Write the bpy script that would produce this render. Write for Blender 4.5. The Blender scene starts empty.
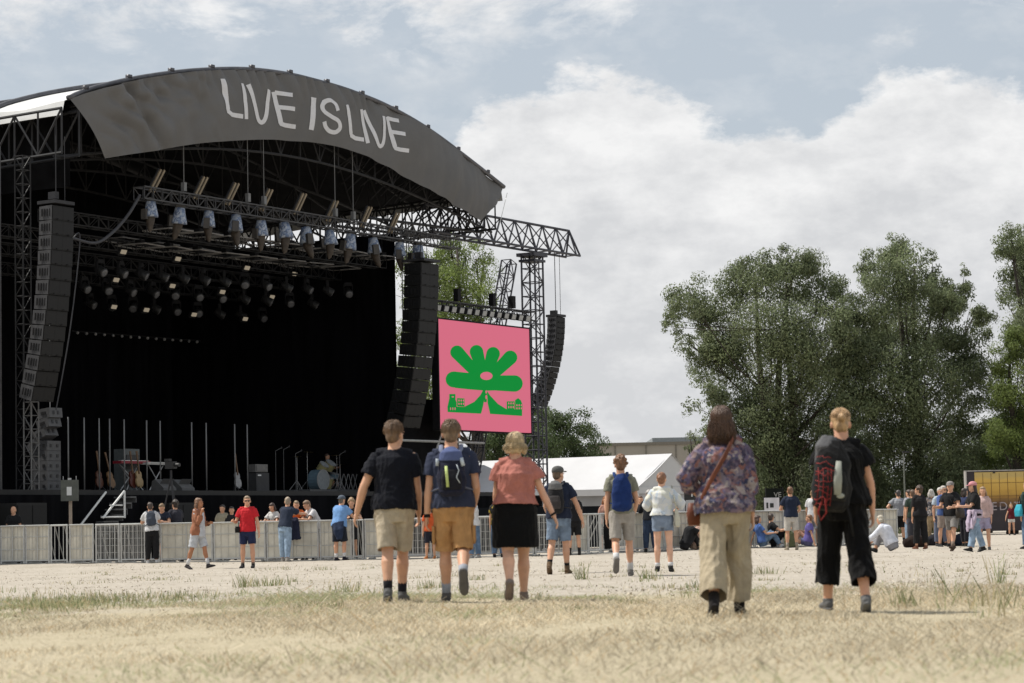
SKY_S=.1; SUN_S=4.0; EXPO=.36; SCR_E=.72; SKYC=(4.3,4.7,5.1); CL_B=(7.1,7.1,7.1); CL_D=(5.2,5.28,5.42)
import bpy, bmesh, math, random
import numpy as np
from mathutils import Vector as V, Matrix, Quaternion, Euler
random.seed(7); rng = np.random.default_rng(11)
scn = bpy.context.scene; COL = scn.collection
PI = math.pi; rad = math.radians
# ------------------------------------------------------------------ camera numbers
FPX = 2418.0; EYE = 0.72
TH = math.atan((532-341.5)/FPX); RHO = rad(1.2)
cF = V((0, math.cos(TH), math.sin(TH))); _u = V((0, -math.sin(TH), math.cos(TH))); _x = V((1, 0, 0))
cR = _x*math.cos(RHO)-_u*math.sin(RHO); cU = _u*math.cos(RHO)+_x*math.sin(RHO)
CAM = V((0, 0, EYE))
def ray(px, py): return cF+cR*((px-512)/FPX)+cU*((341.5-py)/FPX)
def at(px, py, Y):
    r = ray(px, py); return CAM+r*(Y/r.y)
def xat(px, Y, py=530): return at(px, py, Y).x
# ------------------------------------------------------------------ mesh builder
class MB:
    def __init__(s): s.v = []; s.f = []; s.m = []
    def add(s, vs, fs, mi=0):
        o = len(s.v); s.v += [tuple(p) for p in vs]; s.f += [tuple(i+o for i in f) for f in fs]; s.m += [mi]*len(fs)
    def box(s, c, d, rot=None, mi=0, taper=1.0):
        c = V(c); hx, hy, hz = d[0]/2, d[1]/2, d[2]/2; P = []
        for sz in (-1, 1):
            k = taper if sz > 0 else 1
            for sx, sy in ((-1, -1), (1, -1), (1, 1), (-1, 1)):
                p = V((sx*hx*k, sy*hy*k, sz*hz)); P.append(c+(rot @ p if rot else p))
        s.add(P, [(3, 2, 1, 0), (4, 5, 6, 7), (0, 1, 5, 4), (1, 2, 6, 5), (2, 3, 7, 6), (3, 0, 4, 7)], mi)
    def span(s, a, b, mi=0):
        s.box([(a[i]+b[i])/2 for i in range(3)], [abs(b[i]-a[i]) for i in range(3)], mi=mi)
    def loft(s, pts, rads, side=(1, 0, 0), n=12, mi=0, rnd=False, power=None):
        pts = [V(p) for p in pts]; rads = [r if isinstance(r, (tuple, list)) else (r, r) for r in rads]; side = V(side)
        if rnd:
            t0 = (pts[0]-pts[1]).normalized(); t1 = (pts[-1]-pts[-2]).normalized(); a, b = rads[0], rads[-1]
            ra, rb = min(a), min(b)
            pts = [pts[0]+t0*ra*.85, pts[0]+t0*ra*.5]+pts+[pts[-1]+t1*rb*.5, pts[-1]+t1*rb*.85]
            rads = [(a[0]*.5, a[1]*.5), (a[0]*.86, a[1]*.86)]+rads+[(b[0]*.86, b[1]*.86), (b[0]*.5, b[1]*.5)]
        N = len(pts); P = []
        for i in range(N):
            t = (pts[min(i+1, N-1)]-pts[max(i-1, 0)])
            t = t.normalized() if t.length > 1e-9 else V((0, 0, 1))
            a = side-t*side.dot(t)
            if a.length < 1e-3: a = V((0, 1, 0))-t*t.y
            if a.length < 1e-3: a = V((0, 0, 1))-t*t.z
            a.normalize(); b = t.cross(a)
            for k in range(n):
                an = 2*PI*k/n; c, q = math.cos(an), math.sin(an)
                if power: c = math.copysign(abs(c)**power, c); q = math.copysign(abs(q)**power, q)
                P.append(pts[i]+a*(rads[i][0]*c)+b*(rads[i][1]*q))
        F = [tuple(range(n))[::-1], tuple((N-1)*n+k for k in range(n))]
        for i in range(N-1):
            for k in range(n):
                k2 = (k+1) % n; F.append((i*n+k, i*n+k2, (i+1)*n+k2, (i+1)*n+k))
        s.add(P, F, mi)
    def tube(s, a, b, r, n=6, mi=0, r2=None): s.loft([a, b], [r, r if r2 is None else r2], (0.31, .22, .93), n, mi)
    def path(s, pts, r, n=6, mi=0, side=(0.31, .22, .93)): s.loft(pts, r if isinstance(r, list) else [r]*len(pts), side, n, mi)
    def ell(s, c, r, rot=None, n=12, m=8, mi=0):
        c = V(c); P = []; r = r if isinstance(r, (tuple, list)) else (r, r, r)
        for j in range(1, m):
            a = PI*j/m
            for k in range(n):
                b = 2*PI*k/n; p = V((r[0]*math.sin(a)*math.cos(b), r[1]*math.sin(a)*math.sin(b), r[2]*math.cos(a)))
                P.append(c+(rot @ p if rot else p))
        top = V((0, 0, r[2])); P.append(c+(rot @ top if rot else top)); P.append(c-(rot @ top if rot else top))
        T = len(P)-2; F = []
        for k in range(n): F.append((T, k, (k+1) % n)); F.append((T+1, (m-2)*n+(k+1) % n, (m-2)*n+k))
        for j in range(m-2):
            for k in range(n):
                k2 = (k+1) % n; F.append((j*n+k, (j+1)*n+k, (j+1)*n+k2, j*n+k2))
        s.add(P, F, mi)
    def grid(s, fn, nu, nv, mi=0):
        P = [fn(i/nu, j/nv) for j in range(nv+1) for i in range(nu+1)]
        s.add(P, [(j*(nu+1)+i, j*(nu+1)+i+1, (j+1)*(nu+1)+i+1, (j+1)*(nu+1)+i) for j in range(nv) for i in range(nu)], mi)
    def truss(s, a, b, w, h=None, r=.025, step=None, up=(0, 0, 1), n=5, lac=.6, tri=False):
        a = V(a); b = V(b); h = h or w; d = (b-a); L = d.length; d.normalize(); up = V(up); x = d.cross(up)
        if x.length < .1: x = V((1, 0, 0))
        x.normalize(); z = x.cross(d)
        cs = [(x*w/2+z*h/2), (-x*w/2+z*h/2), (-x*w/2-z*h/2), (x*w/2-z*h/2)]
        if tri: cs = [x*w/2+z*h/2, -x*w/2+z*h/2, -z*h/2]
        for c in cs: s.tube(a+c, b+c, r, n)
        m = max(2, round(L/(step or w))); K = len(cs)
        for i in range(m+1):
            p = a+d*(L*i/m)
            for k in range(K): s.tube(p+cs[k], p+cs[(k+1) % K], r*lac, 4)
            if i < m:
                q = a+d*(L*(i+1)/m)
                for k in range(K):
                    k2 = (k+1) % K
                    if (i+k) % 2: s.tube(p+cs[k], q+cs[k2], r*lac, 4)
                    else: s.tube(p+cs[k2], q+cs[k], r*lac, 4)
    def mesh(s, name, mats, smooth=False):
        me = bpy.data.meshes.new(name); me.from_pydata(s.v, [], s.f)
        mats = mats if isinstance(mats, (list, tuple)) else [mats]
        for m in mats: me.materials.append(m)
        if len(mats) > 1: me.polygons.foreach_set('material_index', s.m)
        if smooth: me.polygons.foreach_set('use_smooth', [True]*len(me.polygons))
        me.update(); return me
    def build(s, name, mats, parent=None, smooth=False, fix=True):
        me = s.mesh(name, mats, smooth)
        if fix:
            bm = bmesh.new(); bm.from_mesh(me); bmesh.ops.recalc_face_normals(bm, faces=bm.faces); bm.to_mesh(me); bm.free()
        o = bpy.data.objects.new(name, me); COL.objects.link(o)
        if parent: o.parent = parent
        return o
def tag(o, label=None, cat=None, group=None, kind=None):
    if label: o['label'] = label
    if cat: o['category'] = cat
    if group: o['group'] = group
    if kind: o['kind'] = kind
    return o
def empty(name, loc=(0, 0, 0), rz=0.0):
    o = bpy.data.objects.new(name, None); o.empty_display_size = .3; COL.objects.link(o); o.location = loc; o.rotation_euler = (0, 0, rz); return o
def dup(o, parent=None):
    c = o.copy(); COL.objects.link(c)
    if parent: c.parent = parent
    for ch in list(o.children): dup(ch, c)
    return c
# ------------------------------------------------------------------ materials
_M = {}
def nt(name):
    m = bpy.data.materials.new(name); m.use_nodes = True; t = m.node_tree; b = t.nodes['Principled BSDF']; return m, t, b
def mat(name, col, rough=.7, var=.15, scale=8., bump=0., bscale=None, metal=0., spec=.3, sheen=0., coord='Object', stretch=(1, 1, 1), detail=5, trans=0.):
    if name in _M: return _M[name]
    m, t, b = nt(name); N = t.nodes; Lk = t.links
    b.inputs['Roughness'].default_value = rough; b.inputs['Metallic'].default_value = metal
    b.inputs['Specular IOR Level'].default_value = spec
    tc = N.new('ShaderNodeTexCoord'); mp = N.new('ShaderNodeMapping'); mp.inputs['Scale'].default_value = stretch
    Lk.new(tc.outputs[coord], mp.inputs[0])
    nz = N.new('ShaderNodeTexNoise'); nz.inputs['Scale'].default_value = scale; nz.inputs['Detail'].default_value = detail; Lk.new(mp.outputs[0], nz.inputs['Vector'])
    rp = N.new('ShaderNodeValToRGB'); c = V(col[:3])
    rp.color_ramp.elements[0].position = .3; rp.color_ramp.elements[1].position = .7
    rp.color_ramp.elements[0].color = (*[max(0, x*(1-var)) for x in c], 1); rp.color_ramp.elements[1].color = (*[min(1, x*(1+var)) for x in c], 1)
    Lk.new(nz.outputs['Fac'], rp.inputs[0]); Lk.new(rp.outputs[0], b.inputs['Base Color'])
    if bump:
        n2 = N.new('ShaderNodeTexNoise'); n2.inputs['Scale'].default_value = bscale or scale*4; n2.inputs['Detail'].default_value = 4; Lk.new(mp.outputs[0], n2.inputs['Vector'])
        bp = N.new('ShaderNodeBump'); bp.inputs['Strength'].default_value = bump; bp.inputs['Distance'].default_value = .02
        Lk.new(n2.outputs['Fac'], bp.inputs['Height']); Lk.new(bp.outputs[0], b.inputs['Normal'])
    if sheen:
        b.inputs['Sheen Weight'].default_value = sheen
    _M[name] = m; return m
def ramp_node(t, stops, interp='LINEAR'):
    rp = t.nodes.new('ShaderNodeValToRGB'); e = rp.color_ramp.elements; rp.color_ramp.interpolation = interp
    while len(e) > 1: e.remove(e[-1])
    e[0].position = stops[0][0]; e[0].color = (*stops[0][1], 1)
    for p, c in stops[1:]:
        q = e.new(p); q.color = (*c, 1)
    return rp
def patterned(name, cols, scale=9., rough=.75):
    if name in _M: return _M[name]
    m, t, b = nt(name); N = t.nodes; Lk = t.links; b.inputs['Roughness'].default_value = rough; b.inputs['Specular IOR Level'].default_value = .2
    tc = N.new('ShaderNodeTexCoord'); nz = N.new('ShaderNodeTexNoise'); nz.inputs['Scale'].default_value = scale*.9; nz.inputs['Detail'].default_value = 3
    Lk.new(tc.outputs['Object'], nz.inputs['Vector'])
    mx = N.new('ShaderNodeVectorMath'); mx.operation = 'MULTIPLY_ADD'; mx.inputs[1].default_value = (.22, .22, .22)
    Lk.new(nz.outputs['Color'], mx.inputs[0]); Lk.new(tc.outputs['Object'], mx.inputs[2])
    vo = N.new('ShaderNodeTexVoronoi'); vo.inputs['Scale'].default_value = scale*1.9; Lk.new(mx.outputs[0], vo.inputs['Vector'])
    sp = N.new('ShaderNodeSeparateColor'); Lk.new(vo.outputs['Color'], sp.inputs[0])
    n = len(cols); rp = ramp_node(t, [(i/n, c) for i, c in enumerate(cols)], 'CONSTANT'); Lk.new(sp.outputs[0], rp.inputs[0])
    mix = N.new('ShaderNodeMix'); mix.data_type = 'RGBA'; n3 = N.new('ShaderNodeTexNoise'); n3.inputs['Scale'].default_value = scale*3; Lk.new(tc.outputs['Object'], n3.inputs['Vector'])
    r2 = ramp_node(t, [(0, cols[0]), (.42, cols[0]), (.6, cols[-1]), (1, cols[-1])]); Lk.new(n3.outputs['Fac'], r2.inputs[0])
    mix.inputs[0].default_value = .3; Lk.new(rp.outputs[0], mix.inputs[6]); Lk.new(r2.outputs[0], mix.inputs[7]); Lk.new(mix.outputs[2], b.inputs['Base Color'])
    _M[name] = m; return m
def cloth(c, k=''):
    nm = 'cloth_%02x%02x%02x%s' % (*[int(min(1, x)*255) for x in c], k)
    return mat(nm, c, rough=.85, var=.14, scale=12, bump=.35, bscale=60, spec=.12, sheen=.04)
def denim(c): return mat('denim_%02x%02x' % (int(c[0]*255), int(c[2]*255)), c, rough=.9, var=.3, scale=9, bump=.3, bscale=220, spec=.1)
def skin(c=(.50, .29, .20)):
    c = (min(.7, c[0]*1.14), c[1]*1.10, c[2]*1.02)
    nm = 'skin_%02x%02x' % (int(c[0]*255), int(c[1]*255))
    if nm in _M: return _M[nm]
    m = mat(nm, c, rough=.5, var=.1, scale=10, bump=.05, bscale=120, spec=.4)
    b = m.node_tree.nodes['Principled BSDF']; b.inputs['Subsurface Weight'].default_value = .08; b.inputs['Subsurface Radius'].default_value = (.02, .008, .004); return m
def hairm(c):
    nm = 'hair_%02x%02x%02x' % tuple(int(x*255) for x in c)
    return mat(nm, c, rough=.45, var=.45, scale=30, bump=.6, bscale=90, spec=.5, stretch=(1, 1, .25))
METAL_D = mat('dark_steel', (.035, .035, .038), .55, .2, 5, metal=.3)
METAL_G = mat('galvanised_steel', (.42, .42, .42), .5, .18, 6, metal=.5)
METAL_A = mat('aluminium_truss', (.060, .060, .063), .5, .15, 6, metal=.2)
BLACK = mat('matte_black', (.012, .012, .013), .75, .25, 6, spec=.15)
PLASTIC = mat('black_plastic', (.02, .02, .021), .45, .2, 12, spec=.4)
RUBBER = mat('rubber', (.03, .03, .03), .9, .2, 12)
PAINTW = mat('white_paint', (.72, .72, .70), .5, .06, 5)
EYE_M = mat('eye_dark', (.03, .02, .015), .3, .1, 5); LIP_M = mat('lip', (.36, .13, .11), .5, .1, 5)
# ------------------------------------------------------------------ terrain
CTRL = []
def terrain(x, y):
    w0 = .25; num = 0; den = w0
    for cx, cy, cz, r in CTRL:
        w = math.exp(-((x-cx)**2+((y-cy)*.7)**2)/(2*r*r)); num += w*cz; den += w
    return num/den
# ------------------------------------------------------------------ people
JOBS = []      # (object, voxel, smooth iterations, fold amplitude, extra MB, fold seed)
PEOPLE = []
def folds(co, amp, seed, vert=1.0):
    r = np.random.default_rng(seed); d = np.zeros(len(co))
    warp = np.zeros_like(co)
    for i in range(3):
        k = r.normal(size=3)*7; warp[:, i % 3] += .035*np.sin(co @ k+r.uniform(0, 6))
        k = r.normal(size=3)*14; warp[:, (i+1) % 3] += .015*np.sin(co @ k+r.uniform(0, 6))
    c = co+warp
    for i, fr in enumerate((16, 23, 34, 48, 75)):
        for q in range(2):
            k = r.normal(size=3); k[2] *= .45*vert; k /= np.linalg.norm(k); a = 1-np.abs(np.sin(c @ (k*fr)+r.uniform(0, 6)))*1.57
            gate = .5+.5*np.sin(co @ (r.normal(size=3)*6)+r.uniform(0, 6)); d += a*gate*(16/fr)**.8
    return d*amp*.5
def job(name, mb, mats, parent, voxel, it=3, amp=0., extra=None, seed=1, label=None, cuts=()):
    o = mb.build(name, mats, parent, fix=False)
    md = o.modifiers.new('r', 'REMESH'); md.mode = 'VOXEL'; md.voxel_size = voxel; md.use_smooth_shade = True
    if it:
        sm = o.modifiers.new('s', 'SMOOTH'); sm.factor = .5; sm.iterations = it
    if label: o['label'] = label
    JOBS.append((o, amp, extra, seed, cuts)); return o
def finish_jobs():
    bpy.context.view_layer.update(); dg = bpy.context.evaluated_depsgraph_get(); out = []
    for o, amp, extra, seed, cuts in JOBS:
        me = bpy.data.meshes.new_from_object(o.evaluated_get(dg), depsgraph=dg); out.append(me)
    for (o, amp, extra, seed, cuts), me in zip(JOBS, out):
        n = len(me.vertices)
        if amp and n:
            co = np.empty(n*3); me.vertices.foreach_get('co', co); co = co.reshape(-1, 3)
            no = np.empty(n*3); me.vertices.foreach_get('normal', no); no = no.reshape(-1, 3)
            co += no*folds(co, amp, seed)[:, None]; me.vertices.foreach_set('co', co.ravel())
        if cuts:
            bm = bmesh.new(); bm.from_mesh(me); bm.normal_update(); kill = set()
            for f in bm.faces:
                c = f.calc_center_median()
                for p, d, r in cuts:
                    q = c-p
                    if q.length < r and f.normal.dot(d) > .62 and q.dot(d) > -.05: kill.add(f); break
            bmesh.ops.delete(bm, geom=list(kill), context='FACES'); bm.to_mesh(me); bm.free()
        old = o.data; mats = list(old.materials); o.modifiers.clear()
        if extra is not None and extra.v:
            bm = bmesh.new(); bm.from_mesh(me); base = [bm.verts.new(p) for p in extra.v]
            for f, mi in zip(extra.f, extra.m):
                try:
                    q = bm.faces.new([base[i] for i in f]); q.material_index = mi; q.smooth = True
                except ValueError: pass
            bm.to_mesh(me); bm.free()
        me.materials.clear()
        for m in mats: me.materials.append(m)
        me.polygons.foreach_set('use_smooth', [True]*len(me.polygons)); me.update()
        nm = old.name; o.data = me; bpy.data.meshes.remove(old); me.name = nm
    JOBS.clear()
def Rx(a): return Matrix.Rotation(a, 3, 'X')
def Ry(a): return Matrix.Rotation(a, 3, 'Y')
def Rz(a): return Matrix.Rotation(a, 3, 'Z')
MALE_T = [(-.16, .12, .095), (-.07, .150, .112), (0, .168, .122), (.07, .162, .118), (.16, .150, .108), (.27, .160, .115), (.36, .172, .120), (.41, .165, .112), (.445, .135, .095), (.475, .098, .078), (.52, .064, .064)]
FEM_T = [(-.16, .12, .095), (-.07, .160, .118), (0, .180, .128), (.07, .162, .118), (.16, .128, .098), (.27, .140, .112), (.35, .150, .120), (.405, .140, .100), (.44, .112, .085), (.47, .082, .068), (.51, .054, .057)]
class Rig: pass
def make_rig(H=1.75, sex='m', g=1.0, lean=2, side=0, legL=(0, 2, 0), legR=(0, 2, 0), armL=None, armR=None, head=(0, 0), fpL=0, fpR=0, turnL=6, turnR=6, slouch=0):
    J = Rig(); s = J.s = H/1.75; J.hk = 1.05; J.g = g; J.T = MALE_T if sex == 'm' else FEM_T; J.sex = sex
    J.td = (Ry(rad(side)) @ Rx(-rad(lean)) @ V((0, 0, 1))).normalized(); J.ax = (V((1, 0, 0))-J.td*J.td.x).normalized(); J.fw = J.td.cross(J.ax).normalized(); J.td = J.td*1.10
    P = J.P = V((0, 0, .93*s)); sw = (.165 if sex == 'm' else .147)*s*(.6+.4*g)
    J.leg = {}
    for nm, sg, (fl, ab, kn), fp, tu in (('L', -1, legL, fpL, turnL), ('R', 1, legR, fpR, turnR)):
        hip = P+V((sg*.088*s, 0, -.02*s)); a = rad(fl); b = rad(ab)*sg
        th = (Rz(0) @ Ry(-b) @ Rx(a) @ V((0, 0, -1)))
        sh = (Ry(-b*.6) @ Rx(a-rad(kn)) @ V((0, 0, -1)))
        fa = a-rad(kn)+rad(fp)
        fd = (Rz(-sg*rad(tu)) @ Rx(fa) @ V((0, 1, 0)))
        fu = fd.cross(V((1, 0, 0))); fu = -fu if fu.dot(-sh) < 0 else fu; fu.normalize()
        kne = hip+th*.42*s; ank = kne+sh*.41*s; J.leg[nm] = (hip, kne, ank, fd.normalized(), fu)
    J.arm = {}
    nb = P+J.td*.445*s
    for nm, sg, ar in (('L', -1, armL), ('R', 1, armR)):
        if ar is None: ar = ((sg*.16, .02, -1), (sg*.05, .12, -1))
        u, f = V(ar[0]).normalized(), V(ar[1]).normalized(); hd = V(ar[2]).normalized() if len(ar) > 2 else f
        sh = nb+J.ax*sg*sw-J.td*.025*s; el = sh+u*.305*s; wr = el+f*.258*s
        th = (V((0, 1, .2)) if abs(hd.y) < .8 else V((-sg*.5, 0, 1))); th = (th-hd*th.dot(hd)).normalized()
        J.arm[nm] = (sh, el, wr, hd, th, sg)
    J.nk = P+J.td*.50*s; yaw, pit = head
    J.hm = Rz(rad(yaw)) @ Rx(rad(pit)); hz = (J.hm @ V((0, 0, 1)))
    J.hc = J.nk+J.td*.014*s+hz*.120*s+J.hm @ V((0, .015*s, 0))
    lo = min([J.leg[k][2].z-J.leg[k][4].z*.085*s for k in 'LR']+[min((J.leg[k][2]+J.leg[k][3]*.16*s-J.leg[k][4]*.07*s).z, (J.leg[k][2]-J.leg[k][3]*.05*s-J.leg[k][4]*.075*s).z) for k in 'LR']+[P.z-.15*s])
    dz = V((0, 0, -lo))
    J.P = P+dz; J.nk += dz; J.hc += dz
    for k in 'LR':
        a = J.leg[k]; J.leg[k] = (a[0]+dz, a[1]+dz, a[2]+dz, a[3], a[4])
        b = J.arm[k]; J.arm[k] = (b[0]+dz, b[1]+dz, b[2]+dz, b[3], b[4], b[5])
    return J
def torso(mb, J, t0, t1, ez=0., n=20, hem=None):
    s, g = J.s, J.g; P = []; R = []; ts = [t for t, _, _ in J.T]
    def w(t):
        for i in range(len(J.T)-1):
            a, b = J.T[i], J.T[i+1]
            if a[0] <= t <= b[0]:
                q = (t-a[0])/(b[0]-a[0]); return a[1]+(b[1]-a[1])*q, a[2]+(b[2]-a[2])*q
        return J.T[0][1:] if t < ts[0] else J.T[-1][1:]
    N = max(3, int((t1-t0)/.035))
    for i in range(N+1):
        t = t0+(t1-t0)*i/N; a, b = w(t); gg = g if t < .36 else 1+(g-1)*.5
        e = ez if not hem else ez+(hem-ez)*max(0, 1-(t-t0)/.30)
        if t > .44: e *= .5
        P.append(J.P+J.td*t*s); R.append(((a*gg+e)*s, (b*gg*(1+(g-1)*.6)+e)*s))
    mb.loft(P, R, J.ax, n)
def legr(J): g = J.g; return .088*(.5+.5*g), .082*(.5+.5*g), .056*(.7+.3*g), .061*(.65+.35*g), .039
def body(J, extra):
    mb = MB(); s = J.s; torso(mb, J, -.105, .52, -.014); g = J.g
    mb.loft([J.nk-J.td*.06*s, J.nk+J.td*.01*s, J.hc-(J.hm @ V((0, .012, .06)))*s], [.074*s, .062*s, .062*s], J.ax, 12)
    for k in 'LR':
        q = J.arm[k][0]; mb.loft([J.nk+J.td*.0*s, (J.nk-J.td*.02*s).lerp(q, .5)-J.td*.006*s, q+J.td*.005*s], [.040*s, .038*s, .042*s], (0, 1, 0), 10, rnd=True)
    h = J.hc; M = J.hm; S0 = s; s = s*J.hk
    def hp(x, y, z): return h+M @ V((x*s, y*s, z*s))
    mb.ell(hp(0, -.008, .022), (.076*s, .094*s, .095*s), M, 16, 12); mb.ell(hp(0, .028, -.035), (.058*s, .062*s, .078*s), M, 14, 10)
    mb.ell(hp(0, .072, -.088), (.024*s, .02*s, .02*s), M); mb.ell(hp(0, .096, -.018), (.013*s, .017*s, .024*s), M, 8, 6)
    mb.ell(hp(0, .086, .022), (.035*s, .012*s, .010*s), M); mb.ell(hp(0, .084, -.055), (.022*s, .013*s, .012*s), M)
    for q in (-1, 1):
        mb.ell(hp(q*.077, -.01, -.012), (.010*s, .021*s, .032*s), M @ Rz(q*.35), 8, 6)
        extra.ell(hp(q*.031, .083, .004), (.012*s, .007*s, .006*s), M, 8, 6, mi=1); extra.ell(hp(q*.032, .091, .021), (.018*s, .006*s, .0035*s), M, 8, 5, mi=1)
    extra.ell(hp(0, .095, -.056), (.021*s, .006*s, .006*s), M, 8, 5, mi=2)
    s = S0; r0, r1, r2, r3, r4 = legr(J)
    for k, sg in (('L', -1), ('R', 1)):
        hip, kne, ank, fd, fu = J.leg[k]; d1 = kne-hip; d2 = ank-kne; bk = -fu.cross(V((1, 0, 0))); cb = d2.cross(V((1, 0, 0))).normalized(); cb = cb if cb.dot(fd) < 0 else -cb
        mb.loft([hip, hip+d1*.25, hip+d1*.6, hip+d1*.9, kne, kne+d2*.12+cb*.004, kne+d2*.32+cb*.012*s, kne+d2*.6+cb*.004, kne+d2*.85, ank], [x*s for x in (r0, r0*.98, r1*.84, r2*1.1, r2, r2*.95, r3, r3*.78, r4*1.06, r4)], (1, 0, 0), 12, rnd=True)
        mb.ell(ank, .038*s); foot(mb, J, k, 0)
        sh, el, wr, hd, th, _ = J.arm[k]; a1 = el-sh; a2 = wr-el; gg = .6+.4*g; ml = 1.0 if J.sex == 'm' else .86
        mb.ell(sh+a1*.05, .062*s*gg*ml+.002)
        mb.loft([sh, sh+a1*.35, sh+a1*.75, el, el+a2*.2, el+a2*.5, el+a2*.85, wr], [x*s*gg*ml for x in (.056, .051, .043, .040, .043, .038, .030, .028)], (1, 0, 0), 12, rnd=True)
        hand(mb, J, k)
    return mb
def hand(mb, J, k):
    s = J.s*(1 if J.sex == 'm' else .92); sh, el, wr, hd, th, sg = J.arm[k]; pn = hd.cross(th)*(-sg)   # palm normal towards the body
    if pn.dot(V((-sg, 0, 0))) < 0 and abs(pn.x) > .3: pn = -pn
    mb.loft([wr, wr+hd*.03*s, wr+hd*.085*s], [(.027*s, .019*s), (.036*s, .017*s), (.040*s, .014*s)], th, 10, rnd=True)
    for i, (o, L) in enumerate(((.030, .070), (.010, .080), (-.011, .074), (-.031, .058))):
        p = wr+hd*.083*s+th*o*s; pts = [p]; d = (hd+th*o*1.5).normalized(); ax = d.cross(pn)
        for q in range(3):
            ang = rad((16, 28, 24)[q]); d = (d*math.cos(ang)+pn*math.sin(ang)).normalized() if q == 0 else (Quaternion(ax, ang) @ d)
            p = p+d*L*s*(.42, .32, .26)[q]; pts.append(p)
        mb.loft(pts, [.0092*s, .0086*s, .0080*s, .0068*s], th, 8, rnd=True)
    p = wr+hd*.02*s+th*.026*s; d = (hd*.75+th*.6+pn*.35).normalized()
    mb.loft([p, p+d*.038*s, p+d*.038*s+(d*.8+hd*.5).normalized()*.032*s], [.0125*s, .0108*s, .0085*s], pn, 8, rnd=True)
def foot(mb, J, k, e, mi=0, sole=False):
    s = J.s; hip, kne, ank, fd, fu = J.leg[k]; sd = fd.cross(fu)
    def q(y, z): return ank+fd*y*s+fu*z*s
    if sole:
        mb.loft([q(-.075, -.074), q(-.05, -.074), q(.05, -.076), q(.12, -.076), q(.17, -.074), q(.195, -.070)], [(.022*s, .012*s), (.036*s, .013*s), (.038*s, .012*s), (.047*s, .012*s), (.038*s, .012*s), (.018*s, .008*s)], sd, 10, mi=mi)
        return
    mb.loft([q(-.055, -.045), q(-.03, -.042), q(.03, -.040), q(.09, -.052), q(.14, -.060), q(.175, -.064)], [((a+e)*s, (b+e)*s) for a, b in ((.022, .022), (.032, .036), (.034, .034), (.040, .024), (.038, .017), (.022, .010))], sd, 12, mi=mi)
def g_shoes(J, par, vox, upper, solec, high=0, nm='shoe'):
    for k in 'LR':
        mb = MB(); hip, kne, ank, fd, fu = J.leg[k]; foot(mb, J, k, .009)
        up = (kne-ank).normalized(); mb.loft([ank-fu*.03, ank+up*(.015+high)*J.s], [.046*J.s, .047*J.s], (1, 0, 0), 12)
        ex = MB(); foot(ex, J, k, 0, sole=True, mi=1)
        job(nm, mb, [upper, solec], par, max(vox, .008), 2, 0, ex)
def g_socks(J, par, vox, m, h=.10):
    for k in 'LR':
        mb = MB(); hip, kne, ank, fd, fu = J.leg[k]; up = (kne-ank); L = up.length; up.normalize()
        mb.loft([ank-up*.02, ank+up*h*.5, ank+up*h*J.s], [.041*J.s, .044*J.s, .046*J.s], (1, 0, 0), 12)
        mb.build('sock', m, par, smooth=True)
def g_top(J, par, vox, m, hem=-.05, ease=.022, hemease=.035, sleeve=.6, sl_r=.026, nm='shirt', amp=.006, seed=1, label=None, collar=.0):
    cuts = [(J.P+J.td*hem*s_, -J.td, .34*J.g) for s_ in (J.s,)]; mb = MB(); s = J.s; torso(mb, J, hem, .485+collar, ease, hem=hemease); gg = .6+.4*J.g; ml = 1 if J.sex == 'm' else .86
    for k, sg in (('L', -1), ('R', 1)):
        sh, el, wr, hd, th, _ = J.arm[k]; a1 = el-sh; a2 = wr-el
        inn = sh-J.ax*sg*.06*s; mb.ell(sh+a1*.05, (.058*gg*ml+ease*.5)*s); mb.loft([J.nk-J.td*.035*s, (J.nk-J.td*.03*s).lerp(sh, .5), sh+J.td*.015*s], [.052*s+ease*.6, .056*s+ease*.6, .058*s+ease*.6], (0, 1, 0), 12)
        r0 = (.054*gg*ml+ease*.6)*s
        if sleeve <= 1: mb.loft([inn, sh, sh+a1*sleeve*.5, sh+a1*sleeve], [r0*.9, r0*1.02, (.052*gg*ml+sl_r*.85)*s, (.048*gg*ml+sl_r)*s], (1, 0, 0), 14)
        else:
            e = sleeve-1; P = [inn, sh, sh+a1*.5, el, el+a2*e*.5, el+a2*e]; mb.loft(P, [r0*.9, r0*1.02, (.050*gg*ml+sl_r)*s, (.043*gg*ml+sl_r)*s, (.040*gg*ml+sl_r)*s, (.034*gg*ml+sl_r*.8)*s], (1, 0, 0), 14)
    for k in 'LR':
        sh, el, wr, hd, th, _ = J.arm[k]
        if sleeve <= 1: cuts.append((sh+(el-sh)*sleeve, (el-sh).normalized(), .12))
        else: cuts.append((el+(wr-el)*(sleeve-1), (wr-el).normalized(), .11))
    return job(nm, mb, m, par, vox, 3, amp, None, seed, label, cuts)
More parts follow.
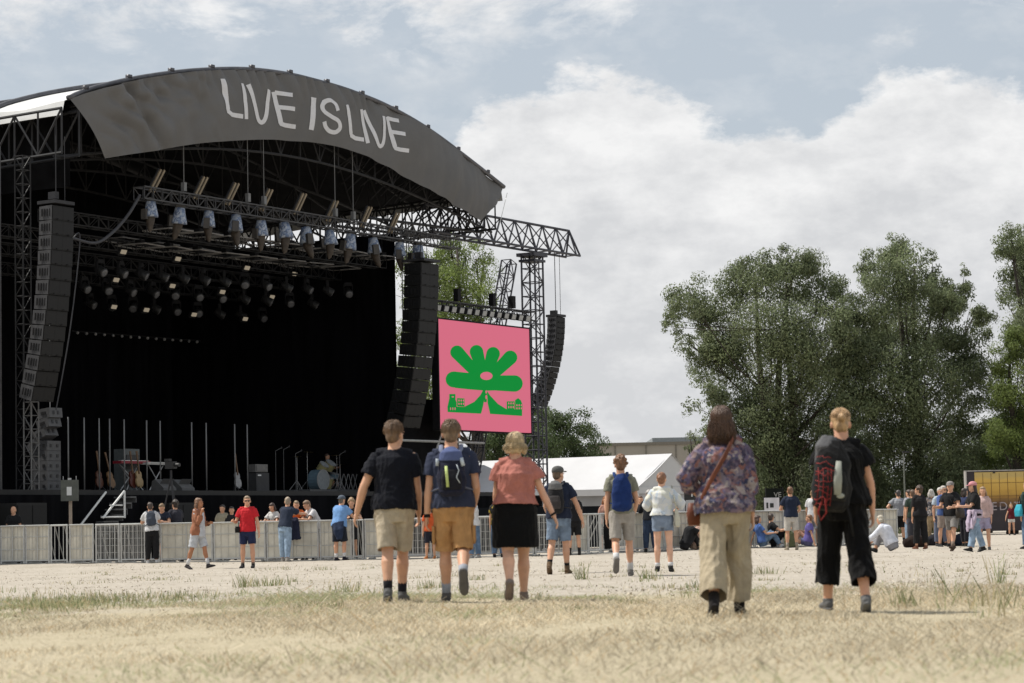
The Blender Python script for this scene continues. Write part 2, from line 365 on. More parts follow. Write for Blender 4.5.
def g_legs(J, par, vox, m, frac=.85, ease=.022, hemr=.04, waist=.09, nm='shorts', amp=.006, seed=2, flare=None, wide=0.):
    mb = MB(); s = J.s; torso(mb, J, -.15, waist, ease*.8); r0, r1, r2, r3, r4 = legr(J)
    for k, sg in (('L', -1), ('R', 1)):
        hip, kne, ank, fd, fu = J.leg[k]; d1 = kne-hip; d2 = ank-kne
        if frac <= 1.0: mb.loft([hip+V((0, 0, .02)), hip+d1*frac*.4, hip+d1*frac*.8, hip+d1*frac], [((r0+ease)*s, (r0+ease)*s), (.098*s*J.g**.5, (r0*.97+ease+wide)*s), (.094*s*J.g**.5+wide, (r1*.92+hemr*.7+wide)*s), (.093*s*J.g**.5+wide, (r1*.9+hemr*.8+wide)*s)], (1, 0, 0), 16)
        else:
            e = frac-1; fl = flare or [r1*.9+ease+.005+wide, r2+ease+.015+wide, r3+ease+wide, (r3*.8 if e < .7 else .05)+hemr*.5+wide]
            mb.loft([hip+V((0, 0, .02)), hip+d1*.45, kne-d1*.02, kne+d2*e*.45, kne+d2*e*.93, kne+d2*e], [tuple(v*s for v in (w_ if isinstance(w_, tuple) else (w_, w_))) for w_ in (r0+ease, fl[0], fl[1], fl[2], fl[3], fl[3])], (1, 0, 0), 16)
    cuts = []
    for k in 'LR':
        hip, kne, ank, fd, fu = J.leg[k]
        if frac <= 1: cuts.append((hip+(kne-hip)*frac, (kne-hip).normalized(), .16))
        else: cuts.append((kne+(ank-kne)*(frac-1), (ank-kne).normalized(), .19))
    return job(nm, mb, m, par, vox, 3, amp, None, seed, None, cuts)
def g_skirt(J, par, vox, m, frac=.7, w=.20, d=.16, top=.12, nm='skirt', amp=.005, seed=4):
    mb = MB(); s = J.s; torso(mb, J, -.06, top, .012); kn = (J.leg['L'][1]+J.leg['R'][1])/2; d1 = kn-J.P; g = J.g
    mb.loft([J.P+V((0, 0, .03)), J.P+d1*frac*.5, J.P+d1*frac], [(.185*g*s, .14*g*s), (w*g*.98*s, d*g*s), (w*g*s, d*g*s)], (1, 0, 0), 20)
    return job(nm, mb, m, par, vox, 3, amp, None, seed)
def g_hair(J, par, vox, m, style='short', n=0, seed=3, ln=.1):
    mb = MB(); ex = MB(); s = J.s*J.hk; M = J.hm; h = J.hc; r = random.Random(seed)
    def hp(x, y, z): return h+M @ V((x*s, y*s, z*s))
    mb.ell(hp(0, -.020, .038), (.081*s, .093*s, .091*s), M, 16, 12)
    mb.ell(hp(0, -.045, -.01), (.068*s, .064*s, .082*s), M, 14, 10)
    mb.ell(hp(0, .03, .075), (.062*s, .055*s, .045*s), M, 12, 8)
    if style in ('bob', 'long', 'wavy'):
        L = ln; dn = (V((0, 0, -1))*.85+M @ V((0, 0, -1))*.15)
        for q in range(-4, 5):
            a = q*.40; x, y = math.sin(a)*.072, -.012-math.cos(a)*.058
            top = hp(x, y, .0); e = top+dn*(L+r.uniform(-.02, .02))*s+M @ V((x*.3, -.012, 0))*s
            mb.loft([top, top.lerp(e, .4)+V((0, -.006, 0)), top.lerp(e, .8), e], [.030*s, .034*s, .028*s, .010*s], M @ V((1, 0, 0)), 8, rnd=True)
    if style in ('bun', 'topbun'):
        c = hp(0, -.115, .03) if style == 'bun' else hp(0, -.085, .095); mb.ell(c, (.038*s, .035*s, .036*s), M, 12, 8)
    if style == 'pony':
        a = hp(0, -.105, .04); mb.loft([a, a+(M @ V((0, -.035, -.02)))*s, a+(M @ V((0, -.04, -.10)))*s, a+(M @ V((0, -.03, -.20)))*s], [.018*s, .034*s, .036*s, .012*s], (1, 0, 0), 10, rnd=True)
    if style == 'curly':
        for i in range(60):
            a, b = r.uniform(0, 2*PI), r.uniform(-.15, 1.5); d = V((math.cos(a)*math.cos(b)*.088, math.sin(a)*math.cos(b)*.092-.022, math.sin(b)*.10+.036))
            if d.y > .045 and d.z < .05: continue
            mb.ell(hp(*d), r.uniform(.015, .026)*s, None, 8, 6)
    for i in range(n):
        a = r.uniform(0, 2*PI); t0 = r.uniform(.15, 1.2); hang = {'short': 0, 'curly': 0, 'bun': 0}.get(style, ln*.95)
        if style == 'short': t0 = r.uniform(.0, 1.6); t1 = min(t0+r.uniform(.25, .5), 2.1); lift = r.uniform(.0, .022)
        else: t1 = 1.75
        fr = math.sin(a)
        if fr > .45: t1 = min(t1, .95)
        if fr > .45 and style not in ('short', 'bun'): hang = 0
        pts = []; wob = r.uniform(-.012, .012); k = r.uniform(1.0, 1.05 if style != 'bob' else 1.10)
        for q in range(6):
            t = t0+(t1-t0)*q/5; kk = k+(lift*q if style == 'short' else 0); pts.append(hp(.084*kk*math.sin(t)*math.cos(a+wob*q*1.5), -.022+.095*kk*math.sin(t)*fr, .038+.092*kk*math.cos(t)))
        if style in ('bun',):
            pts = [p.lerp(hp(0, -.11, .03), max(0, q-2)*.22) for q, p in enumerate(pts)]
        if hang and fr < .5:
            p = pts[-1]; L = hang*s*r.uniform(.6, 1.12)
            for q in range(1, 4): pts.append(p+V((r.uniform(-.016, .016)+(p-h).x*.10*q, r.uniform(-.012, .012)-.004*q, -L*q/3)))
        w = r.uniform(.0014, .0030)*s; ex.loft(pts, [(w, w*.5)]*(len(pts)-1)+[(w*.3, w*.3)], M @ V((1, 0, 0)), 3)
    return job('hair', mb, m, par, max(vox, .008), 2, .008 if style != 'short' else .006, ex, seed)
def g_cap(J, par, m, brim=1, back=False):
    mb = MB(); s = J.s*J.hk; M = J.hm; h = J.hc
    def hp(x, y, z): return h+M @ V((x*s, y*s, z*s))
    P = []; 
    mb.loft([hp(0, -.012, .035), hp(0, -.012, .07), hp(0, -.012, .105), hp(0, -.012, .127), hp(0, -.012, .136)], [(.090*s, .104*s), (.090*s, .104*s), (.078*s, .09*s), (.048*s, .056*s), (.012*s, .014*s)], M @ V((1, 0, 0)), 18)
    sg = -1 if back else 1
    mb.loft([hp(0, sg*.065, .045), hp(0, sg*.11, .046), hp(0, sg*.15, .038), hp(0, sg*.165, .032)], [(.072*s, .006*s), (.070*s, .005*s), (.05*s, .004*s), (.02*s, .003*s)], M @ V((1, 0, 0)), 12)
    return mb.build('cap', m, par, smooth=True)
def g_glasses(J, par):
    mb = MB(); s = J.s*J.hk; M = J.hm
    def hp(x, y, z): return J.hc+M @ V((x*s, y*s, z*s))
    for q in (-1, 1):
        mb.ell(hp(q*.032, .097, .003), (.026*s, .006*s, .019*s), M, 10, 6); mb.tube(hp(q*.058, .09, .008), hp(q*.08, .0, .008), .003*s)
    mb.tube(hp(-.012, .1, .008), hp(.012, .1, .008), .003*s); return mb.build('sunglasses', PLASTIC, par, smooth=True)
def strap_pts(J, k, off, back_t=.0):
    s = J.s; sg = -1 if k == 'L' else 1
    def T(x, y, t): return J.P+J.ax*x*s+J.fw*y*s+J.td*t*s
    b = -(.125*J.g+off); f = .135*J.g+off; x = sg*.095
    return [T(sg*.06, b-.01, .40), T(x, -(.085+off), .475), T(x, .0, .505+off*.6), T(x, f*.75, .46), T(x*1.1, f, .36), T(sg*.15*J.g, f*.75, .22), T(sg*(.165*J.g+off), .0, .12), T(sg*.12*J.g, b, .05)]
def bag(J, o, label, size=(.15, .09, .23), tc=.26, mats=None, x=0., tilt=0., straps='LR', group=None, name='backpack', pocket=True, detail=None, vox=.012, lidmat=None, yoff=0.):
    s = J.s; mats = mats or [cloth((.02, .02, .022))]; e = tag(empty(name, o.location, o.rotation_euler[2]), label, 'backpack', group)
    w, d, h = size; C = J.P+J.ax*x*s+J.td*tc*s-J.fw*(.135*J.g+.02+d+yoff)*s; R = Matrix((J.ax, J.fw, J.td)).transposed() @ Ry(rad(tilt))
    def q(a, b, c): return C+R @ V((a*s, b*s, c*s))
    mb = MB(); mb.loft([q(0, 0, -h), q(0, 0, -h*.85), q(0, 0, -h*.3), q(0, 0, h*.3), q(0, .01, h*.75), q(0, .015, h)], [(w*.62*s, d*.6*s), (w*.96*s, d*1.0*s), (w*1.02*s, d*1.1*s), (w*.93*s, d*s), (w*.72*s, d*.8*s), (w*.38*s, d*.45*s)], R @ V((1, 0, 0)), 20, power=.97)
    job('main_compartment', mb, mats[0], e, vox, 3, .014, None, 5)
    if pocket:
        mb = MB(); mb.loft([q(0, -d*.9, -h*.75), q(0, -d*.95, -h*.3), q(0, -d*.85, h*.1)], [(w*.7*s, d*.4*s), (w*.75*s, d*.45*s), (w*.6*s, d*.3*s)], R @ V((1, 0, 0)), 16, power=.7)
        job('front_pocket', mb, mats[-1], e, vox, 3, .004, None, 6)
    if lidmat:
        mb = MB(); mb.loft([q(0, .0, h*.5), q(0, -.005, h*.85), q(0, .01, h*1.06)], [(w*.86*s, d*1.02*s), (w*.78*s, d*.95*s), (w*.38*s, d*.45*s)], R @ V((1, 0, 0)), 18, power=.95); job('lid', mb, lidmat, e, vox, 3, .006, None, 8)
    for k in straps:
        mb = MB(); P = strap_pts(J, k, .03); P[0] = q((.05 if k == 'R' else -.05), d*.5, h*.7); P[-1] = q((.09 if k == 'R' else -.09), d*.6, -h*.6)
        mb.path(P, [(.022*s, .007*s)]*len(P), 8, side=J.ax); mb.build('strap', mats[-1] if detail is None else detail, e, smooth=True)
    return e, q
def place(px, py, H=None, pxh=None, d=None, ctrl=True, pxs=None):
    """foot pixel -> world location; depth from body height in pixels or given"""
    if d is None: d = FPX*H/pxh
    p = at(px, py, d)
    if ctrl and abs(p.z) < .12: CTRL.append((p.x, p.y, p.z, 2.2 if d < 30 else 3.5))
    else: p.z = 0
    return p
def person(loc, rz, J, label, skinc=(.50, .29, .20), hair=(.08, .05, .03), style='short', hn=0, vox=.012, hln=.1, group=None, seed=1):
    ex = MB(); mb = body(J, ex); o = job('person', mb, [skin(skinc), EYE_M, LIP_M], None, vox, 2, 0, ex)
    o.location = loc; o.rotation_euler = (0, 0, rad(rz)); tag(o, label, 'person', group)
    if style: g_hair(J, o, vox, hairm(hair), style, int(hn*1.5), seed, hln)
    PEOPLE.append(o); return o
# ------------------------------------------------------------------ placing the cast
def BD(px):   # depth of the barrier line under a pixel column
    T = [(-200, 70.5), (0, 70), (350, 67), (560, 66), (690, 71), (880, 77), (1300, 84)]
    for (a, x), (b, y) in zip(T, T[1:]):
        if px <= b: return x+(y-x)*(px-a)/(b-a)
    return 84
POS = {}
for q in range(-80, 930, 40):
    fy = np.interp(q, [0, 350, 560, 730, 880], [553.3, 556.6, 556.0, 551.0, 550.7]); d = BD(q); CTRL.append((xat(q, d), d, .72-(fy-532)*d/FPX, 2.2))
for k, a in dict(
    A=(396, 602, 1.85, 181), B=(455, 602, 1.85, 182), C=(517, 602, 1.72, 169), D=(728, 616, 1.72, 210), E=(846, 615, 1.72, 203),
    F=(560, 575, 1.82, 107), G=(623, 573, 1.86, 120), Hh=(664, 573, 1.70, 99), I=(198, 569, 1.74, 71), Jj=(248, 569, 1.77, 72),
    N=(792, 551.5, 1.80, 63), pinkcap=(976, 551, 1.72, 70), greycap=(953, 551, 1.80, 70), dress=(921, 547, 1.74, 62), glasses=(945, 548.5, 1.78, 61),
    greytee=(900, 544, 1.72, 53), jeansback=(911, 544, 1.74, 54), tanpants=(933, 546, 1.70, 56), pinkback=(985, 551, 1.66, 64), edge=(1030, 549, 1.76, 67),
    sitwhite=(892, 554, 1.70, 66), small=(1012, 535, 1.65, 32)).items(): POS[k] = place(a[0], a[1], a[2], a[3])
def onb(px, dd, z=0): return V((xat(px, BD(px)+dd), BD(px)+dd, 0))
for k, px, dd in (('w1', 14, 1.6), ('w2', 152, -.7), ('w3', 165, .75), ('w4', 177, .9), ('w5', 223, 4), ('w6', 232, 4), ('w7', 276, .9), ('w8', 285, -.65), ('w9', 299, .8), ('w10', 309.5, .8), ('w11', 318.5, .75), ('w12', 339, -.7), ('w13', 351, .8),
                  ('w14', 430, -.7), ('w15', 474, -1.6), ('w16', 498, -1.4), ('w17', 574, -.8), ('w18', 650, -.8), ('w19', 685, -.9), ('w20', 694, -.9), ('w21', 762, -.9), ('w22', 774, -1.0), ('w23', 808, -1.0), ('w24', 814, -.5), ('w25', 700, 1.0), ('w26', 641, 1.2), ('w27', 711, -.5), ('w28', 606, 1.2)):
    POS[k] = onb(px, dd)
for k in POS:
    p = POS[k]; p.z = terrain(p.x, p.y)
NAVY = (.022, .028, .045); VN = .0085; VM = .011; VF = .014
WALK = 'people walking towards the stage'; RAIL = 'people standing at the barrier'; SIT = 'people sitting on the ground'; CHAT = 'people standing in the group on the right'
# A
J = make_rig(1.86, 'm', 1.06, 2, 1, (-13, -3.5, 10), (15, -3.5, 12), ((-.42, -.10, -.9), (-.30, .12, -1)), ((.14, .12, -1), (.0, .45, -1)), (-26, 2))
o = person(POS['A'], -3, J, 'man in plain black t-shirt and beige knee shorts walking away, left arm swung out', hair=(.17, .10, .055), hn=420, vox=VN, group=WALK)
g_top(J, o, VN, cloth((.007, .008, .013)), -.04, .024, .050, .62, .036, 't_shirt', .015, 11); g_legs(J, o, VN, cloth((.42, .36, .27)), .97, .028, .052, .08, 'shorts', .014, 12); g_socks(J, o, VN, cloth((.015, .015, .02)), .17); g_shoes(J, o, VN, cloth((.10, .10, .10)), RUBBER)
# B
J = make_rig(1.86, 'm', 1.09, 2, -1, (10, -.5, 4), (-10, .5, 50), ((-.16, -.04, -1), (-.10, .05, -1)), ((.20, -.12, -1), (-.12, .80, -.75)), (0, 4), fpR=-6)
ob = person(POS['B'], 0, J, 'man in slate blue t-shirt and tan cargo shorts with one shoe sole lifted', hair=(.20, .13, .075), hn=420, vox=VN, group=WALK)
g_top(J, ob, VN, cloth((.030, .037, .066)), -.03, .022, .040, .60, .032, 't_shirt', .014, 21); g_legs(J, ob, VN, cloth((.42, .235, .10)), .98, .028, .052, .08, 'cargo_shorts', .015, 22); g_socks(J, ob, VN, cloth((.30, .32, .36)), .13); g_shoes(J, ob, VN, cloth((.10, .095, .09)), mat('brown_sole', (.09, .07, .055), .8))
for k_, sg_ in (('L', -1), ('R', 1)):
    hp_, kn_, an_, _, _ = J.leg[k_]; c_ = hp_.lerp(kn_, .62)+V((sg_*.112, -.01, 0)); mb = MB(); mb.loft([c_-V((0, 0, .10)), c_-V((0, 0, .06)), c_+V((0, 0, .06)), c_+V((0, 0, .085))], [(.012, .06), (.020, .075), (.018, .078), (.022, .082)], (1, 0, 0), 14, power=.6); mb.build('cargo_pocket', cloth((.40, .222, .094)), ob, smooth=True)
w = J.arm['L'][2]; mb = MB(); mb.loft([w+V((0, 0, .02)), w-V((0, 0, .015))], [.034, .034], n=12); mb.build('wristband', BLACK, ob, smooth=True)
e, q = bag(J, ob, 'small navy daypack with pale blue lid and lime zip above tan shorts', (.135, .085, .20), .27, [cloth((.016, .018, .035)), cloth((.012, .013, .022))], detail=cloth((.16, .18, .26), 's'), lidmat=cloth((.085, .11, .23)), vox=.01, pocket=True)
mb = MB(); mb.path([q(-.045, -.122, .05), q(-.040, -.135, -.03), q(-.035, -.13, -.13)], [(.014, .005)]*3, 8, side=(1, 0, 0)); mb.build('lime_zip', mat('lime', (.50, .60, .22), .6), e, smooth=True)
mb = MB(); mb.path([q(.055, -.118, .06), q(.075, -.128, .01), q(.05, -.13, -.05), q(.08, -.12, -.10)], [(.005, .004)]*4, 6); mb.path([q(.10, -.05, .12), q(.115, -.05, .05)], [(.02, .01)]*2, 8); mb.path([q(-.125, -.03, .12), q(-.13, -.03, .06)], [(.02, .01)]*2, 8); mb.build('reflective_trim', mat('pale_trim', (.45, .50, .55), .5), e, smooth=True)
# C
J = make_rig(1.72, 'f', 1.24, 3, 1.5, (-14, -.5, 30), (10, -1, 4), ((-.14, .12, -1), (.10, .5, -.9)), ((.40, -.02, -.95), (.46, -.16, -1)), (4, 0), fpL=-4)
o = person(POS['C'], 2, J, 'woman with short blond bob, salmon t-shirt and black skirt walking away, right arm swung out', (.56, .33, .235), (.52, .40, .24), 'bob', 650, VN, .07, WALK, 5)
g_top(J, o, VN, cloth((.40, .155, .125)), .06, .030, .040, .50, .050, 't_shirt', .014, 31); g_skirt(J, o, VN, cloth((.004, .004, .0045)), .86, .196, .165, .13, 'skirt', .008); g_shoes(J, o, VN, cloth((.22, .17, .14)), mat('tan_sole', (.20, .16, .12), .8))
w = J.arm['R'][2]; mb = MB(); mb.loft([w+V((-.01, 0, .03)), w+V((0, 0, .012))], [.032, .031], n=12); mb.build('bracelet', BLACK, o, smooth=True)
# D
J = make_rig(1.73, 'f', 1.06, 2, -1, (-14, 2.5, 16), (12, 1, 6), ((-.50, -.06, -.85), (.45, .75, -.50)), ((.20, .0, -1), (.08, .10, -1)), (-6, 4), fpL=0)
od = person(POS['D'], -4, J, 'woman with long brown hair, loose floral blouse and wide beige trousers walking away', (.50, .29, .20), (.085, .045, .028), 'long', 1000, VN, .20, WALK, 6)
FLO = patterned('floral_print', [(.035, .030, .06), (.16, .10, .12), (.035, .045, .10), (.26, .18, .16), (.07, .05, .09), (.36, .31, .29), (.11, .085, .16), (.24, .10, .075), (.04, .035, .055), (.20, .17, .21)], 12)
g_top(J, od, VN, FLO, -.07, .045, .085, 1.35, .048, 'floral_blouse', .020, 41); g_legs(J, od, VN, cloth((.36, .305, .215)), 1.88, .030, .07, .10, 'wide_trousers', .020, 42, flare=[(.108,.118), (.104,.120), (.105,.128), (.106,.132)]); g_shoes(J, od, VN, cloth((.02, .018, .018)), RUBBER, .06, 'boot')
s_ = J.s; C0 = lambda x, y, t: J.P+J.ax*x+J.fw*y+J.td*t
eb = tag(empty('shoulder_bag', od.location, od.rotation_euler[2]), 'brown crossbody bag strap slung across the floral blouse', 'bag')
mb = MB(); mb.path([C0(.03, .17, .36), C0(.10, .12, .46), C0(.105, .0, .535), C0(.085, -.115, .475), C0(.02, -.185, .36), C0(-.09, -.20, .20), C0(-.19, -.13, .05), C0(-.235, .0, -.02), C0(-.20, .14, .06), C0(-.07, .20, .24), C0(.03, .19, .36)], [(.020, .005)]*11, 8, side=(0, 0, 1)); mb.build('strap', mat('brown_leather', (.13, .038, .018), .55, .2, 20), eb, smooth=True)
mb = MB(); mb.loft([C0(-.20, .17, -.14), C0(-.20, .18, -.05), C0(-.20, .17, .03)], [(.11, .035), (.12, .045), (.10, .02)], (1, .3, 0), 16, power=.6); mb.build('pouch', mat('brown_leather', (.1, .03, .02)), eb, smooth=True)
# E
J = make_rig(1.72, 'f', 1.12, 4, 1.5, (16, 3.5, 12), (-12, 4, 10), ((-.18, .06, -1), (-.05, .35, -1)), ((.30, .02, -1), (.06, .12, -1)), (-3, -10))
oe = person(POS['E'], 2, J, 'person with blond tied up hair in loose black top and black culottes walking away', (.52, .29, .20), (.40, .25, .12), 'bun', 550, VN, .05, WALK, 7)
g_top(J, oe, VN, cloth((.007, .007, .0075)), -.03, .035, .06, .50, .055, 'loose_top', .018, 51); g_legs(J, oe, VN, cloth((.004, .004, .0045)), 1.66, .03, .07, .10, 'culottes', .018, 52, flare=[(.108,.118), (.104,.118), (.106,.124), (.108,.13)]); g_shoes(J, oe, VN, cloth((.13, .13, .13)), RUBBER)
e, q = bag(J, oe, 'large black hiking backpack with red netting and grey panel hung on one shoulder', (.165, .10, .27), .19, [cloth((.014, .014, .015)), cloth((.02, .02, .02), 'p')], x=-.13, tilt=4, straps='L', vox=.01, pocket=True)
mb = MB()
for i in range(9):
    a = -.24+i*.045; jt = lambda: random.uniform(-.022, .022); mb.path([q(-.150, -.06, a+jt()), q(-.125+jt(), -.115, a+jt()), q(-.09+jt(), -.140, a+jt()), q(-.06, -.146, a+jt()), q(-.02+jt(), -.146, a+jt())], random.uniform(.002, .0045), 5)
for x in (-.14, -.10, -.06, -.03): mb.path([q(x, -.10-.04*(x > -.12), -.25), q(x+.01, -.135, -.10), q(x, -.125, .04)], .003, 5)
mb.path([q(-.10, -.12, -.22), q(-.12, -.10, -.30), q(-.09, -.08, -.36), q(-.05, -.10, -.30), q(-.07, -.13, -.2)], .008, 6)
mb.build('red_netting', mat('red_cord', (.26, .02, .018), .6), e, smooth=True)
mb = MB(); mb.loft([q(.03, -.15, -.16), q(.025, -.155, -.05), q(.03, -.135, .10)], [(.03, .012), (.036, .014), (.022, .012)], (1, 0, 0), 12); mb.ell(q(.055, -.145, -.165), (.035, .012, .022)); mb.build('grey_panel', mat('grey_green_panel', (.30, .31, .27), .7), e, smooth=True)
mb = MB(); mb.path([q(.08, -.02, -.12), q(.16, -.04, -.30), q(.20, -.02, -.46)], [(.010, .003)]*3, 6, side=(1, 0, 0)); mb.build('hanging_strap', BLACK, e, smooth=True)
mb = MB(); mb.loft([q(-.03, .05, .10), q(-.045, .02, .22), q(-.03, .04, .30)], [(.12, .08), (.11, .08), (.06, .05)], (1, 0, 0), 14); job('folded_jacket', mb, cloth((.10, .10, .105)), e, .011, 3, .012, None, 9)
# F
J = make_rig(1.82, 'm', 1.08, 2, 0, (-8, 3, 22), (5, 2, 3), ((-.2, .2, -1), (.1, .6, -.6)), ((.42, .05, -.9), (.30, .20, -1)), (-32, 2), fpL=4)
of = person(POS['F'], -12, J, 'man in grey cap, navy t-shirt and denim shorts walking with brown boots', hair=(.12, .08, .05), vox=VM, group=WALK)
g_cap(J, of, cloth((.09, .09, .085))); g_top(J, of, VM, cloth((.018, .024, .045)), -.04, .022, .04, .6, .032, 't_shirt', .008, 61); g_legs(J, of, VM, denim((.16, .21, .28)), .90, .026, .045, .08, 'denim_shorts', .008, 62); g_socks(J, of, VM, BLACK, .17); g_shoes(J, of, VM, cloth((.13, .085, .05)), RUBBER, .04, 'boot')
bag(J, of, 'black backpack with grey stripe on the man in grey cap', (.14, .085, .23), .27, [cloth((.02, .02, .022)), cloth((.05, .045, .045))], detail=cloth((.06, .06, .065)), lidmat=cloth((.13, .13, .13)))
# G
J = make_rig(1.86, 'm', .90, 1, 0, (-12, 2, 40), (6, 2, 2), ((-.16, -.08, -1), (-.04, .10, -1)), ((.22, .1, -1), (-.1, .75, -.7)), (6, 2), fpL=-4)
og = person(POS['G'], 0, J, 'young man with curly brown hair, grey-green t-shirt and pale shorts under a blue backpack', hair=(.16, .075, .035), style='curly', vox=VM, group=WALK)
g_top(J, og, VM, cloth((.20, .20, .155)), -.03, .022, .035, .58, .034, 't_shirt', .008, 71); g_legs(J, og, VM, cloth((.32, .295, .26)), .93, .028, .05, .08, 'shorts', .009, 72); g_socks(J, og, VM, cloth((.55, .55, .55)), .18); g_shoes(J, og, VM, cloth((.16, .15, .14)), RUBBER)
bag(J, og, 'plain royal blue rounded backpack on the curly haired young man', (.15, .085, .245), .25, [cloth((.012, .030, .115)), cloth((.010, .026, .10))], detail=cloth((.012, .035, .13)), pocket=False)
# H
J = make_rig(1.70, 'f', 1.0, 2, 0, (3, 2, 2), (-3, 3, 4), ((-.45, .3, -.85), (.4, .9, .1)), ((.62, .25, -.75), (-.55, .5, -.5)), (-14, 6))
oh = person(POS['Hh'], -5, J, 'woman with auburn bun, pale tie-dye shirt and denim shorts walking with a tote', (.58, .36, .27), (.22, .10, .05), 'bun', vox=VM, group=WALK)
g_top(J, oh, VM, patterned('pale_tiedye', [(.55, .58, .60), (.60, .60, .50), (.42, .50, .58), (.62, .62, .60)], 6), .04, .04, .055, 1.25, .05, 'loose_shirt', .012, 81); g_legs(J, oh, VM, denim((.20, .25, .33)), .50, .024, .035, .13, 'denim_shorts', .007, 82); g_socks(J, oh, VM, cloth((.6, .6, .6)), .07); g_shoes(J, oh, VM, cloth((.03, .03, .03)), RUBBER)
eb = tag(empty('tote_bag', oh.location, oh.rotation_euler[2]), 'cream cotton tote bag hanging beside the denim shorts of the bun haired woman', 'bag')
C0 = lambda x, y, t: J.P+J.ax*x+J.fw*y+J.td*t
mb = MB(); mb.loft([C0(.25, .0, -.14), C0(.25, 0, 0), C0(.235, .0, .14)], [(.045, .14), (.05, .15), (.02, .13)], (1, 0, 0), 16, power=.6); job('pouch', mb, cloth((.50, .49, .40)), eb, .012, 3, .008)
mb = MB(); mb.path([C0(.235, .10, .12), C0(.22, .08, .30), C0(.17, .02, .50), C0(.21, -.08, .30), C0(.235, -.10, .12)], .011, 6); mb.build('strap', cloth((.50, .49, .40)), eb, smooth=True)
# I : curly pony tail, rust jacket, pale jumpsuit, looks right
J = make_rig(1.74, 'f', .95, 3, 0, (16, 5, 4), (-12, 4, 6), ((.0, .15, -1), (.2, .8, .1)), ((.15, .45, -.8), (.02, .35, .95)), (12, 0))
oi = person(POS['I'], -118, J, 'woman in rust jacket and pale grey jumpsuit shorts lifting a hand to her mouth', (.34, .16, .09), (.16, .08, .04), 'long', vox=VM, hln=.15, group='people standing in front of the barrier')
g_top(J, oi, VM, cloth((.48, .50, .53)), .0, .02, .03, .3, .03, 'jumpsuit_top', .006, 91); g_top(J, oi, VM, cloth((.30, .13, .075)), -.10, .035, .055, 1.75, .04, 'rust_jacket', .012, 92)
# open the jacket front: pale panel in front
C0 = lambda x, y, t: J.P+J.ax*x+J.fw*y+J.td*t
mb = MB(); mb.loft([C0(.0, .125, -.12), C0(.0, .13, .0), C0(0, .12, .2), C0(0, .11, .42)], [(.12, .075), (.105, .07), (.085, .065), (.07, .04)], (1, 0, 0), 14); job('jumpsuit_front', mb, cloth((.48, .50, .53)), oi, .012, 3, .006)
g_legs(J, oi, VM, cloth((.46, .48, .51)), .92, .03, .05, .1, 'jumpsuit_shorts', .008, 93); g_socks(J, oi, VM, cloth((.6, .6, .6)), .16); g_shoes(J, oi, VM, cloth((.05, .045, .045)), RUBBER)
# J : red tee
J = make_rig(1.77, 'm', 1.08, 0, 0, (2, 4, 2), (-3, 5, 3), ((-.28, -.02, -1), (-.18, .25, -1)), ((.35, .05, -.9), (.05, .9, .1)), (14, 0))
oj = person(POS['Jj'], 172, J, 'man in bright red t-shirt, navy shorts and sunglasses facing the camera', (.52, .29, .20), (.24, .17, .11), vox=VM, group='people standing in front of the barrier')
g_top(J, oj, VM, cloth((.50, .022, .030)), -.05, .024, .04, .6, .034, 't_shirt', .009, 101); g_legs(J, oj, VM, cloth((.022, .028, .07)), .80, .026, .045, .08, 'shorts', .008, 102); g_socks(J, oj, VM, cloth((.15, .12, .1)), .05); g_shoes(J, oj, VM, cloth((.02, .02, .022)), RUBBER); g_glasses(J, oj)
wr = J.arm['R'][2]+J.arm['R'][3]*.09; eb = tag(empty('camera_bag', oj.location, oj.rotation_euler[2]), 'small black bag hanging at the side of the red t-shirt man', 'bag')
C0 = lambda x, y, t: J.P+J.ax*x+J.fw*y+J.td*t
mb = MB(); mb.loft([C0(.22, .12, -.07), C0(.22, .12, .02), C0(.22, .12, .07)], [(.06, .05), (.065, .055), (.05, .04)], n=12, power=.6); mb.build('pouch', BLACK, eb, smooth=True)
mb = MB(); mb.path([C0(.2, .12, .06), C0(.19, .12, .2), C0(.08, .06, .50)], .008, 6); mb.build('strap', BLACK, eb)
# ---------------------------------------------------------------- quick figures
def fig(key, rz, label, H=1.75, sex='m', g=1.0, lean=2, side=0, legs=((3, 3, 2), (-3, 3, 3)), aL=None, aR=None, head=(0, 0), skinc=(.50, .29, .20), hair=(.08, .05, .03), style='short', top=None, tn='t_shirt', sleeve=.6, hem=-.04,
        bot=None, bn='shorts', frac=.85, flare=None, sh=(.03, .03, .03), sock=None, cap=None, capback=False, glasses=False, group=None, hln=.12, skirt=None, loc=None, seed=1, vox=VF, ease=.024):
    J = make_rig(H, sex, g, lean, side, legs[0], legs[1], aL, aR, head)
    o = person(POS[key] if loc is None else loc, rz, J, label, skinc, hair, style if not cap or style not in ('short', 'curly') else 'short', 0, vox, hln, group, seed)
    g_top(J, o, vox, top if not isinstance(top, tuple) else cloth(top), hem, ease, .045, sleeve, .034, tn, .008, seed)
    if skirt: g_skirt(J, o, vox, cloth(skirt), .8)
    if bot: g_legs(J, o, vox, bot if not isinstance(bot, tuple) else cloth(bot), frac, .026, .045, .08, bn, .008, seed+50, flare)
    if sock: g_socks(J, o, vox, cloth(sock), .12)
    g_shoes(J, o, vox, cloth(sh), RUBBER)
    if cap: g_cap(J, o, cloth(cap), back=capback)
    if glasses: g_glasses(J, o)
    return o, J
DJ = denim((.12, .18, .27)); LJ = denim((.26, .35, .46)); DKJ = denim((.03, .045, .08))
leanR = ((-.25, .75, -.65), (.2, .9, -.1)); leanL = ((.25, .75, -.65), (-.2, .9, -.1))
fwd = lambda s: ((s*.3, .6, -.75), (-s*.3, .85, .1))
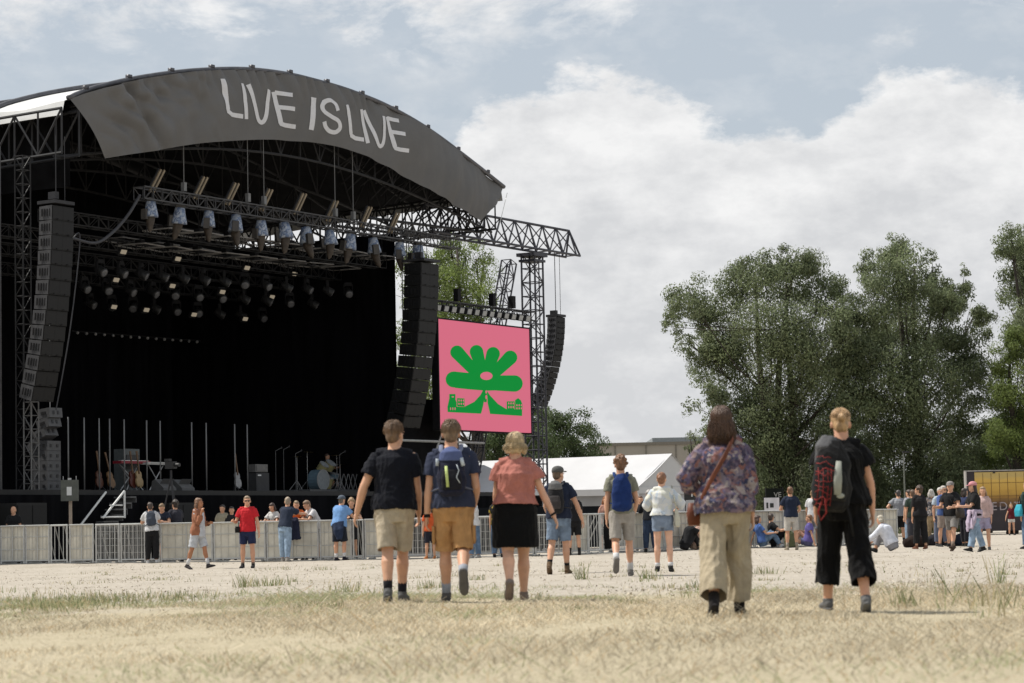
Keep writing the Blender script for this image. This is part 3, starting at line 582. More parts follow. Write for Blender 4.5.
fig('w1', 165, 'bald man in black t-shirt standing behind the far left barrier panel', H=1.7, style=None, top=(.012, .012, .013), bot=(.02, .02, .02), group=RAIL, g=1.1)
oo, Jw = fig('w2', 8, 'person in white t-shirt and black trousers leaning on the railing with a grey backpack', H=1.72, lean=10, side=-5, aL=fwd(-1), aR=fwd(1), hair=(.06, .04, .03), top=(.55, .55, .56), bot=(.012, .012, .014), bn='trousers', frac=1.95, group=RAIL, sh=(.5, .5, .5))
bag(Jw, oo, 'slate grey backpack on the person in black trousers at the railing', (.14, .07, .2), .28, [cloth((.055, .065, .085))], pocket=False, vox=.014)
fig('w3', 170, 'man in dark navy t-shirt leaning forward behind the barrier next to the dark haired one', H=1.74, lean=24, aL=fwd(-1), aR=fwd(1), head=(0, -20), hair=(.20, .13, .07), top=NAVY, bot=(.03, .03, .03), group=RAIL)
fig('w4', 35, 'dark curly haired person in charcoal t-shirt leaning behind the barrier, back turned', H=1.78, lean=10, aL=fwd(-1), aR=fwd(1), hair=(.03, .02, .015), style='curly', top=(.035, .035, .045), bot=(.02, .02, .02), group=RAIL)
fig('w5', 160, 'dark haired person in beige top low behind the barrier near the stage skirt', H=1.66, hair=(.03, .02, .015), top=(.30, .27, .20), bot=(.02, .02, .02), group=RAIL)
fig('w6', 175, 'person in black with short dark hair behind the barrier beside the beige top', H=1.60, hair=(.02, .015, .012), top=(.02, .02, .02), bot=(.02, .02, .02), group=RAIL)
fig('w7', 150, 'dark haired woman in white t-shirt behind the barrier', H=1.66, sex='f', lean=14, aL=fwd(-1), aR=fwd(1), head=(0, -16), hair=(.05, .025, .018), style='bob', top=(.55, .54, .52), bot=(.1, .1, .1), group=RAIL)
fig('w8', -25, 'man in navy t-shirt and light blue jeans leaning with both arms over the barrier', H=1.80, lean=16, legs=((6, 3, 2), (-6, 3, 2)), aL=((-.1, .9, -.35), (.1, 1, 0)), aR=((.3, .9, -.35), (.0, 1, .0)), head=(25, -4), hair=(.28, .22, .16), top=(.025, .033, .055), bot=LJ, bn='jeans', frac=1.95, sh=(.35, .33, .3), group=RAIL)
fig('w9', 165, 'person in orange t-shirt leaning behind the barrier', H=1.72, lean=20, aL=fwd(-1), aR=fwd(1), head=(20, -10), hair=(.25, .17, .1), top=(.62, .13, .03), bot=(.03, .03, .03), group=RAIL)
fig('w10', 170, 'child with brown hair peeking over the barrier beside the orange t-shirt', H=1.46, sex='f', hair=(.25, .13, .06), style='bob', top=(.35, .25, .2), bot=(.03, .03, .03), group=RAIL)
fig('w11', 120, 'man in white shirt bending over the barrier towards the child', H=1.78, lean=30, side=0, aL=fwd(-1), aR=fwd(1), head=(0, -24), hair=(.20, .12, .07), top=(.58, .56, .56), bot=(.06, .06, .06), group=RAIL)
oo, Jw = fig('w12', -28, 'man in sky blue t-shirt and dark shorts with white socks leaning on the barrier', H=1.80, g=1.12, lean=14, legs=((2, 2, 2), (12, 3, 18)), aL=fwd(-1), aR=fwd(1), head=(-5, -6), hair=(.12, .1, .08), top=(.16, .30, .55), bot=(.016, .02, .03), frac=.98, sock=(.6, .6, .6), sh=(.02, .02, .03), cap=(.10, .12, .15), capback=True, group=RAIL)
mb = MB(); mb.loft([Jw.P+V((.05, -.13, .08)), Jw.P+V((.1, -.18, -.12)), Jw.P+V((.12, -.17, -.38))], [(.19, .06), (.17, .07), (.09, .04)], n=14); job('tied_jacket', mb, cloth((.02, .03, .06)), oo, VF, 3, .02)
fig('w13', 190, 'person with light brown curls in black t-shirt behind the barrier facing the blue t-shirt', H=1.74, lean=18, aL=fwd(-1), aR=fwd(1), head=(0, -10), hair=(.32, .2, .1), style='curly', top=(.015, .015, .017), bot=(.02, .02, .02), group=RAIL)
fig('w14', 20, 'child in orange-red t-shirt and dark shorts at the barrier between the two near men', H=1.45, top=(.55, .10, .03), bot=(.02, .02, .03), frac=.95, group=RAIL, sh=(.4, .15, .05))
fig('w15', 60, 'woman with long black hair, white top and blue jeans beside a black shoulder bag', H=1.68, sex='f', aR=fwd(1), hair=(.02, .015, .012), style='long', hln=.2, top=(.60, .60, .60), bot=DJ, bn='jeans', frac=1.95, group=RAIL, sh=(.3, .3, .3))
fig('w16', -10, 'grey haired person in black top with yellow print and blue jeans at the fence', H=1.68, hair=(.4, .38, .36), style='curly', top=patterned('black_yellow_print', [(.015, .015, .015), (.02, .02, .02), (.35, .25, .02), (.015, .015, .015)], 8), bot=DJ, bn='jeans', frac=1.95, group=RAIL)
fig('w17', 10, 'person in black t-shirt and black shorts standing just past the grey capped man', H=1.76, hair=(.05, .03, .02), top=(.015, .015, .016), bot=(.012, .012, .013), frac=.92, sock=(.02, .02, .02), group=RAIL)
fig('w18', 0, 'grey haired man in black jacket and dark jeans standing at the fence', H=1.74, lean=4, aL=fwd(-1), aR=fwd(1), hair=(.40, .38, .36), style='curly', top=(.015, .017, .022), sleeve=1.9, tn='jacket', bot=DKJ, bn='jeans', frac=1.95, group=RAIL)
sitlegs = ((138, 6, 118), (134, 8, 112))
fig('w19', -60, 'dark haired man in black t-shirt sitting against the barrier next to a pink cap', H=1.72, lean=22, legs=sitlegs, aL=((-.2, .8, -.5), (.2, .9, .2)), aR=((.2, .8, -.5), (-.2, .9, .1)), hair=(.05, .03, .02), top=(.012, .014, .016), bot=(.02, .02, .02), frac=1.9, bn='trousers', group=SIT)
fig('w20', -75, 'person in pink and white cap and dusty pink t-shirt sitting on the ground', H=1.64, sex='f', lean=16, legs=sitlegs, aL=((-.2, .8, -.5), (.2, .9, .2)), aR=((.2, .8, -.5), (-.2, .9, .1)), hair=(.10, .06, .04), top=(.42, .28, .23), bot=(.36, .26, .2), frac=1.5, bn='trousers', cap=(.62, .50, .50), group=SIT)
fig('w21', -80, 'woman in blue t-shirt and jeans sitting on the ground leaning back on her arm', H=1.68, sex='f', lean=-14, legs=((132, 4, 105), (125, 6, 95)), aL=((-.2, -.4, -.9), (-.1, -.3, -1)), aR=((.2, .6, -.7), (0, 1, .1)), head=(0, 0), hair=(.06, .03, .02), style='long', top=(.07, .13, .33), bot=DJ, frac=1.9, bn='jeans', sh=(.6, .6, .6), group=SIT)
fig('w22', -95, 'man in black t-shirt and sunglasses sitting with knees raised beside a green bag', H=1.80, lean=-8, legs=sitlegs, aL=((-.2, .8, -.5), (.2, .9, .2)), aR=((.2, .8, -.5), (0, 1, .2)), head=(60, 0), hair=(.06, .04, .03), top=(.012, .012, .013), bot=(.014, .014, .015), frac=1.9, bn='trousers', glasses=True, group=SIT)
eb = tag(empty('rucksack', POS['w22']+V((.42, -.35, 0))), 'olive green rucksack standing on the ground between the sitting people', 'bag')
mb = MB(); mb.loft([V((0, 0, .02)), V((0, 0, .2)), V((0, 0, .42)), V((0, 0, .5))], [(.15, .11), (.17, .13), (.14, .10), (.06, .05)], n=16, power=.7); job('main_compartment', mb, cloth((.09, .10, .055)), eb, .015, 3, .012)
mb = MB(); mb.path([V((-.04, -.1, .45)), V((0, -.12, .52)), V((.04, -.1, .45))], .012); mb.build('carry_handle', BLACK, eb)
fig('N', 8, 'man in navy t-shirt and white shorts standing among the sitting people', H=1.80, legs=((2, 3, 2), (-2, 4, 2)), aL=((-.35, .3, -.9), (.3, .8, .0)), aR=((.35, .1, -.9), (-.1, .7, -.3)), hair=(.16, .08, .04), top=(.018, .024, .045), bot=(.45, .42, .38), frac=.92, sh=(.30, .26, .2), sock=(.3, .25, .2), group=SIT)
fig('w23', 70, 'person in purple top sitting with bare legs stretched out to the right of white shorts', H=1.70, sex='f', lean=-6, legs=((88, 6, 12), (135, 6, 112)), aL=((-.2, -.4, -.9), (-.1, -.3, -1)), aR=((.2, .6, -.5), (0, 1, .3)), hair=(.2, .1, .05), top=(.12, .10, .30), bot=(.1, .1, .2), frac=.5, group=SIT)
fig('w24', -20, 'person in white t-shirt and shorts standing partly behind the large black backpack', H=1.74, hair=(.3, .2, .1), top=(.55, .55, .55), bot=(.3, .3, .3), frac=.9, group=SIT)
fig('w25', 170, 'person in orange top with folded arms behind the fence under the menu board', H=1.62, hair=(.2, .1, .05), aL=fwd(-1), aR=fwd(1), top=(.42, .16, .06), bot=(.03, .03, .03), group=RAIL, lean=16)
fig('w26', 180, 'brown haired person in black behind the fence past the grey haired jacket', H=1.62, hair=(.1, .06, .04), top=(.02, .02, .02), bot=(.03, .03, .03), group=RAIL, lean=10)
fig('w27', 10, 'person in dark maroon t-shirt and trousers standing just left of the floral blouse', H=1.70, hair=(.06, .03, .02), top=(.05, .02, .025), bot=(.03, .025, .025), bn='trousers', frac=1.9, group=RAIL)
fig('w28', 185, 'red haired person in salmon top behind the fence near the blue backpack', H=1.60, sex='f', hair=(.3, .12, .05), style='bob', top=(.40, .22, .17), bot=(.03, .03, .03), group=RAIL)
# right hand group
fig('sitwhite', 62, 'grey blond person in loose white shirt sitting cross legged on the sand', H=1.70, sex='m', g=1.1, lean=26, legs=((134, 20, 114), (130, 26, 110)), aL=((-.2, .7, -.7), (0, .8, -.6)), aR=((.2, .7, -.7), (0, .8, -.6)), head=(0, -14), hair=(.42, .38, .30), style='bob', hln=.06, top=(.60, .62, .68), sleeve=1.9, tn='shirt', ease=.05, bot=(.25, .25, .27), bn='trousers', frac=1.8, group=SIT)
fig('greytee', 5, 'man in light grey t-shirt and black shorts with hands on hips', H=1.74, g=1.15, aL=((-.75, -.2, -.7), (.75, .4, -.4)), aR=((.5, .1, -.8), (-.2, .6, -.3)), hair=(.06, .05, .045), top=(.25, .26, .28), bot=(.012, .012, .013), frac=.92, sock=(.02, .02, .02), group=CHAT)
fig('jeansback', 40, 'dark haired person in pale patterned shirt and light jeans beside the grey t-shirt', H=1.74, hair=(.05, .03, .02), top=(.30, .30, .33), bot=LJ, bn='jeans', frac=1.95, group=CHAT)
fig('dress', 20, 'dark haired person in black t-shirt and long black trousers with back half turned', H=1.76, sex='f', g=1.08, head=(40, 4), hair=(.06, .035, .02), style='curly', top=(.016, .015, .016), ease=.04, sleeve=.8, bot=(.013, .012, .012), bn='wide_trousers', frac=1.85, flare=[.10, .095, .09, .09], sh=(.18, .08, .05), group=CHAT)
fig('tanpants', 5, 'grey blond haired person in patterned top and tan trousers behind the black dressed one', H=1.70, sex='f', hair=(.45, .42, .38), style='bob', top=patterned('dark_print', [(.04, .04, .05), (.2, .15, .12), (.05, .06, .1), (.4, .36, .33)], 9), bot=(.34, .25, .15), bn='trousers', frac=1.9, group=CHAT)
fig('glasses', 205, 'grey haired man in blue shirt over white with arms crossed', H=1.78, aL=((-.2, .4, -.8), (.9, .6, .1)), aR=((.2, .4, -.8), (-.9, .6, .1)), hair=(.42, .38, .34), top=(.06, .10, .25), sleeve=1.2, bot=(.25, .2, .17), frac=.9, glasses=True, group=CHAT)
oo, Jw = fig('greycap', 145, 'man in grey cap, black t-shirt and grey shorts striding with a dark shoulder bag', H=1.80, g=1.08, lean=3, legs=((24, 4, 6), (-20, 4, 6)), aL=((-.3, .4, -.85), (.3, .9, -.1)), aR=((.25, .3, -.9), (.1, .9, .0)), head=(10, 0), hair=(.35, .32, .3), top=(.014, .015, .015), bot=(.20, .19, .18), frac=.88, sh=(.06, .04, .03), sock=(.2, .15, .12), cap=(.24, .22, .21), group=CHAT)
eb = tag(empty('shoulder_bag', oo.location, oo.rotation_euler[2]), 'dark brown messenger bag at the hip of the grey capped striding man', 'bag')
C0 = lambda x, y, t: Jw.P+Jw.ax*x+Jw.fw*y+Jw.td*t
mb = MB(); mb.loft([C0(-.26, .05, -.08), C0(-.26, .05, .05), C0(-.25, .05, .16)], [(.07, .17), (.08, .18), (.05, .15)], (1, 0, 0), 16, power=.6); mb.build('pouch', mat('dark_brown_bag', (.035, .028, .022), .6), eb, smooth=True)
mb = MB(); mb.path([C0(-.25, .08, .14), C0(-.1, .17, .3), C0(.09, .10, .49), C0(.09, -.10, .49), C0(-.1, -.16, .3), C0(-.25, -.04, .14)], .014); mb.build('strap', BLACK, eb)
oo, Jw = fig('pinkcap', 100, 'woman in pink cap, black t-shirt and jeans, lilac jacket tied round her waist', H=1.72, sex='f', g=1.05, legs=((14, 3, 3), (-14, 3, 5)), aL=((-.15, .5, -.8), (0, .95, .0)), aR=((.15, .45, -.85), (-.1, .9, .1)), head=(10, 0), skinc=(.5, .3, .22), hair=(.035, .018, .014), style='long', hln=.22, top=(.012, .012, .013), ease=.04, sleeve=.75, bot=LJ, bn='jeans', frac=1.95, flare=[.10, .09, .085, .085], cap=(.55, .25, .27), group=CHAT)
mb = MB(); mb.loft([Jw.P+V((0, 0, .12)), Jw.P+V((0, 0, .06)), Jw.P+V((0, -.02, -.10))], [(.21, .17), (.23, .19), (.20, .16)], n=16); mb.loft([Jw.P+V((-.10, .15, .1)), Jw.P+V((-.12, .22, -.2)), Jw.P+V((-.14, .24, -.42))], [(.05, .03), (.09, .04), (.05, .03)]); mb.loft([Jw.P+V((-.2, .05, .1)), Jw.P+V((-.24, .12, -.15)), Jw.P+V((-.22, .18, -.35))], [(.06, .04), (.11, .06), (.07, .03)]); job('tied_jacket', mb, cloth((.42, .35, .44)), oo, VF, 3, .02)
fig('pinkback', 165, 'person in pale pink shirt and shorts mostly hidden behind the pink capped woman', H=1.64, sex='f', hair=(.3, .2, .12), style='long', top=(.5, .36, .34), sleeve=1.5, bot=(.35, .32, .45), frac=.8, group=CHAT)
fig('small', 185, 'small distant woman in dark red top and white shorts raising a hand to her head', H=1.62, sex='f', aL=((-.7, .2, .1), (.5, .1, .9)), aR=((.4, 0, -.9), (.3, .2, -.9)), hair=(.35, .22, .12), style='long', top=(.10, .015, .02), sleeve=.2, bot=(.55, .53, .5), frac=.5, vox=.02)
oo, Jw = fig('edge', 30, 'person at the right edge of the picture in dark green top and jeans', H=1.76, sex='f', hair=(.4, .3, .2), style='bun', top=(.03, .05, .045), sleeve=1.8, bot=DJ, bn='jeans', frac=1.95, group=CHAT)
eb = tag(empty('shopping_bag', oo.location, oo.rotation_euler[2]), 'bright turquoise bag hanging from the person at the right edge', 'bag')
mb = MB(); mb.loft([V((-.30, .05, .85)), V((-.30, .05, 1.0)), V((-.28, .05, 1.16))], [(.05, .12), (.06, .13), (.03, .10)], n=14, power=.6); job('pouch', mb, mat('turquoise', (.03, .32, .42), .6), eb, .014, 3, .01)
mb = MB(); mb.path([V((-.28, .1, 1.14)), V((-.24, .05, 1.38)), V((-.28, 0, 1.14))], .010); mb.build('strap', BLACK, eb)
for i_, (px_, d_, kw) in enumerate(((914, 71, dict(rz=10, label='brown haired person in dark green t-shirt between the pale shirt and the black outfit', H=1.68, hair=(.12, .07, .04), top=(.03, .045, .035), bot=(.05, .05, .06), bn='trousers', frac=1.9)),
    (941, 72, dict(rz=190, label='white haired person in pale blue t-shirt behind the man with crossed arms', H=1.74, hair=(.5, .48, .45), top=(.40, .46, .52), bot=(.12, .14, .2), bn='jeans', frac=1.9)),
    (965, 71, dict(rz=-60, label='dark haired person in dark blue top seen between grey cap and pink cap', H=1.70, sex='f', hair=(.03, .02, .015), style='long', top=(.03, .04, .09), bot=(.02, .02, .025), bn='trousers', frac=1.9)))):
    rz_ = kw.pop('rz'); lb_ = kw.pop('label'); p_ = V((xat(px_, d_), d_, 0)); p_.z = terrain(p_.x, p_.y); fig('x', rz_, lb_, group=CHAT, loc=p_, seed=60+i_, **kw)
# stage crew: on the stage deck, placed in the stage section
# ------------------------------------------------------------------ the stage, in its own frame: s along the front, b to the back, z up
PHI = rad(58); L0 = at(70, 97, 76); L0 = V((L0.x, L0.y, 0)); uS = V((math.cos(PHI), math.sin(PHI), 0)); nS = V((-uS.y, uS.x, 0))
def hit(px, py, b=0.):
    r = ray(px, py); o = L0+nS*b; t = ((o-CAM).dot(nS))/r.dot(nS); p = CAM+r*t; return (p-L0).dot(uS), p.z
def W3(s, b, z): return L0+uS*s+nS*b+V((0, 0, z))
def pxof(p):
    d = p-CAM; w = d.dot(cF); return 512+FPX*d.dot(cR)/w, 341.5-FPX*d.dot(cU)/w
def hitz(px, py, z):   # where the pixel meets height z, in stage coordinates
    r = ray(px, py); t = (z-EYE)/r.z; p = CAM+r*t-L0; return p.dot(uS), p.dot(nS)
def sthing(name, label, cat, s=0, b=0, z=0, group=None, rz=0): return tag(empty(name, W3(s, b, z), PHI+rz), label, cat, group)
DECK = 2.33; W = 25.76
topc = [hit(x, y) for x, y in ((68, 98.5), (85, 91.5), (100, 87), (125, 81), (150, 76.5), (175, 73), (200, 70.7), (235, 69.5), (262, 71), (290, 75), (315, 81), (340, 88), (360, 95), (380, 103), (400, 113), (420, 124.5), (440, 138), (460, 153), (482, 170), (504, 187.5))]
botc = [hit(x, y) for x, y in ((104, 158.5), (125, 155), (150, 151.5), (175, 147), (200, 143.5), (240, 140.5), (270, 139.5), (300, 141.5), (320, 144), (340, 148), (360, 154.5), (380, 162.5), (400, 173.5), (420, 185.5), (440, 198.5), (455, 208.5), (468, 216), (478, 221.5))]
def samp(c, t):
    n = len(c)-1; L = [0]
    for i in range(n): L.append(L[-1]+math.hypot(c[i+1][0]-c[i][0], c[i+1][1]-c[i][1]))
    q = t*L[-1]
    for i in range(n):
        if q <= L[i+1] or i == n-1:
            # Catmull-Rom
            u = (q-L[i])/(L[i+1]-L[i]); p = [c[max(0, i-1)], c[i], c[i+1], c[min(n, i+2)]]
            return tuple(.5*((2*p[1][k])+(-p[0][k]+p[2][k])*u+(2*p[0][k]-5*p[1][k]+4*p[2][k]-p[3][k])*u*u+(-p[0][k]+3*p[1][k]-3*p[2][k]+p[3][k])*u**3) for k in (0, 1))
PVC_W = mat('white_roof_pvc', (.62, .62, .61), .5, .10, 1.2); LINING = mat('black_lining', (.010, .010, .011), .9, .3, 2, spec=.05); DRAPE = mat('black_drape', (.006, .006, .007), .95, .4, 3, spec=.03, stretch=(1, 1, .1))
st = tag(empty('concert_stage', L0, PHI), 'large open air concert stage with black drapes and arched roof', 'stage')
mb = MB(); mb.span((-7, .1, DECK-.16), (29, 14.4, DECK)); mb.build('deck', mat('stage_deck', (.010, .010, .0105), .5, .3, 2), st)
def drape(name, a, b, z0, z1, m=DRAPE, amp=.05, fr=5., par=None):
    a = V(a); b = V(b); L = (b-a).length; n = (b-a).normalized().cross(V((0, 0, 1))); nu = int(L*8); mb = MB()
    mb.grid(lambda u, v: a+(b-a)*u+V((0, 0, z0+(z1-z0)*v))+n*(amp*math.sin(u*L*fr+1.3*math.sin(u*L*1.7)+v*.6)+amp*.5*math.sin(u*L*fr*2.3)), nu, 6)
    mb.grid(lambda u, v: a+(b-a)*u+V((0, 0, z0+(z1-z0)*v))-n*.12, nu, 2)
    return mb.build(name, m, par or st, smooth=True, fix=False)
drape('front_skirt', (-7, 0, 0), (29, 0, 0), .0, DECK-.16, amp=.02)
drape('back_drape', (-9, 13.6, 0), (23.2, 13.6, 0), 0, 15.5)
drape('side_drape', (21.1, 2.2, 0), (21.1, 13.5, 0), DECK, 12.6)
drape('side_drape', (-1.4, 4.2, 0), (-1.4, 13.5, 0), DECK, 13.0); drape('side_drape', (-9, 4.5, 0), (-1.5, 4.5, 0), 0, 13.0)
# arched roof skin, lining, pipes
DEP = 14.0
def arch(t, up=0): s, z = samp(topc, t); return s, z+up
mb = MB()
mb.grid(lambda u, v: V((arch(u)[0], .15+DEP*v, arch(u)[1]-.10+.05*math.cos(v*8*PI)-.6*v*v)), 60, 32)
for e in (0, 1):
    s0, z0 = arch(e); mb.grid(lambda u, v, s0=s0, z0=z0: V((s0+(-.12 if e == 0 else .12)*v, .15+DEP*u, z0-.10-.42*v+.05*math.cos(u*8*PI)*(1-v)-.6*u*u)), 32, 3)
mb.build('roof_skin', PVC_W, st, smooth=True, fix=False)
mb = MB(); mb.grid(lambda u, v: V((arch(u)[0]*.99+.1, .2+DEP*v, arch(u)[1]-.24-.6*v*v)), 40, 6); mb.build('roof_lining', LINING, st, smooth=True, fix=False)
for k, b in enumerate((0, 3.5, 7, 10.5, 14)):
    mb = MB(); P = [V((arch(i/60)[0], b, arch(i/60)[1]+.02-.6*(b/14)**2)) for i in range(61)]; mb.path(P, .085, 8, side=(0, 1, 0))
    if k:
        pass
    if k == 0:
        for i in range(2, 60, 5): mb.box(P[i]+V((0, 0, .10)), (.16, .16, .12))
    mb.build('arch_pipe', mat('arch_pipe_grey', (.10, .10, .11), .45, .2, 4, metal=.3), st, smooth=True)
mb = MB(); fz = lambda s, b: float(np.interp(s, [c[0] for c in topc], [c[1] for c in topc]))-.3-.6*(b/14)**2
mb.grid(lambda u, v: V((.2+25.3*u, 13.7, 12+(fz(.2+25.3*u, 14)-12)*v)), 60, 2); mb.build('rear_gable_cloth', LINING, st, fix=False)
mb = MB(); mb.grid(lambda u, v: V((1.3+.05*math.sin(u*30), 1.2+12.5*u, 12.2+(fz(1.3, 1.2+12.5*u)-12.2)*v)), 30, 2); mb.build('side_gable_cloth', LINING, st, fix=False)
# eave trusses left and right, cross trusses inside
def flat_truss(a, b, h, n, r=.05, lac=.035):
    mb = MB(); a = V(a); b = V(b); mb.tube(a, b, r); mb.tube(a+V((0, 0, h)), b+V((0, 0, h)), r)
    for i in range(n+1):
        p = a.lerp(b, i/n); mb.tube(p, p+V((0, 0, h)), lac)
        if i < n:
            q = a.lerp(b, (i+1)/n)
            if i % 2: mb.tube(p, q+V((0, 0, h)), lac)
            else: mb.tube(p+V((0, 0, h)), q, lac)
    return mb
TR = mat('roof_truss_steel', (.024, .024, .026), .6, .2, 4)
for s0 in (.3, -.5): flat_truss((s0, -.1, 12.95), (s0, 14, 12.7), 1.42, 14).build('eave_truss', TR, st)
for s0 in (W-.4, W+.4): flat_truss((s0-1.2, -.1, 12.95), (s0-1.2, 14, 12.7), 1.35, 16).build('eave_truss', TR, st)
for b in (.6, 4.2, 8, 12):
    mb = MB(); n = 22
    for i in range(n):
        s1, s2 = W*i/n, W*(i+1)/n; f = lambda s: np.interp(s, [c[0] for c in topc], [c[1] for c in topc])-.55-.6*(b/14)**2
        lo = lambda s: 12.95+1.5*math.sin(PI*s/W); a, c = V((s1, b, f(s1))), V((s2, b, f(s2))); a2, c2 = V((s1, b, min(lo(s1), f(s1)-.5))), V((s2, b, min(lo(s2), f(s2)-.5)))
        mb.tube(a, c, .05); mb.tube(a2, c2, .05); mb.tube(a, a2, .03); mb.tube(a, c2, .03) if i % 2 else mb.tube(a2, c, .03)
    mb.build('roof_truss', TR, st)
mb = MB()
for i in range(26): # purlins and bracing at the right end that show against the trees
    s1 = 18.2+.28*i; z = np.interp(s1, [c[0] for c in topc], [c[1] for c in topc])-.7; mb.tube((s1, .9, z), (s1+random.uniform(-.6, .6), 2.4+random.random(), z-random.uniform(.8, 1.7)), .035, 5)
mb.tube((17.5, .9, 12.75), (25.6, .9, 12.95), .06); mb.tube((17.5, 2.6, 12.6), (25.6, 2.6, 12.8), .06); mb.build('roof_bracing', TR, st)
for s0, b0 in ((-.9, 1.2), (.3, 4.0), (21.0, 1.5), (25.0, 13)):
    mb = MB(); mb.truss((s0, b0, 0), (s0, b0, 12.9), .34, r=.022, step=.45); mb.build('roof_tower', mat('dark_tower', (.016, .016, .017), .6, .2, 5) if s0 < 20 else mat('grey_truss', (.13, .13, .13), .5, .2, 5, metal=.2), st)
for s0, b0, r in ((-2.35, .8, .05), (-3.0, 2.4, .045), (-1.6, 3.4, .05)):
    mb = MB(); mb.tube((s0, b0, 0), (s0, b0, 13), r); mb.build('scaffold_pole', mat('dull_pole', (.06, .06, .06), .5, .2, 5), st)
# dark wing right of the opening, behind the right-hand loudspeaker and under the screen
mb = MB(); mb.span((21.3, 3.6, 0), (31.5, 3.9, 2.2)); mb.span((21.3, 3.6, 2.2), (27.6, 3.9, 5.2)); mb.span((20.0, 1.2, 2.33), (22.6, 1.35, 6.0)); mb.build('wing_screen', LINING, st)
mb = MB(); mb.tube((17.8, .3, hit(420, 441, .3)[1]), (24.4, .3, hit(480, 443, .3)[1]), .05); mb.tube((20.5, .3, 3.2), (21.8, .3, 5.3), .04); mb.build('wing_rail', mat('pale_rail', (.35, .35, .33), .5), st)
# banner
BAN = mat('banner_cloth', (.135, .133, .132), .8, .06, 1.2, bump=.3, bscale=11, spec=.15)
def bdisp(s, z, v):
    d = .10*math.sin(s*.9+z*.5)+.05*math.sin(s*2.3-z*1.9+math.sin(s*1.1)*1.5)
    lw = max(0, 1-s/8.5); d += lw*(.40*abs(math.sin(z*1.7+s*1.0+math.sin(s*1.3+z)*1.0))+.20*abs(math.sin(z*3.7+s*2.1+1.3*math.sin(z*1.9-s)))+.05*math.sin(z*8-s*4+2*math.sin(z*2)))
    gat = max(0, 1-v*2.2); d += gat*.17*abs(math.sin(s*4.6+z*2.4+.9*math.sin(s*2.0)))*min(1, max(0, (s-1)*.5))*min(1, max(0, (18-s)*.5))
    rw = max(0, (s-17)/9); d += rw*(.16*abs(math.sin(s*2.6-.5*z+.5*math.sin(z*2)))+.06*abs(math.sin(s*6.1-.8*z)))*min(1, v*1.4+.2)
    d *= min(1, max(0, (s-1.6*v)/1.5))
    return -d-.04-.16*math.sin(PI*v)
def bpt(u, v):
    s1, z1 = samp(topc, .003+u*.994); s2, z2 = samp(botc, u); s = s1+(s2-s1)*v; z = (z1-.03)+(z2-z1+.03)*v; e = .12*math.sin(PI*v)*(1-2*u); s += e*(1 if u < .06 or u > .94 else 0)*.0
    return V((s, bdisp(s, z, v), z))
bn = sthing('banner', 'grey fabric banner along the arched stage roof reading LIVE IS LIVE', 'banner')
mb = MB(); mb.grid(bpt, 300, 46); mb.build('cloth', BAN, bn, smooth=True, fix=False)
# invert (s,z) -> surface offset for the lettering
def b_off(s, z):
    z1 = np.interp(s, [c[0] for c in topc], [c[1] for c in topc]); z2 = np.interp(s, [c[0] for c in botc], [c[1] for c in botc]); v = min(1, max(0, (z1-z)/(z1-z2))); return bdisp(s, z, v)-.018
let = MB()
def stroke(P, wd):
    P2 = []
    for a, b in zip(P, P[1:]):
        n = max(2, int(math.hypot(b[0]-a[0], b[1]-a[1])/2)); P2 += [(a[0]+(b[0]-a[0])*i/n, a[1]+(b[1]-a[1])*i/n) for i in range(n)]
    P2.append(P[-1]); C = [hit(x, y, -.22) for x, y in P2]; V_ = []
    for i, (s, z) in enumerate(C):
        a = C[max(0, i-1)]; b = C[min(len(C)-1, i+1)]; d = (b[0]-a[0], b[1]-a[1]); L = math.hypot(*d); n = (-d[1]/L*wd/2*1.4, d[0]/L*wd/2*.9)
        for q in (-1, 0, 1): ss, zz = s+n[0]*q, z+n[1]*q; V_.append(V((ss, b_off(ss, zz), zz)))
    let.add(V_, [(i*3+q, i*3+q+1, i*3+q+4, i*3+q+3) for i in range(len(C)-1) for q in (0, 1)])
def zp(x, y): return (200+x/4.267, 60+y/4.267)
def curve(pts, n=6):
    o = []
    for i in range(len(pts)-1):
        p = [pts[max(0, i-1)], pts[i], pts[i+1], pts[min(len(pts)-1, i+2)]]
        for q in range(n):
            u = q/n; o.append(tuple(.5*((2*p[1][k])+(-p[0][k]+p[2][k])*u+(2*p[0][k]-5*p[1][k]+4*p[2][k]-p[3][k])*u*u+(-p[0][k]+3*p[1][k]-3*p[2][k]+p[3][k])*u**3) for k in (0, 1)))
    return o+[pts[-1]]
wd = .17
for P in ([(84, 82), (101, 200), (104, 222), (124, 235), (183, 241)], [(178, 100), (201, 252)],
          [(303, 125), (301, 180), (298, 230), (290, 256), (277, 264), (263, 254), (250, 226), (229, 165), (206, 104)],
          [(328, 134), (354, 262), (356, 271), (374, 277), (424, 283)], [(332, 137), (396, 149)], [(344, 199), (408, 209)],
          [(482, 160), (477, 298)],
          [(576, 218), (566, 190), (545, 174), (524, 178), (512, 198), (520, 222), (550, 244), (580, 262), (591, 290), (576, 308), (550, 304), (530, 286), (521, 264)],
          [(618, 192), (641, 300), (648, 322), (668, 333), (707, 339)], [(691, 210), (723, 354)],
          [(793, 238), (796, 290), (797, 335), (792, 360), (781, 366), (768, 356), (754, 328), (732, 272), (708, 214)],
          [(812, 240), (838, 362), (842, 376), (858, 382), (895, 387)], [(814, 246), (862, 257)], [(828, 304), (878, 316)]):
    q = [zp(*p) for p in P]; stroke(curve(q) if len(q) > 6 else q, wd)
let.build('lettering', mat('letter_white', (.62, .62, .64), .7, .05), bn, fix=False)
mb = MB(); a = V((W+.0, -.2, 14.5)); mb.tube(a, (W-.9, -.3, 12.9), .012, 4); mb.build('tie_rope', PAINTW, bn)
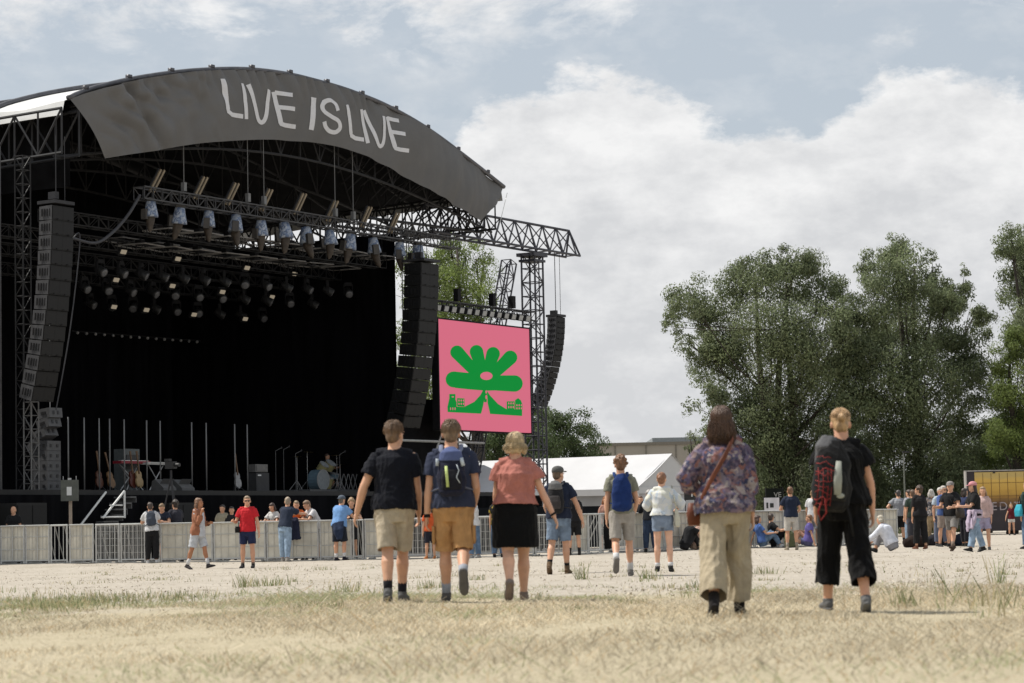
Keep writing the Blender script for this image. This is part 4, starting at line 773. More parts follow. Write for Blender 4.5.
# ---------------------------------------------------------------- line arrays
CAB = mat('cabinet_black', (.008, .008, .008), .6, .2, 9); GRIL = mat('speaker_grille', (.007, .007, .0075), .6, .3, 40); CABG = mat('cabinet_side_grey', (.055, .055, .058), .55, .2, 7)
def line_array(label, pts, h, wdt, dep, sidemat, chain, group='hanging line array loudspeakers', rz=0.0, flip=False, frame=True):
    """pts: list of (s,b,z, tilt) for each cabinet centre"""
    s0, b0, z0, _ = pts[-1]; o = sthing('line_array', label, 'loudspeaker', s0, b0, 0, group, rz)
    for s, b, z, tl in pts:
        R = Rx(rad(tl)); c = V((s-s0, b-b0, z)); body_ = MB(); hh = h*.985
        P = []
        for x in (-1, 1):
            for y, k in ((-dep/2, 1.0), (dep/2, .93)):
                for zz in (-1, 1): P.append(c+R @ V((x*wdt/2*(1 if y < 0 else .9), y, zz*hh/2*k)))
        body_.add(P, [(0, 1, 5, 4), (2, 6, 7, 3), (1, 3, 7, 5), (0, 4, 6, 2)], 0); body_.add(P, [(0, 2, 3, 1), (4, 5, 7, 6)], 1)
        g = MB()
        for x in (-1, 1): g.box(c+R @ V((x*wdt*.245, -dep/2-.006, 0)), (wdt*.455, .018, hh*.86), R)
        g.box(c+R @ V((0, -dep/2-.004, 0)), (wdt*.03, .022, hh*.9), R)
        for x in (-1, 1):
            for q in range(4): body_.box(c+R @ V((x*(wdt/2+.004)*.97, -dep*.33+q*dep*.19, hh*.02)), (.02, dep*.08, hh*.5), R, mi=2)
            body_.box(c+R @ V((x*wdt*.25, -dep/2-.02, -hh*.42)), (.06, .03, .035), R, mi=2)
        cb = body_.build('cabinet', [CAB, sidemat, BLACK], o); g.build('grille', GRIL, cb)
    s, b, z, tl = pts[0]; mb = MB(); mb.box(V((s-s0, b-b0, z+h*.75)), (wdt*.9, dep*1.3, .10)); mb.box(V((s-s0, b-b0+.1, z+h*1.3)), (.16, .3, .22)); mb.tube((s-s0, b-b0, z+h), (s-s0, b-b0, chain), .018); mb.tube((s-s0+.4, b-b0, z+h), (s-s0+.4, b-b0, chain), .012); mb.build('flying_frame', METAL_D, o)
    return o
def chainpts(px_top, py_top, px_bot, py_bot, n, b, bend, tl0, tl1):
    out = []; (s1, z1), (s2, z2) = hit(px_top, py_top, b), hit(px_bot, py_bot, b)
    for i in range(n):
        q = (i+.5)/n; z = z1+(z2-z1)*q; out.append((s1+(s2-s1)*0, b+bend*(q*q), z, tl0+(tl1-tl0)*q*q))
    return out, (z1-z2)/n
P, h = chainpts(56, 207, 42, 398, 13, -1.2, .9, 1, 15); line_array('tall black line array with grey flank hanging at the left side of the stage', P, h, .98, .56, CABG, 13.2)
P, h = chainpts(421, 264, 410, 424, 14, -.5, 1.0, 1, 17); line_array('black line array hanging between the stage opening and the pink screen', P, h, 1.22, .80, CAB, 12.9)
# ---------------------------------------------------------------- LED screen
sb = .0; (s1, zt1), (s2, zt2) = hit(438, 319, sb), hit(529, 329, sb); _, zb1 = hit(438.7, 428.8, sb); _, zb2 = hit(530, 432.7, sb); zt = (zt1+zt2)/2; zb = (zb1+zb2)/2; sw = s2-s1; shh = zt-zb
sc_ = sthing('led_screen', 'square pink video screen showing a green flower emblem', 'screen', s1, sb, zb)
def emit(name, col, e):
    m, t, b = nt(name); b.inputs['Base Color'].default_value = (*[c*.12 for c in col], 1); b.inputs['Emission Color'].default_value = (*col, 1); b.inputs['Emission Strength'].default_value = e; b.inputs['Roughness'].default_value = .7; b.inputs['Specular IOR Level'].default_value = .1; return m
PINK = emit('screen_pink', (.66, .15, .225), SCR_E); GREEN = emit('screen_green', (.001, .25, .035), SCR_E)
mb = MB(); mb.span((0, .0, 0), (sw, .12, shh)); mb.build('display', PINK, sc_)
mb = MB(); t_ = .06; mb.span((-t_, -.02, -t_), (0, .3, shh+t_)); mb.span((sw, -.02, -t_), (sw+t_, .3, shh+t_)); mb.span((0, -.02, shh), (sw, .3, shh+t_)); mb.span((0, .13, -t_), (sw, .3, 0)); mb.span((.02, .14, .02), (sw-.02, .28, shh-.02)); mb.build('frame', BLACK, sc_)
def SP(x, y):   # zoom coordinates of the emblem -> screen plane
    px, py = 430+x/4.88, 310+y/4.88; s, z = hit(px, py, sb-.02); return V((s-s1, -.012, z-zb))
gm = MB(); LY = [0]
def poly(P):
    LY[0] += 1; off = V((0, -.0025*LY[0], 0)); vs = [SP(*p)+off for p in P]; gm.add(vs, [tuple(range(len(vs)))])
def petal(x0, y0, x1, y1, w0, w1):
    d = (x1-x0, y1-y0); L = math.hypot(*d); d = (d[0]/L, d[1]/L); n = (-d[1], d[0]); A = []
    for i in range(13):
        q = i/12; ww = w0+(w1-w0)*q**.7; A.append((x0+d[0]*(L-w1)*q+n[0]*ww, y0+d[1]*(L-w1)*q+n[1]*ww))
    for i in range(1, 10):
        a = PI/2-PI*i/10; A.append((x0+d[0]*(L-w1)+d[0]*math.cos(a)*w1+n[0]*math.sin(a)*w1, y0+d[1]*(L-w1)+d[1]*math.cos(a)*w1+n[1]*math.sin(a)*w1))
    for i in range(12, -1, -1):
        q = i/12; ww = w0+(w1-w0)*q**.7; A.append((x0+d[0]*(L-w1)*q-n[0]*ww, y0+d[1]*(L-w1)*q-n[1]*ww))
    poly(A)
petal(262, 345, 110, 182, 20, 33); petal(264, 330, 218, 172, 17, 33); petal(272, 330, 318, 182, 17, 33); petal(278, 345, 416, 208, 20, 34); petal(262, 350, 76, 336, 34, 39); petal(278, 355, 452, 360, 34, 40)
poly([(120, 380), (222, 296), (312, 296), (420, 390), (330, 392), (275, 394), (200, 388)])
poly([(258, 390), (270, 393), (268, 400), (262, 444), (258, 468), (248, 506), (85, 498), (84, 470), (165, 473), (215, 448), (245, 415)]); poly([(276, 393), (290, 415), (330, 458), (372, 484), (448, 487), (448, 517), (292, 507), (280, 455)])
poly([(263, 394), (277, 394), (275, 450), (262, 450)])
poly([(92, 432), (84, 470), (128, 472), (128, 450), (120, 432)]); poly([(92, 410), (92, 434), (122, 434), (122, 410)]); poly([(130, 430), (130, 470), (166, 472), (166, 432)]); poly([(372, 446), (372, 486), (410, 486), (410, 446)]); poly([(412, 440), (412, 488), (448, 488), (448, 460), (440, 440), (427, 430)])
gm.build('flower_emblem', GREEN, sc_, fix=False)
pk = MB()
def pel(cx, cy, rx, ry, n=20):
    vs = [SP(cx+rx*math.cos(2*PI*i/n), cy+ry*math.sin(2*PI*i/n))+V((0, -.06, 0)) for i in range(n)]; pk.add(vs, [tuple(range(n))])
pel(270, 322, 30, 20); pel(269, 400, 4, 8); pel(269, 425, 4, 10)
for x in (95, 106, 117): pel(x, 482, 2.5, 7)
for x in (136, 147, 158): pel(x, 442, 3, 5); pel(x, 458, 3, 5)
for x in (379, 390, 401): pel(x, 456, 3, 5); pel(x, 474, 3, 6)
for x in (419, 430, 441): pel(x, 465, 3, 5); pel(x, 480, 3, 5)
pel(106, 424, 6, 3); pk.build('emblem_openings', PINK, sc_, fix=False)
# lamp bar above the screen
lb = sthing('screen_lamp_truss', 'truss bar carrying small floodlights above the pink screen', 'truss', s1, .4, zt+.35)
mb = MB(); mb.truss((-.1, 0, .25), (sw+.9, 0, .25), .35, r=.025, step=.4); mb.build('chords', METAL_D, lb)
for i in range(13):
    x = .2+i*(sw-.1)/12; mb = MB(); mb.box((x, -.22, .12), (.34, .16, .26), Rx(.3)); mb.box((x, -.31, .10), (.28, .02, .2), Rx(.3), mi=1); mb.build('floodlight', [METAL_D, mat('lamp_lens', (.35, .36, .36), .3)], lb)
mb = MB(); 
for x in (2.0, 4.6, 6.1): mb = MB(); mb.box((x, 0, .75), (.22, .22, .5)); mb.build('hoist_motor', BLACK, lb)
# right tower, raked mast and boom
TW = mat('tower_steel', (.055, .055, .065), .5, .2, 5, metal=.2)
tw = sthing('truss_tower', 'dark lattice tower carrying the long horizontal boom right of the screen', 'tower', 0, 0, 0)
tb = 1.6
def twp(px, py): s, z = hit(px, py, tb); return V((s, tb, z))
a = twp(541, 420); top = twp(536, 258); b_ = twp(525, 258)
sT = (hit(526, 260, tb)[0]+hit(538, 260, tb)[0])/2; mb = MB(); mb.truss((sT, tb, 0), (sT, tb, top.z+.1), .66, r=.045, step=.60, lac=.55); mb.tube((sT, tb-.33, 0), (sT, tb-.33, top.z), .03); mb.build('mast', TW, tw)
m2 = MB(); a1, a2 = twp(509, 262), twp(499, 318); m2.truss(a1, a1+(a2-a1)*4.2, .46, r=.038, step=.62); m2.build('raked_mast', TW, tw)
z_t = (hit(490, 217, tb)[1]+hit(573, 231, tb)[1])/2; z_b = (hit(470, 238, tb)[1]+hit(578, 258.5, tb)[1])/2
sA = hit(425, 230, tb)[0]; sB = hit(569, 231, tb)[0]; sC = hit(573, 258, tb)[0]
bm_ = MB(); hz_ = z_t-z_b; n = 10
for y in (-.36, .36):
    bm_.tube((sA, tb+y, z_b), (sC, tb+y, z_b), .055)
bm_.tube((sA, tb, z_t), (sB, tb, z_t), .06)
for i in range(n+1):
    x = sA+(sB-sA)*i/n
    for y in (-.36, .36):
        bm_.tube((x, tb, z_t), (min(sC, x+.0), tb+y, z_b), .035, 5)
        if i < n: bm_.tube((x, tb, z_t), (x+(sB-sA)/n, tb+y, z_b), .028, 5); bm_.tube((x, tb+y, z_b), (x+(sB-sA)/n, tb, z_t), .028, 5)
    bm_.tube((x, tb-.36, z_b), (x, tb+.36, z_b), .03, 5)
for y in (-.36, .36): bm_.tube((sB, tb, z_t), (sC, tb+y, z_b), .045)
bm_.build('boom', TW, tw)
mb = MB(); mb.box((sT, tb, z_b-.25), (1.1, .9, .14)); mb.box((sT, tb, z_b-.5), (.9, .8, .10)); mb.build('slewing_head', TW, tw)
sD = hit(551, 320, tb)[0]; P = []; (_, za), (_, zc) = hit(552, 318, tb), hit(548, 404, tb)
for i in range(16): q = (i+.5)/16; P.append((sD, tb-.25+1.0*q*q, za+(zc-za)*q, 1+22*q*q))
line_array('slim grey line array hanging from the end of the boom beyond the screen', P, (za-zc)/16*1.04, .72, .48, mat('cabinet_mid_grey', (.07, .07, .075), .5), z_b)
# ---------------------------------------------------------------- lighting trusses and lamps
ft = sthing('lighting_truss', 'front lighting truss across the stage carrying the bagged lamps', 'truss', 0, .3, 0)
sa, zA = hit(139, 190, .3); sc2, zC = hit(434, 243, .3); zF = (zA+zC)/2
mb = MB(); mb.truss((sa, 0, zF), (sc2+1.5, 0, zF), .46, .40, r=.03, step=.46, lac=.55); mb.build('chords', METAL_A, ft)
for px in (184, 248, 264, 335, 353): s, _ = hit(px, 200, .3); mb = MB(); mb.tube((s, 0, zF), (s, 0, 15.6), .014, 4); mb.box((s, 0, zF+.45), (.14, .14, .3)); mb.build('hoist_chain', mat('chain_steel', (.16, .16, .16), .5), ft)
BAG = patterned('clear_rain_bag', [(.22, .27, .36), (.08, .12, .22), (.36, .39, .43), (.05, .07, .13), (.28, .31, .37)], 7, .3)
lampproto = None
LBL = ['first', 'second', 'third', 'fourth', 'fifth', 'sixth', 'seventh', 'eighth', 'ninth', 'tenth', 'eleventh', 'twelfth', 'thirteenth', 'fourteenth', 'fifteenth', 'sixteenth']
for i, px in enumerate((151, 180, 209, 236, 261, 284, 305.5, 329, 350.6, 372.4, 399, 417.6)):
    s, _ = hit(px, 215, .3)
    if lampproto is None:
        o = lampproto = sthing('moving_head_lamp', '', 'stage lamp', s, .3, zF-.25, 'bagged moving lamps under the front truss')
        mb = MB(); mb.loft([V((0, 0, .02)), V((0, 0, -.15)), V((0, 0, -.42)), V((0, 0, -.50))], [(.16, .15), (.19, .18), (.26, .23), (.27, .24)], n=14); mb.build('rain_cover', BAG, o, smooth=True)
        mb = MB(); mb.loft([V((0, 0, -.45)), V((-.04, 0, -.6)), V((-.12, -.05, -.95)), V((-.15, -.06, -1.0))], [(.15, .14), (.16, .15), (.08, .07), (.03, .03)], n=12, rnd=True); mb.build('lamp_head', mat('dusty_lamp', (.05, .038, .028), .6, .3, 6), o, smooth=True)
        mb = MB(); mb.box((-.26, .05, -.42), (.14, .2, .34)); mb.box((0, 0, .08), (.3, .12, .14)); mb.build('yoke', mat('yoke_grey', (.06, .055, .05), .6), o)
    else:
        o = dup(lampproto); o.location = W3(s, .3, zF-.25-random.uniform(0, .06)); o.rotation_euler = (random.uniform(-.12, .12), random.uniform(-.16, .16), PHI+random.uniform(-1.2, 1.2)); o.scale = [random.uniform(1.0, 1.15)]*3
    o['label'] = '%s bagged pale blue lamp from the left under the front truss' % LBL[i]
bar0 = None
for i, (px, py) in enumerate(((157, 181), (200.5, 188), (232, 194), (266, 200), (300, 204), (332, 211), (366, 217), (394, 223))):
    s, z = hit(px, py, .5)
    if bar0 is None:
        bar0 = o = sthing('blinder_bar', '', 'lamp', s, .5, z, 'slanted twin lamp bars on top of the front truss')
        R = Ry(.95); mb = MB()
        for q in (-1, 1): mb.box(R @ V((0, q*.12, 0)) if 0 else V((q*.09, 0, 0))+Ry(.62) @ V((0, 0, .0)), (.07, .06, 1.0), Ry(.62))
        mb.build('bar', mat('warm_lamp_face', (.22, .17, .11), .5, .2, 8), o); mb = MB(); mb.box((0, .06, 0), (.30, .06, .9), Ry(.62)); mb.build('bracket', METAL_D, o)
    else: o = dup(bar0); o.location = W3(s, .5, z)
    o['label'] = '%s slanted cream twin bar from the left above the front truss' % LBL[i]
# inner trusses with pods, spot lamps, square panels
DIM = mat('dim_truss', (.018, .018, .019), .6, .2, 5)
for i, (b, z) in enumerate(((2.6, 11.4), (4.8, 11.1), (7.2, 10.9), (9.6, 10.6))):
    t_ = sthing('lighting_truss', '%s dark lighting truss behind the front one, deep under the stage roof' % LBL[i], 'truss', 0, b, z, 'inner lighting trusses'); mb = MB(); mb.truss((1.5, 0, 0), (20.8, 0, 0), .4, r=.025, step=.5); mb.build('chords', DIM, t_)
pod0 = None; pods = []
for row, (b, y0, y1, x0, x1, n) in enumerate(((2.2, 231, 258, 168, 382, 8), (4.2, 246, 268, 140, 340, 8), (6.4, 240, 266, 120, 300, 6))):
    for i in range(n): q = i/(n-1); pods.append((x0+(x1-x0)*q, y0+(y1-y0)*q, b))
for i, (px, py, b) in enumerate(pods):
    s, z = hit(px, py, b)
    if pod0 is None:
        pod0 = o = sthing('square_light', '', 'stage light', s, b, z, 'flat square light frames hung below the inner trusses'); mb = MB()
        h = .62
        for a, c in (((-h, -h), (h, -h)), ((h, -h), (h, h)), ((h, h), (-h, h)), ((-h, h), (-h, -h))): mb.tube((a[0], a[1], 0), (c[0], c[1], 0), .028, 6)
        mb.build('frame', mat('frame_grey', (.26, .25, .24), .4, .2, 4), o); mb = MB(); mb.box((0, 0, .12), (.25, .25, .2)); mb.tube((0, 0, .2), (0, 0, .8), .02); mb.build('hub', BLACK, o)
    else: o = dup(pod0); o.location = W3(s, b, z); o.rotation_euler.z = PHI+random.uniform(-.2, .2)
    o['label'] = 'flat grey square light frame, number %d in hanging order from the front row back' % (i+1) if 0 else 'flat grey square light frame hanging %s in the %s row behind the front truss' % (LBL[i % 8] if i < 16 else LBL[i-16], ('nearest', 'middle', 'farthest')[0 if i < 8 else 1 if i < 16 else 2])
sp0 = None
r_ = random.Random(5); k = 0
for row, (b, y0, y1, x0, x1, n) in enumerate(((3.4, 270, 292, 100, 348, 13), (5.4, 287, 305, 84, 335, 12), (8.2, 303, 320, 90, 305, 11))):
    for i in range(n):
        q = i/(n-1); px = x0+(x1-x0)*q; py = y0+(y1-y0)*q; s, z = hit(px, py, b)
        if sp0 is None:
            sp0 = o = sthing('spot_lamp', '', 'stage lamp', s, b, z, 'dark spot lamps under the inner trusses'); mb = MB(); mb.loft([V((0, .16, .1)), V((0, .0, 0)), V((0, -.16, -.10)), V((0, -.2, -.125))], [.13, .15, .17, .165], n=12); mb.build('housing', mat('lamp_housing', (.025, .025, .025), .4), o, smooth=True)
            mb = MB(); mb.ell((0, -.2, -.125), (.14, .03, .14), Rx(.5)); mb.build('lens', mat('lens_grey', (.12, .12, .125), .15), o, smooth=True); mb = MB(); mb.box((0, 0, .3), (.3, .12, .14)); mb.box((.17, 0, .1), (.03, .1, .4)); mb.box((-.17, 0, .1), (.03, .1, .4)); mb.build('yoke', BLACK, o)
        else: o = dup(sp0); o.location = W3(s, b, z); o.rotation_euler.z = PHI+r_.uniform(-.9, .9)
        o['label'] = 'dark round spot lamp, %s from the left in the %s lamp row under the roof' % (LBL[i], ('upper', 'middle', 'lower')[row]); k += 1
pn0 = None
for i, (px, py) in enumerate(((123, 252), (177.5, 259), (246.6, 268), (115.7, 280), (172, 286), (222, 292), (113.6, 307), (146, 310), (193.6, 314.7), (244.8, 319), (293.8, 274), (339, 279.4), (271.6, 297))):
    b = (3., 3., 3., 5., 5., 5., 7.5, 7.5, 7.5, 7.5, 5., 5., 7.5)[i]; s, z = hit(px, py, b)
    if pn0 is None:
        pn0 = o = sthing('square_blinder', '', 'stage lamp', s, b, z, 'small cream square lamps in the rig'); mb = MB(); mb.box((0, -.03, 0), (.24, .05, .14), Rx(.5)); mb.build('lamp_face', emit('cream_face', (.62, .52, .38), .30), o); mb = MB(); mb.box((0, .06, 0), (.36, .1, .24), Rx(.5)); mb.build('housing', BLACK, o)
    else: o = dup(pn0); o.location = W3(s, b, z)
    o['label'] = 'small cream square lamp, %s from the left in its row, %s row of squares' % ((('first', 'second', 'third', 'first', 'second', 'fourth', 'first', 'second', 'third', 'fourth', 'sixth', 'seventh', 'fifth')[i]), ('upper', 'upper', 'upper', 'middle', 'middle', 'middle', 'lower', 'lower', 'lower', 'lower', 'middle', 'middle', 'lower')[i])
o = sthing('lamp_bar', 'thin dark bar with a row of tiny lamps low across the back of the stage', 'truss', 0, 12, 0); aL_, aR_ = hit(72, 331, 12), hit(216, 342, 12); mb = MB(); mb.tube((aL_[0], 0, aL_[1]), (aR_[0], 0, aR_[1]), .03); mb.build('bar', DIM, o)
for i in range(17): q = (i+.5)/17; mb = MB(); mb.ell((aL_[0]+(aR_[0]-aL_[0])*q, -.05, aL_[1]+(aR_[1]-aL_[1])*q-.06), .06); mb.build('small_lamp', mat('small_lamp_lens', (.35, .35, .35), .3), o, smooth=True)
# ---------------------------------------------------------------- on the deck
tubes = ((68, 417), (84, 418.5), (99, 419), (109.5, 421), (124, 421.5), (146.5, 422), (160, 423), (191.5, 423.5), (206, 424), (234.5, 425), (247, 425))
tb0 = None
for i, (px, py) in enumerate(tubes):
    s, z = hit(px, py, 1.2); hgt = z-DECK
    if tb0 is None:
        tb0 = o = sthing('light_tube', '', 'light tube', s, 1.2, DECK, 'tall thin light tubes standing on the stage'); mb = MB(); mb.tube((0, 0, .04), (0, 0, hgt), .024, 8); mb.build('tube', mat('tube_grey', (.17, .17, .17), .35, .1, 4), o, smooth=True); mb = MB(); mb.loft([V((0, 0, 0)), V((0, 0, .04))], [.22, .2], n=14); mb.build('base_plate', BLACK, o)
    else: o = dup(tb0); o.location = W3(s, 1.2, DECK)
    o['label'] = 'tall thin grey light tube, %s from the left on the stage deck' % LBL[i]
def dk(px, b): return hit(px, 488, b)[0]
# guitars
def guitar(px, b, col, label, lean=.15):
    o = sthing('guitar', label, 'guitar', dk(px, b), b, DECK, 'guitars on stands'); g = MB(); R = Rx(-lean)
    def q(x, y, z): return R @ V((x, y, z))
    g.loft([q(0, -.03, .32), q(0, .03, .32)], [(.17, .20), (.17, .20)], (1, 0, 0), 18); g.loft([q(0, -.031, .56), q(0, .031, .56)], [(.13, .15), (.13, .15)], (1, 0, 0), 18); g.build('body', mat(*col), o, smooth=False)
    g = MB(); g.box(q(0, -.045, .92), (.05, .03, .65), R); g.box(q(0, -.045, 1.28), (.07, .03, .17), R); g.build('neck', mat('guitar_neck', (.12, .065, .03), .4), o)
    g = MB(); g.tube((0, .25, 0), q(0, .05, .7), .012); g.tube((-.18, -.15, 0), q(0, .05, .3), .012); g.tube((.18, -.15, 0), q(0, .05, .3), .012); g.build('stand', METAL_D, o)
guitar(100.5, 2.0, ('guitar_brown', (.08, .03, .015), .35), 'brown guitar on a stand near the third light tube'); guitar(113.5, 1.8, ('guitar_honey', (.16, .09, .04), .35), 'slender honey coloured guitar standing by the keyboards', .3)
guitar(134, 1.6, ('guitar_sunburst', (.08, .02, .012), .3), 'dark red guitar on a stand beside the pale acoustic guitar'); guitar(140.5, 1.5, ('guitar_pale', (.34, .24, .12), .35), 'pale acoustic guitar on a stand in front of the keyboards'); guitar(239, 1.4, ('guitar_white', (.28, .28, .28), .3), 'white electric guitar on a stand left of the tall amplifier')
# amp with head
o = sthing('guitar_amplifier', 'tall dark amplifier cabinet with a grey head on top', 'amplifier', dk(258.5, 2.2), 2.2, DECK); mb = MB(); mb.box((0, 0, .36), (.75, .4, .70)); mb.build('speaker_cabinet', mat('amp_dark', (.045, .045, .047), .7), o); mb = MB(); mb.box((0, 0, .88), (.72, .3, .28)); mb.box((0, -.16, .88), (.62, .02, .2)); mb.build('amplifier_head', mat('amp_head_grey', (.13, .125, .12), .5), o); mb = MB(); mb.box((-.2, -.21, .62), (.18, .02, .05)); mb.build('badge', PAINTW, o)
for k2, (px, b, ry) in enumerate(((163.5, 1.0, 0), (182, 1.0, 0))):
    o = sthing('floor_monitor', ('grey wedge monitor on the stage edge behind the film tripod', 'grey wedge monitor just right of the film tripod')[k2], 'loudspeaker', dk(px, b), b, DECK, 'wedge floor monitors'); mb = MB()
    P = [V((x, y, z)) for x in (-.33, .33) for y, z in ((-.28, 0), (.28, 0), (.22, .34), (.10, .40), (-.28, .10))]; mb.add(P, [(4, 3, 2, 1, 0), (5, 6, 7, 8, 9), (0, 1, 6, 5), (1, 2, 7, 6), (2, 3, 8, 7), (3, 4, 9, 8), (4, 0, 5, 9)]); mb.build('cabinet', mat('wedge_grey', (.10, .10, .10), .6), o)
    mb = MB(); mb.box((0, -.107, .262), (.56, .012, .36), Rx(.67)); mb.build('grille', mat('wedge_grille', (.09, .09, .09), .5, .3, 50), o)
# keyboards left
o = sthing('keyboard', 'red keyboard on a stand behind the guitars', 'keyboard', dk(132, 2.6), 2.6, DECK); mb = MB(); mb.box((0, 0, 1.02), (1.5, .38, .09)); mb.build('case', mat('keyboard_red', (.22, .02, .03), .4), o); mb = MB(); mb.box((0, -.08, 1.075), (1.35, .16, .02)); mb.build('keys', PAINTW, o)
mb = MB(); [mb.tube((x, -.15, 0), (-x, .15, .98), .02) for x in (-.5, .5)]; [mb.tube((x, .15, 0), (-x, .15, .98), .02) for x in (-.5, .5)]; mb.build('stand', METAL_G, o)
o = sthing('keyboard', 'pale electric piano on a stand above the wedge monitors', 'keyboard', dk(156, 2.4), 2.4, DECK); mb = MB(); mb.box((0, 0, .98), (1.35, .3, .07)); mb.build('case', mat('keyboard_pale', (.40, .39, .37), .5), o); mb = MB(); mb.tube((-.4, 0, 0), (.4, 0, .95), .02); mb.tube((.4, 0, 0), (-.4, 0, .95), .02); mb.build('stand', METAL_G, o); mb = MB(); mb.box((0, -.16, 1.02), (1.25, .02, .015)); mb.build('keys', PAINTW, o)
o = sthing('organ_cabinet', 'grey rack cabinet standing behind the guitars', 'cabinet', dk(127, 3.2), 3.2, DECK); mb = MB(); mb.box((0, 0, .75), (.75, .5, 1.5)); mb.build('case', mat('rack_grey', (.09, .10, .10), .5), o); mb = MB(); [mb.box((0, -.26, .3+.3*i), (.62, .03, .2)) for i in range(4)]; mb.build('rack_unit', PLASTIC, o)
# drum kit
dxs = dk(322, 4.5); o = sthing('drum_kit', 'drum kit with pale blue and yellow shells on a low riser', 'drum kit', dxs, 4.5, DECK); mb = MB(); mb.box((0, .3, .09), (4.2, 2.6, .18)); mb.build('riser', mat('riser_grey', (.12, .12, .12), .6), o)
def drum(nm, c, r, dpt, R, col, ring=(.5, .5, .5)):
    g = MB(); a = V(c)+R @ V((0, 0, -dpt/2)); b = V(c)+R @ V((0, 0, dpt/2)); g.loft([a, b], [r, r], R @ V((1, 0, 0)), 20, mi=0); g.loft([b, b+(R @ V((0, 0, .02)))], [r*1.02, r*1.02], R @ V((1, 0, 0)), 20, mi=1); g.loft([b+(R @ V((0, 0, .02))), b+(R @ V((0, 0, .024)))], [r*.93, r*.93], R @ V((1, 0, 0)), 20, mi=2)
    g.build(nm, [mat(*col), METAL_G, mat('drum_skin', (.26, .28, .29), .6)], o, smooth=False)
drum('bass_drum', (-.9, -.5, .55), .40, .45, Rx(PI/2), ('drum_blue', (.13, .20, .25), .35)); drum('floor_tom', (.0, -.2, .5), .26, .4, Rx(.4), ('drum_yellow', (.35, .32, .16), .35)); drum('tom', (-.35, -.3, 1.05), .20, .28, Rx(.7), ('drum_yellow', (.3, .3, .1))); drum('tom', (.15, -.25, 1.12), .22, .28, Rx(.7), ('drum_yellow', (.3, .3, .1))); drum('snare_drum', (.8, 0, .75), .18, .16, Rx(.3), ('drum_blue', (.2, .3, .4)))
for c, r in (((-1.6, 0, 1.45), .24), ((-.8, .1, 1.65), .26), ((1.0, 0, 1.55), .26), ((1.5, .2, 1.2), .2)):
    g = MB(); g.loft([V(c), V(c)+V((0, 0, .02))], [r, .03], n=18); g.build('cymbal', mat('brass', (.55, .42, .2), .35, .1, 5, metal=.8), o); g = MB(); g.tube((c[0], c[1], .2), c, .014); [g.tube((c[0], c[1], .55), (c[0]+.3*math.cos(a), c[1]+.3*math.sin(a), .18), .012) for a in (0.3, 2.4, 4.5)]; g.build('cymbal_stand', METAL_G, o)
g = MB(); [g.tube((x, -.5, .2), (x+.25, -.5, .8), .012) for x in (.2, .5, .8, 1.1, 1.4)]; [g.tube((x+.25, -.5, .2), (x, -.5, .8), .012) for x in (.2, .5, .8, 1.1, 1.4)]; g.build('hardware', METAL_G, o)
o = sthing('keyboard', 'keyboard rack in front of the standing musician at the right', 'keyboard', dk(372, 4.5), 4.5, DECK); mb = MB(); mb.box((0, 0, 1.0), (1.9, .4, .1)); mb.build('case', mat('keyboard_dark', (.06, .06, .06), .4), o); mb = MB()
for x in (-.8, 0, .8): mb.tube((x, -.2, 0), (x, -.2, 1), .02); mb.tube((x, .2, 0), (x, .2, 1), .02)
mb.tube((-.8, -.2, .3), (.8, -.2, .3), .02); mb.build('stand', METAL_G, o); mb = MB(); mb.box((0, -.12, 1.06), (1.5, .14, .02)); mb.build('keys', PAINTW, o)
o = sthing('equipment_rack', 'open metal case frame right of the drum kit', 'rack', dk(349, 5), 5, DECK); mb = MB()
for x in (-.5, .5):
    for z in (0.02, .5, 1.0): mb.tube((x, 0, z), (x, .5, z), .02)
    mb.tube((x, 0, 0), (x, 0, 1), .02); mb.tube((x, .5, 0), (x, .5, 1), .02)
mb.tube((-.5, 0, 1), (.5, 0, 1), .02); mb.tube((-.5, 0, .5), (.5, 0, .5), .02); mb.build('frame', METAL_G, o); mb = MB(); mb.box((0, .25, .25), (.9, .45, .42)); mb.build('drawer', PLASTIC, o)
for i, (px, b, hh) in enumerate(((276, 3.5, 1.6), (284, 4.2, 1.7), (296, 3.2, 1.5), (340, 3.0, 1.5))):
    o = sthing('microphone_stand', ('black microphone stand right of the tall amplifier', 'microphone boom stand behind the drum kit at its left', 'microphone stand in front of the bass drum', 'microphone stand between drum kit and keyboard rack')[i], 'microphone stand', dk(px, b), b, DECK, 'microphone stands'); mb = MB(); mb.tube((0, 0, .02), (0, 0, hh), .012); mb.tube((0, 0, hh), (.35, 0, hh+.12), .01); [mb.tube((0, 0, .15), (.25*math.cos(a), .25*math.sin(a), 0), .01) for a in (0, 2.1, 4.2)]; mb.build('stand', mat('dim_stand', (.12, .12, .12), .5), o); mb = MB(); mb.ell((.37, 0, hh+.13), (.03, .03, .05)); mb.build('microphone', METAL_D, o)
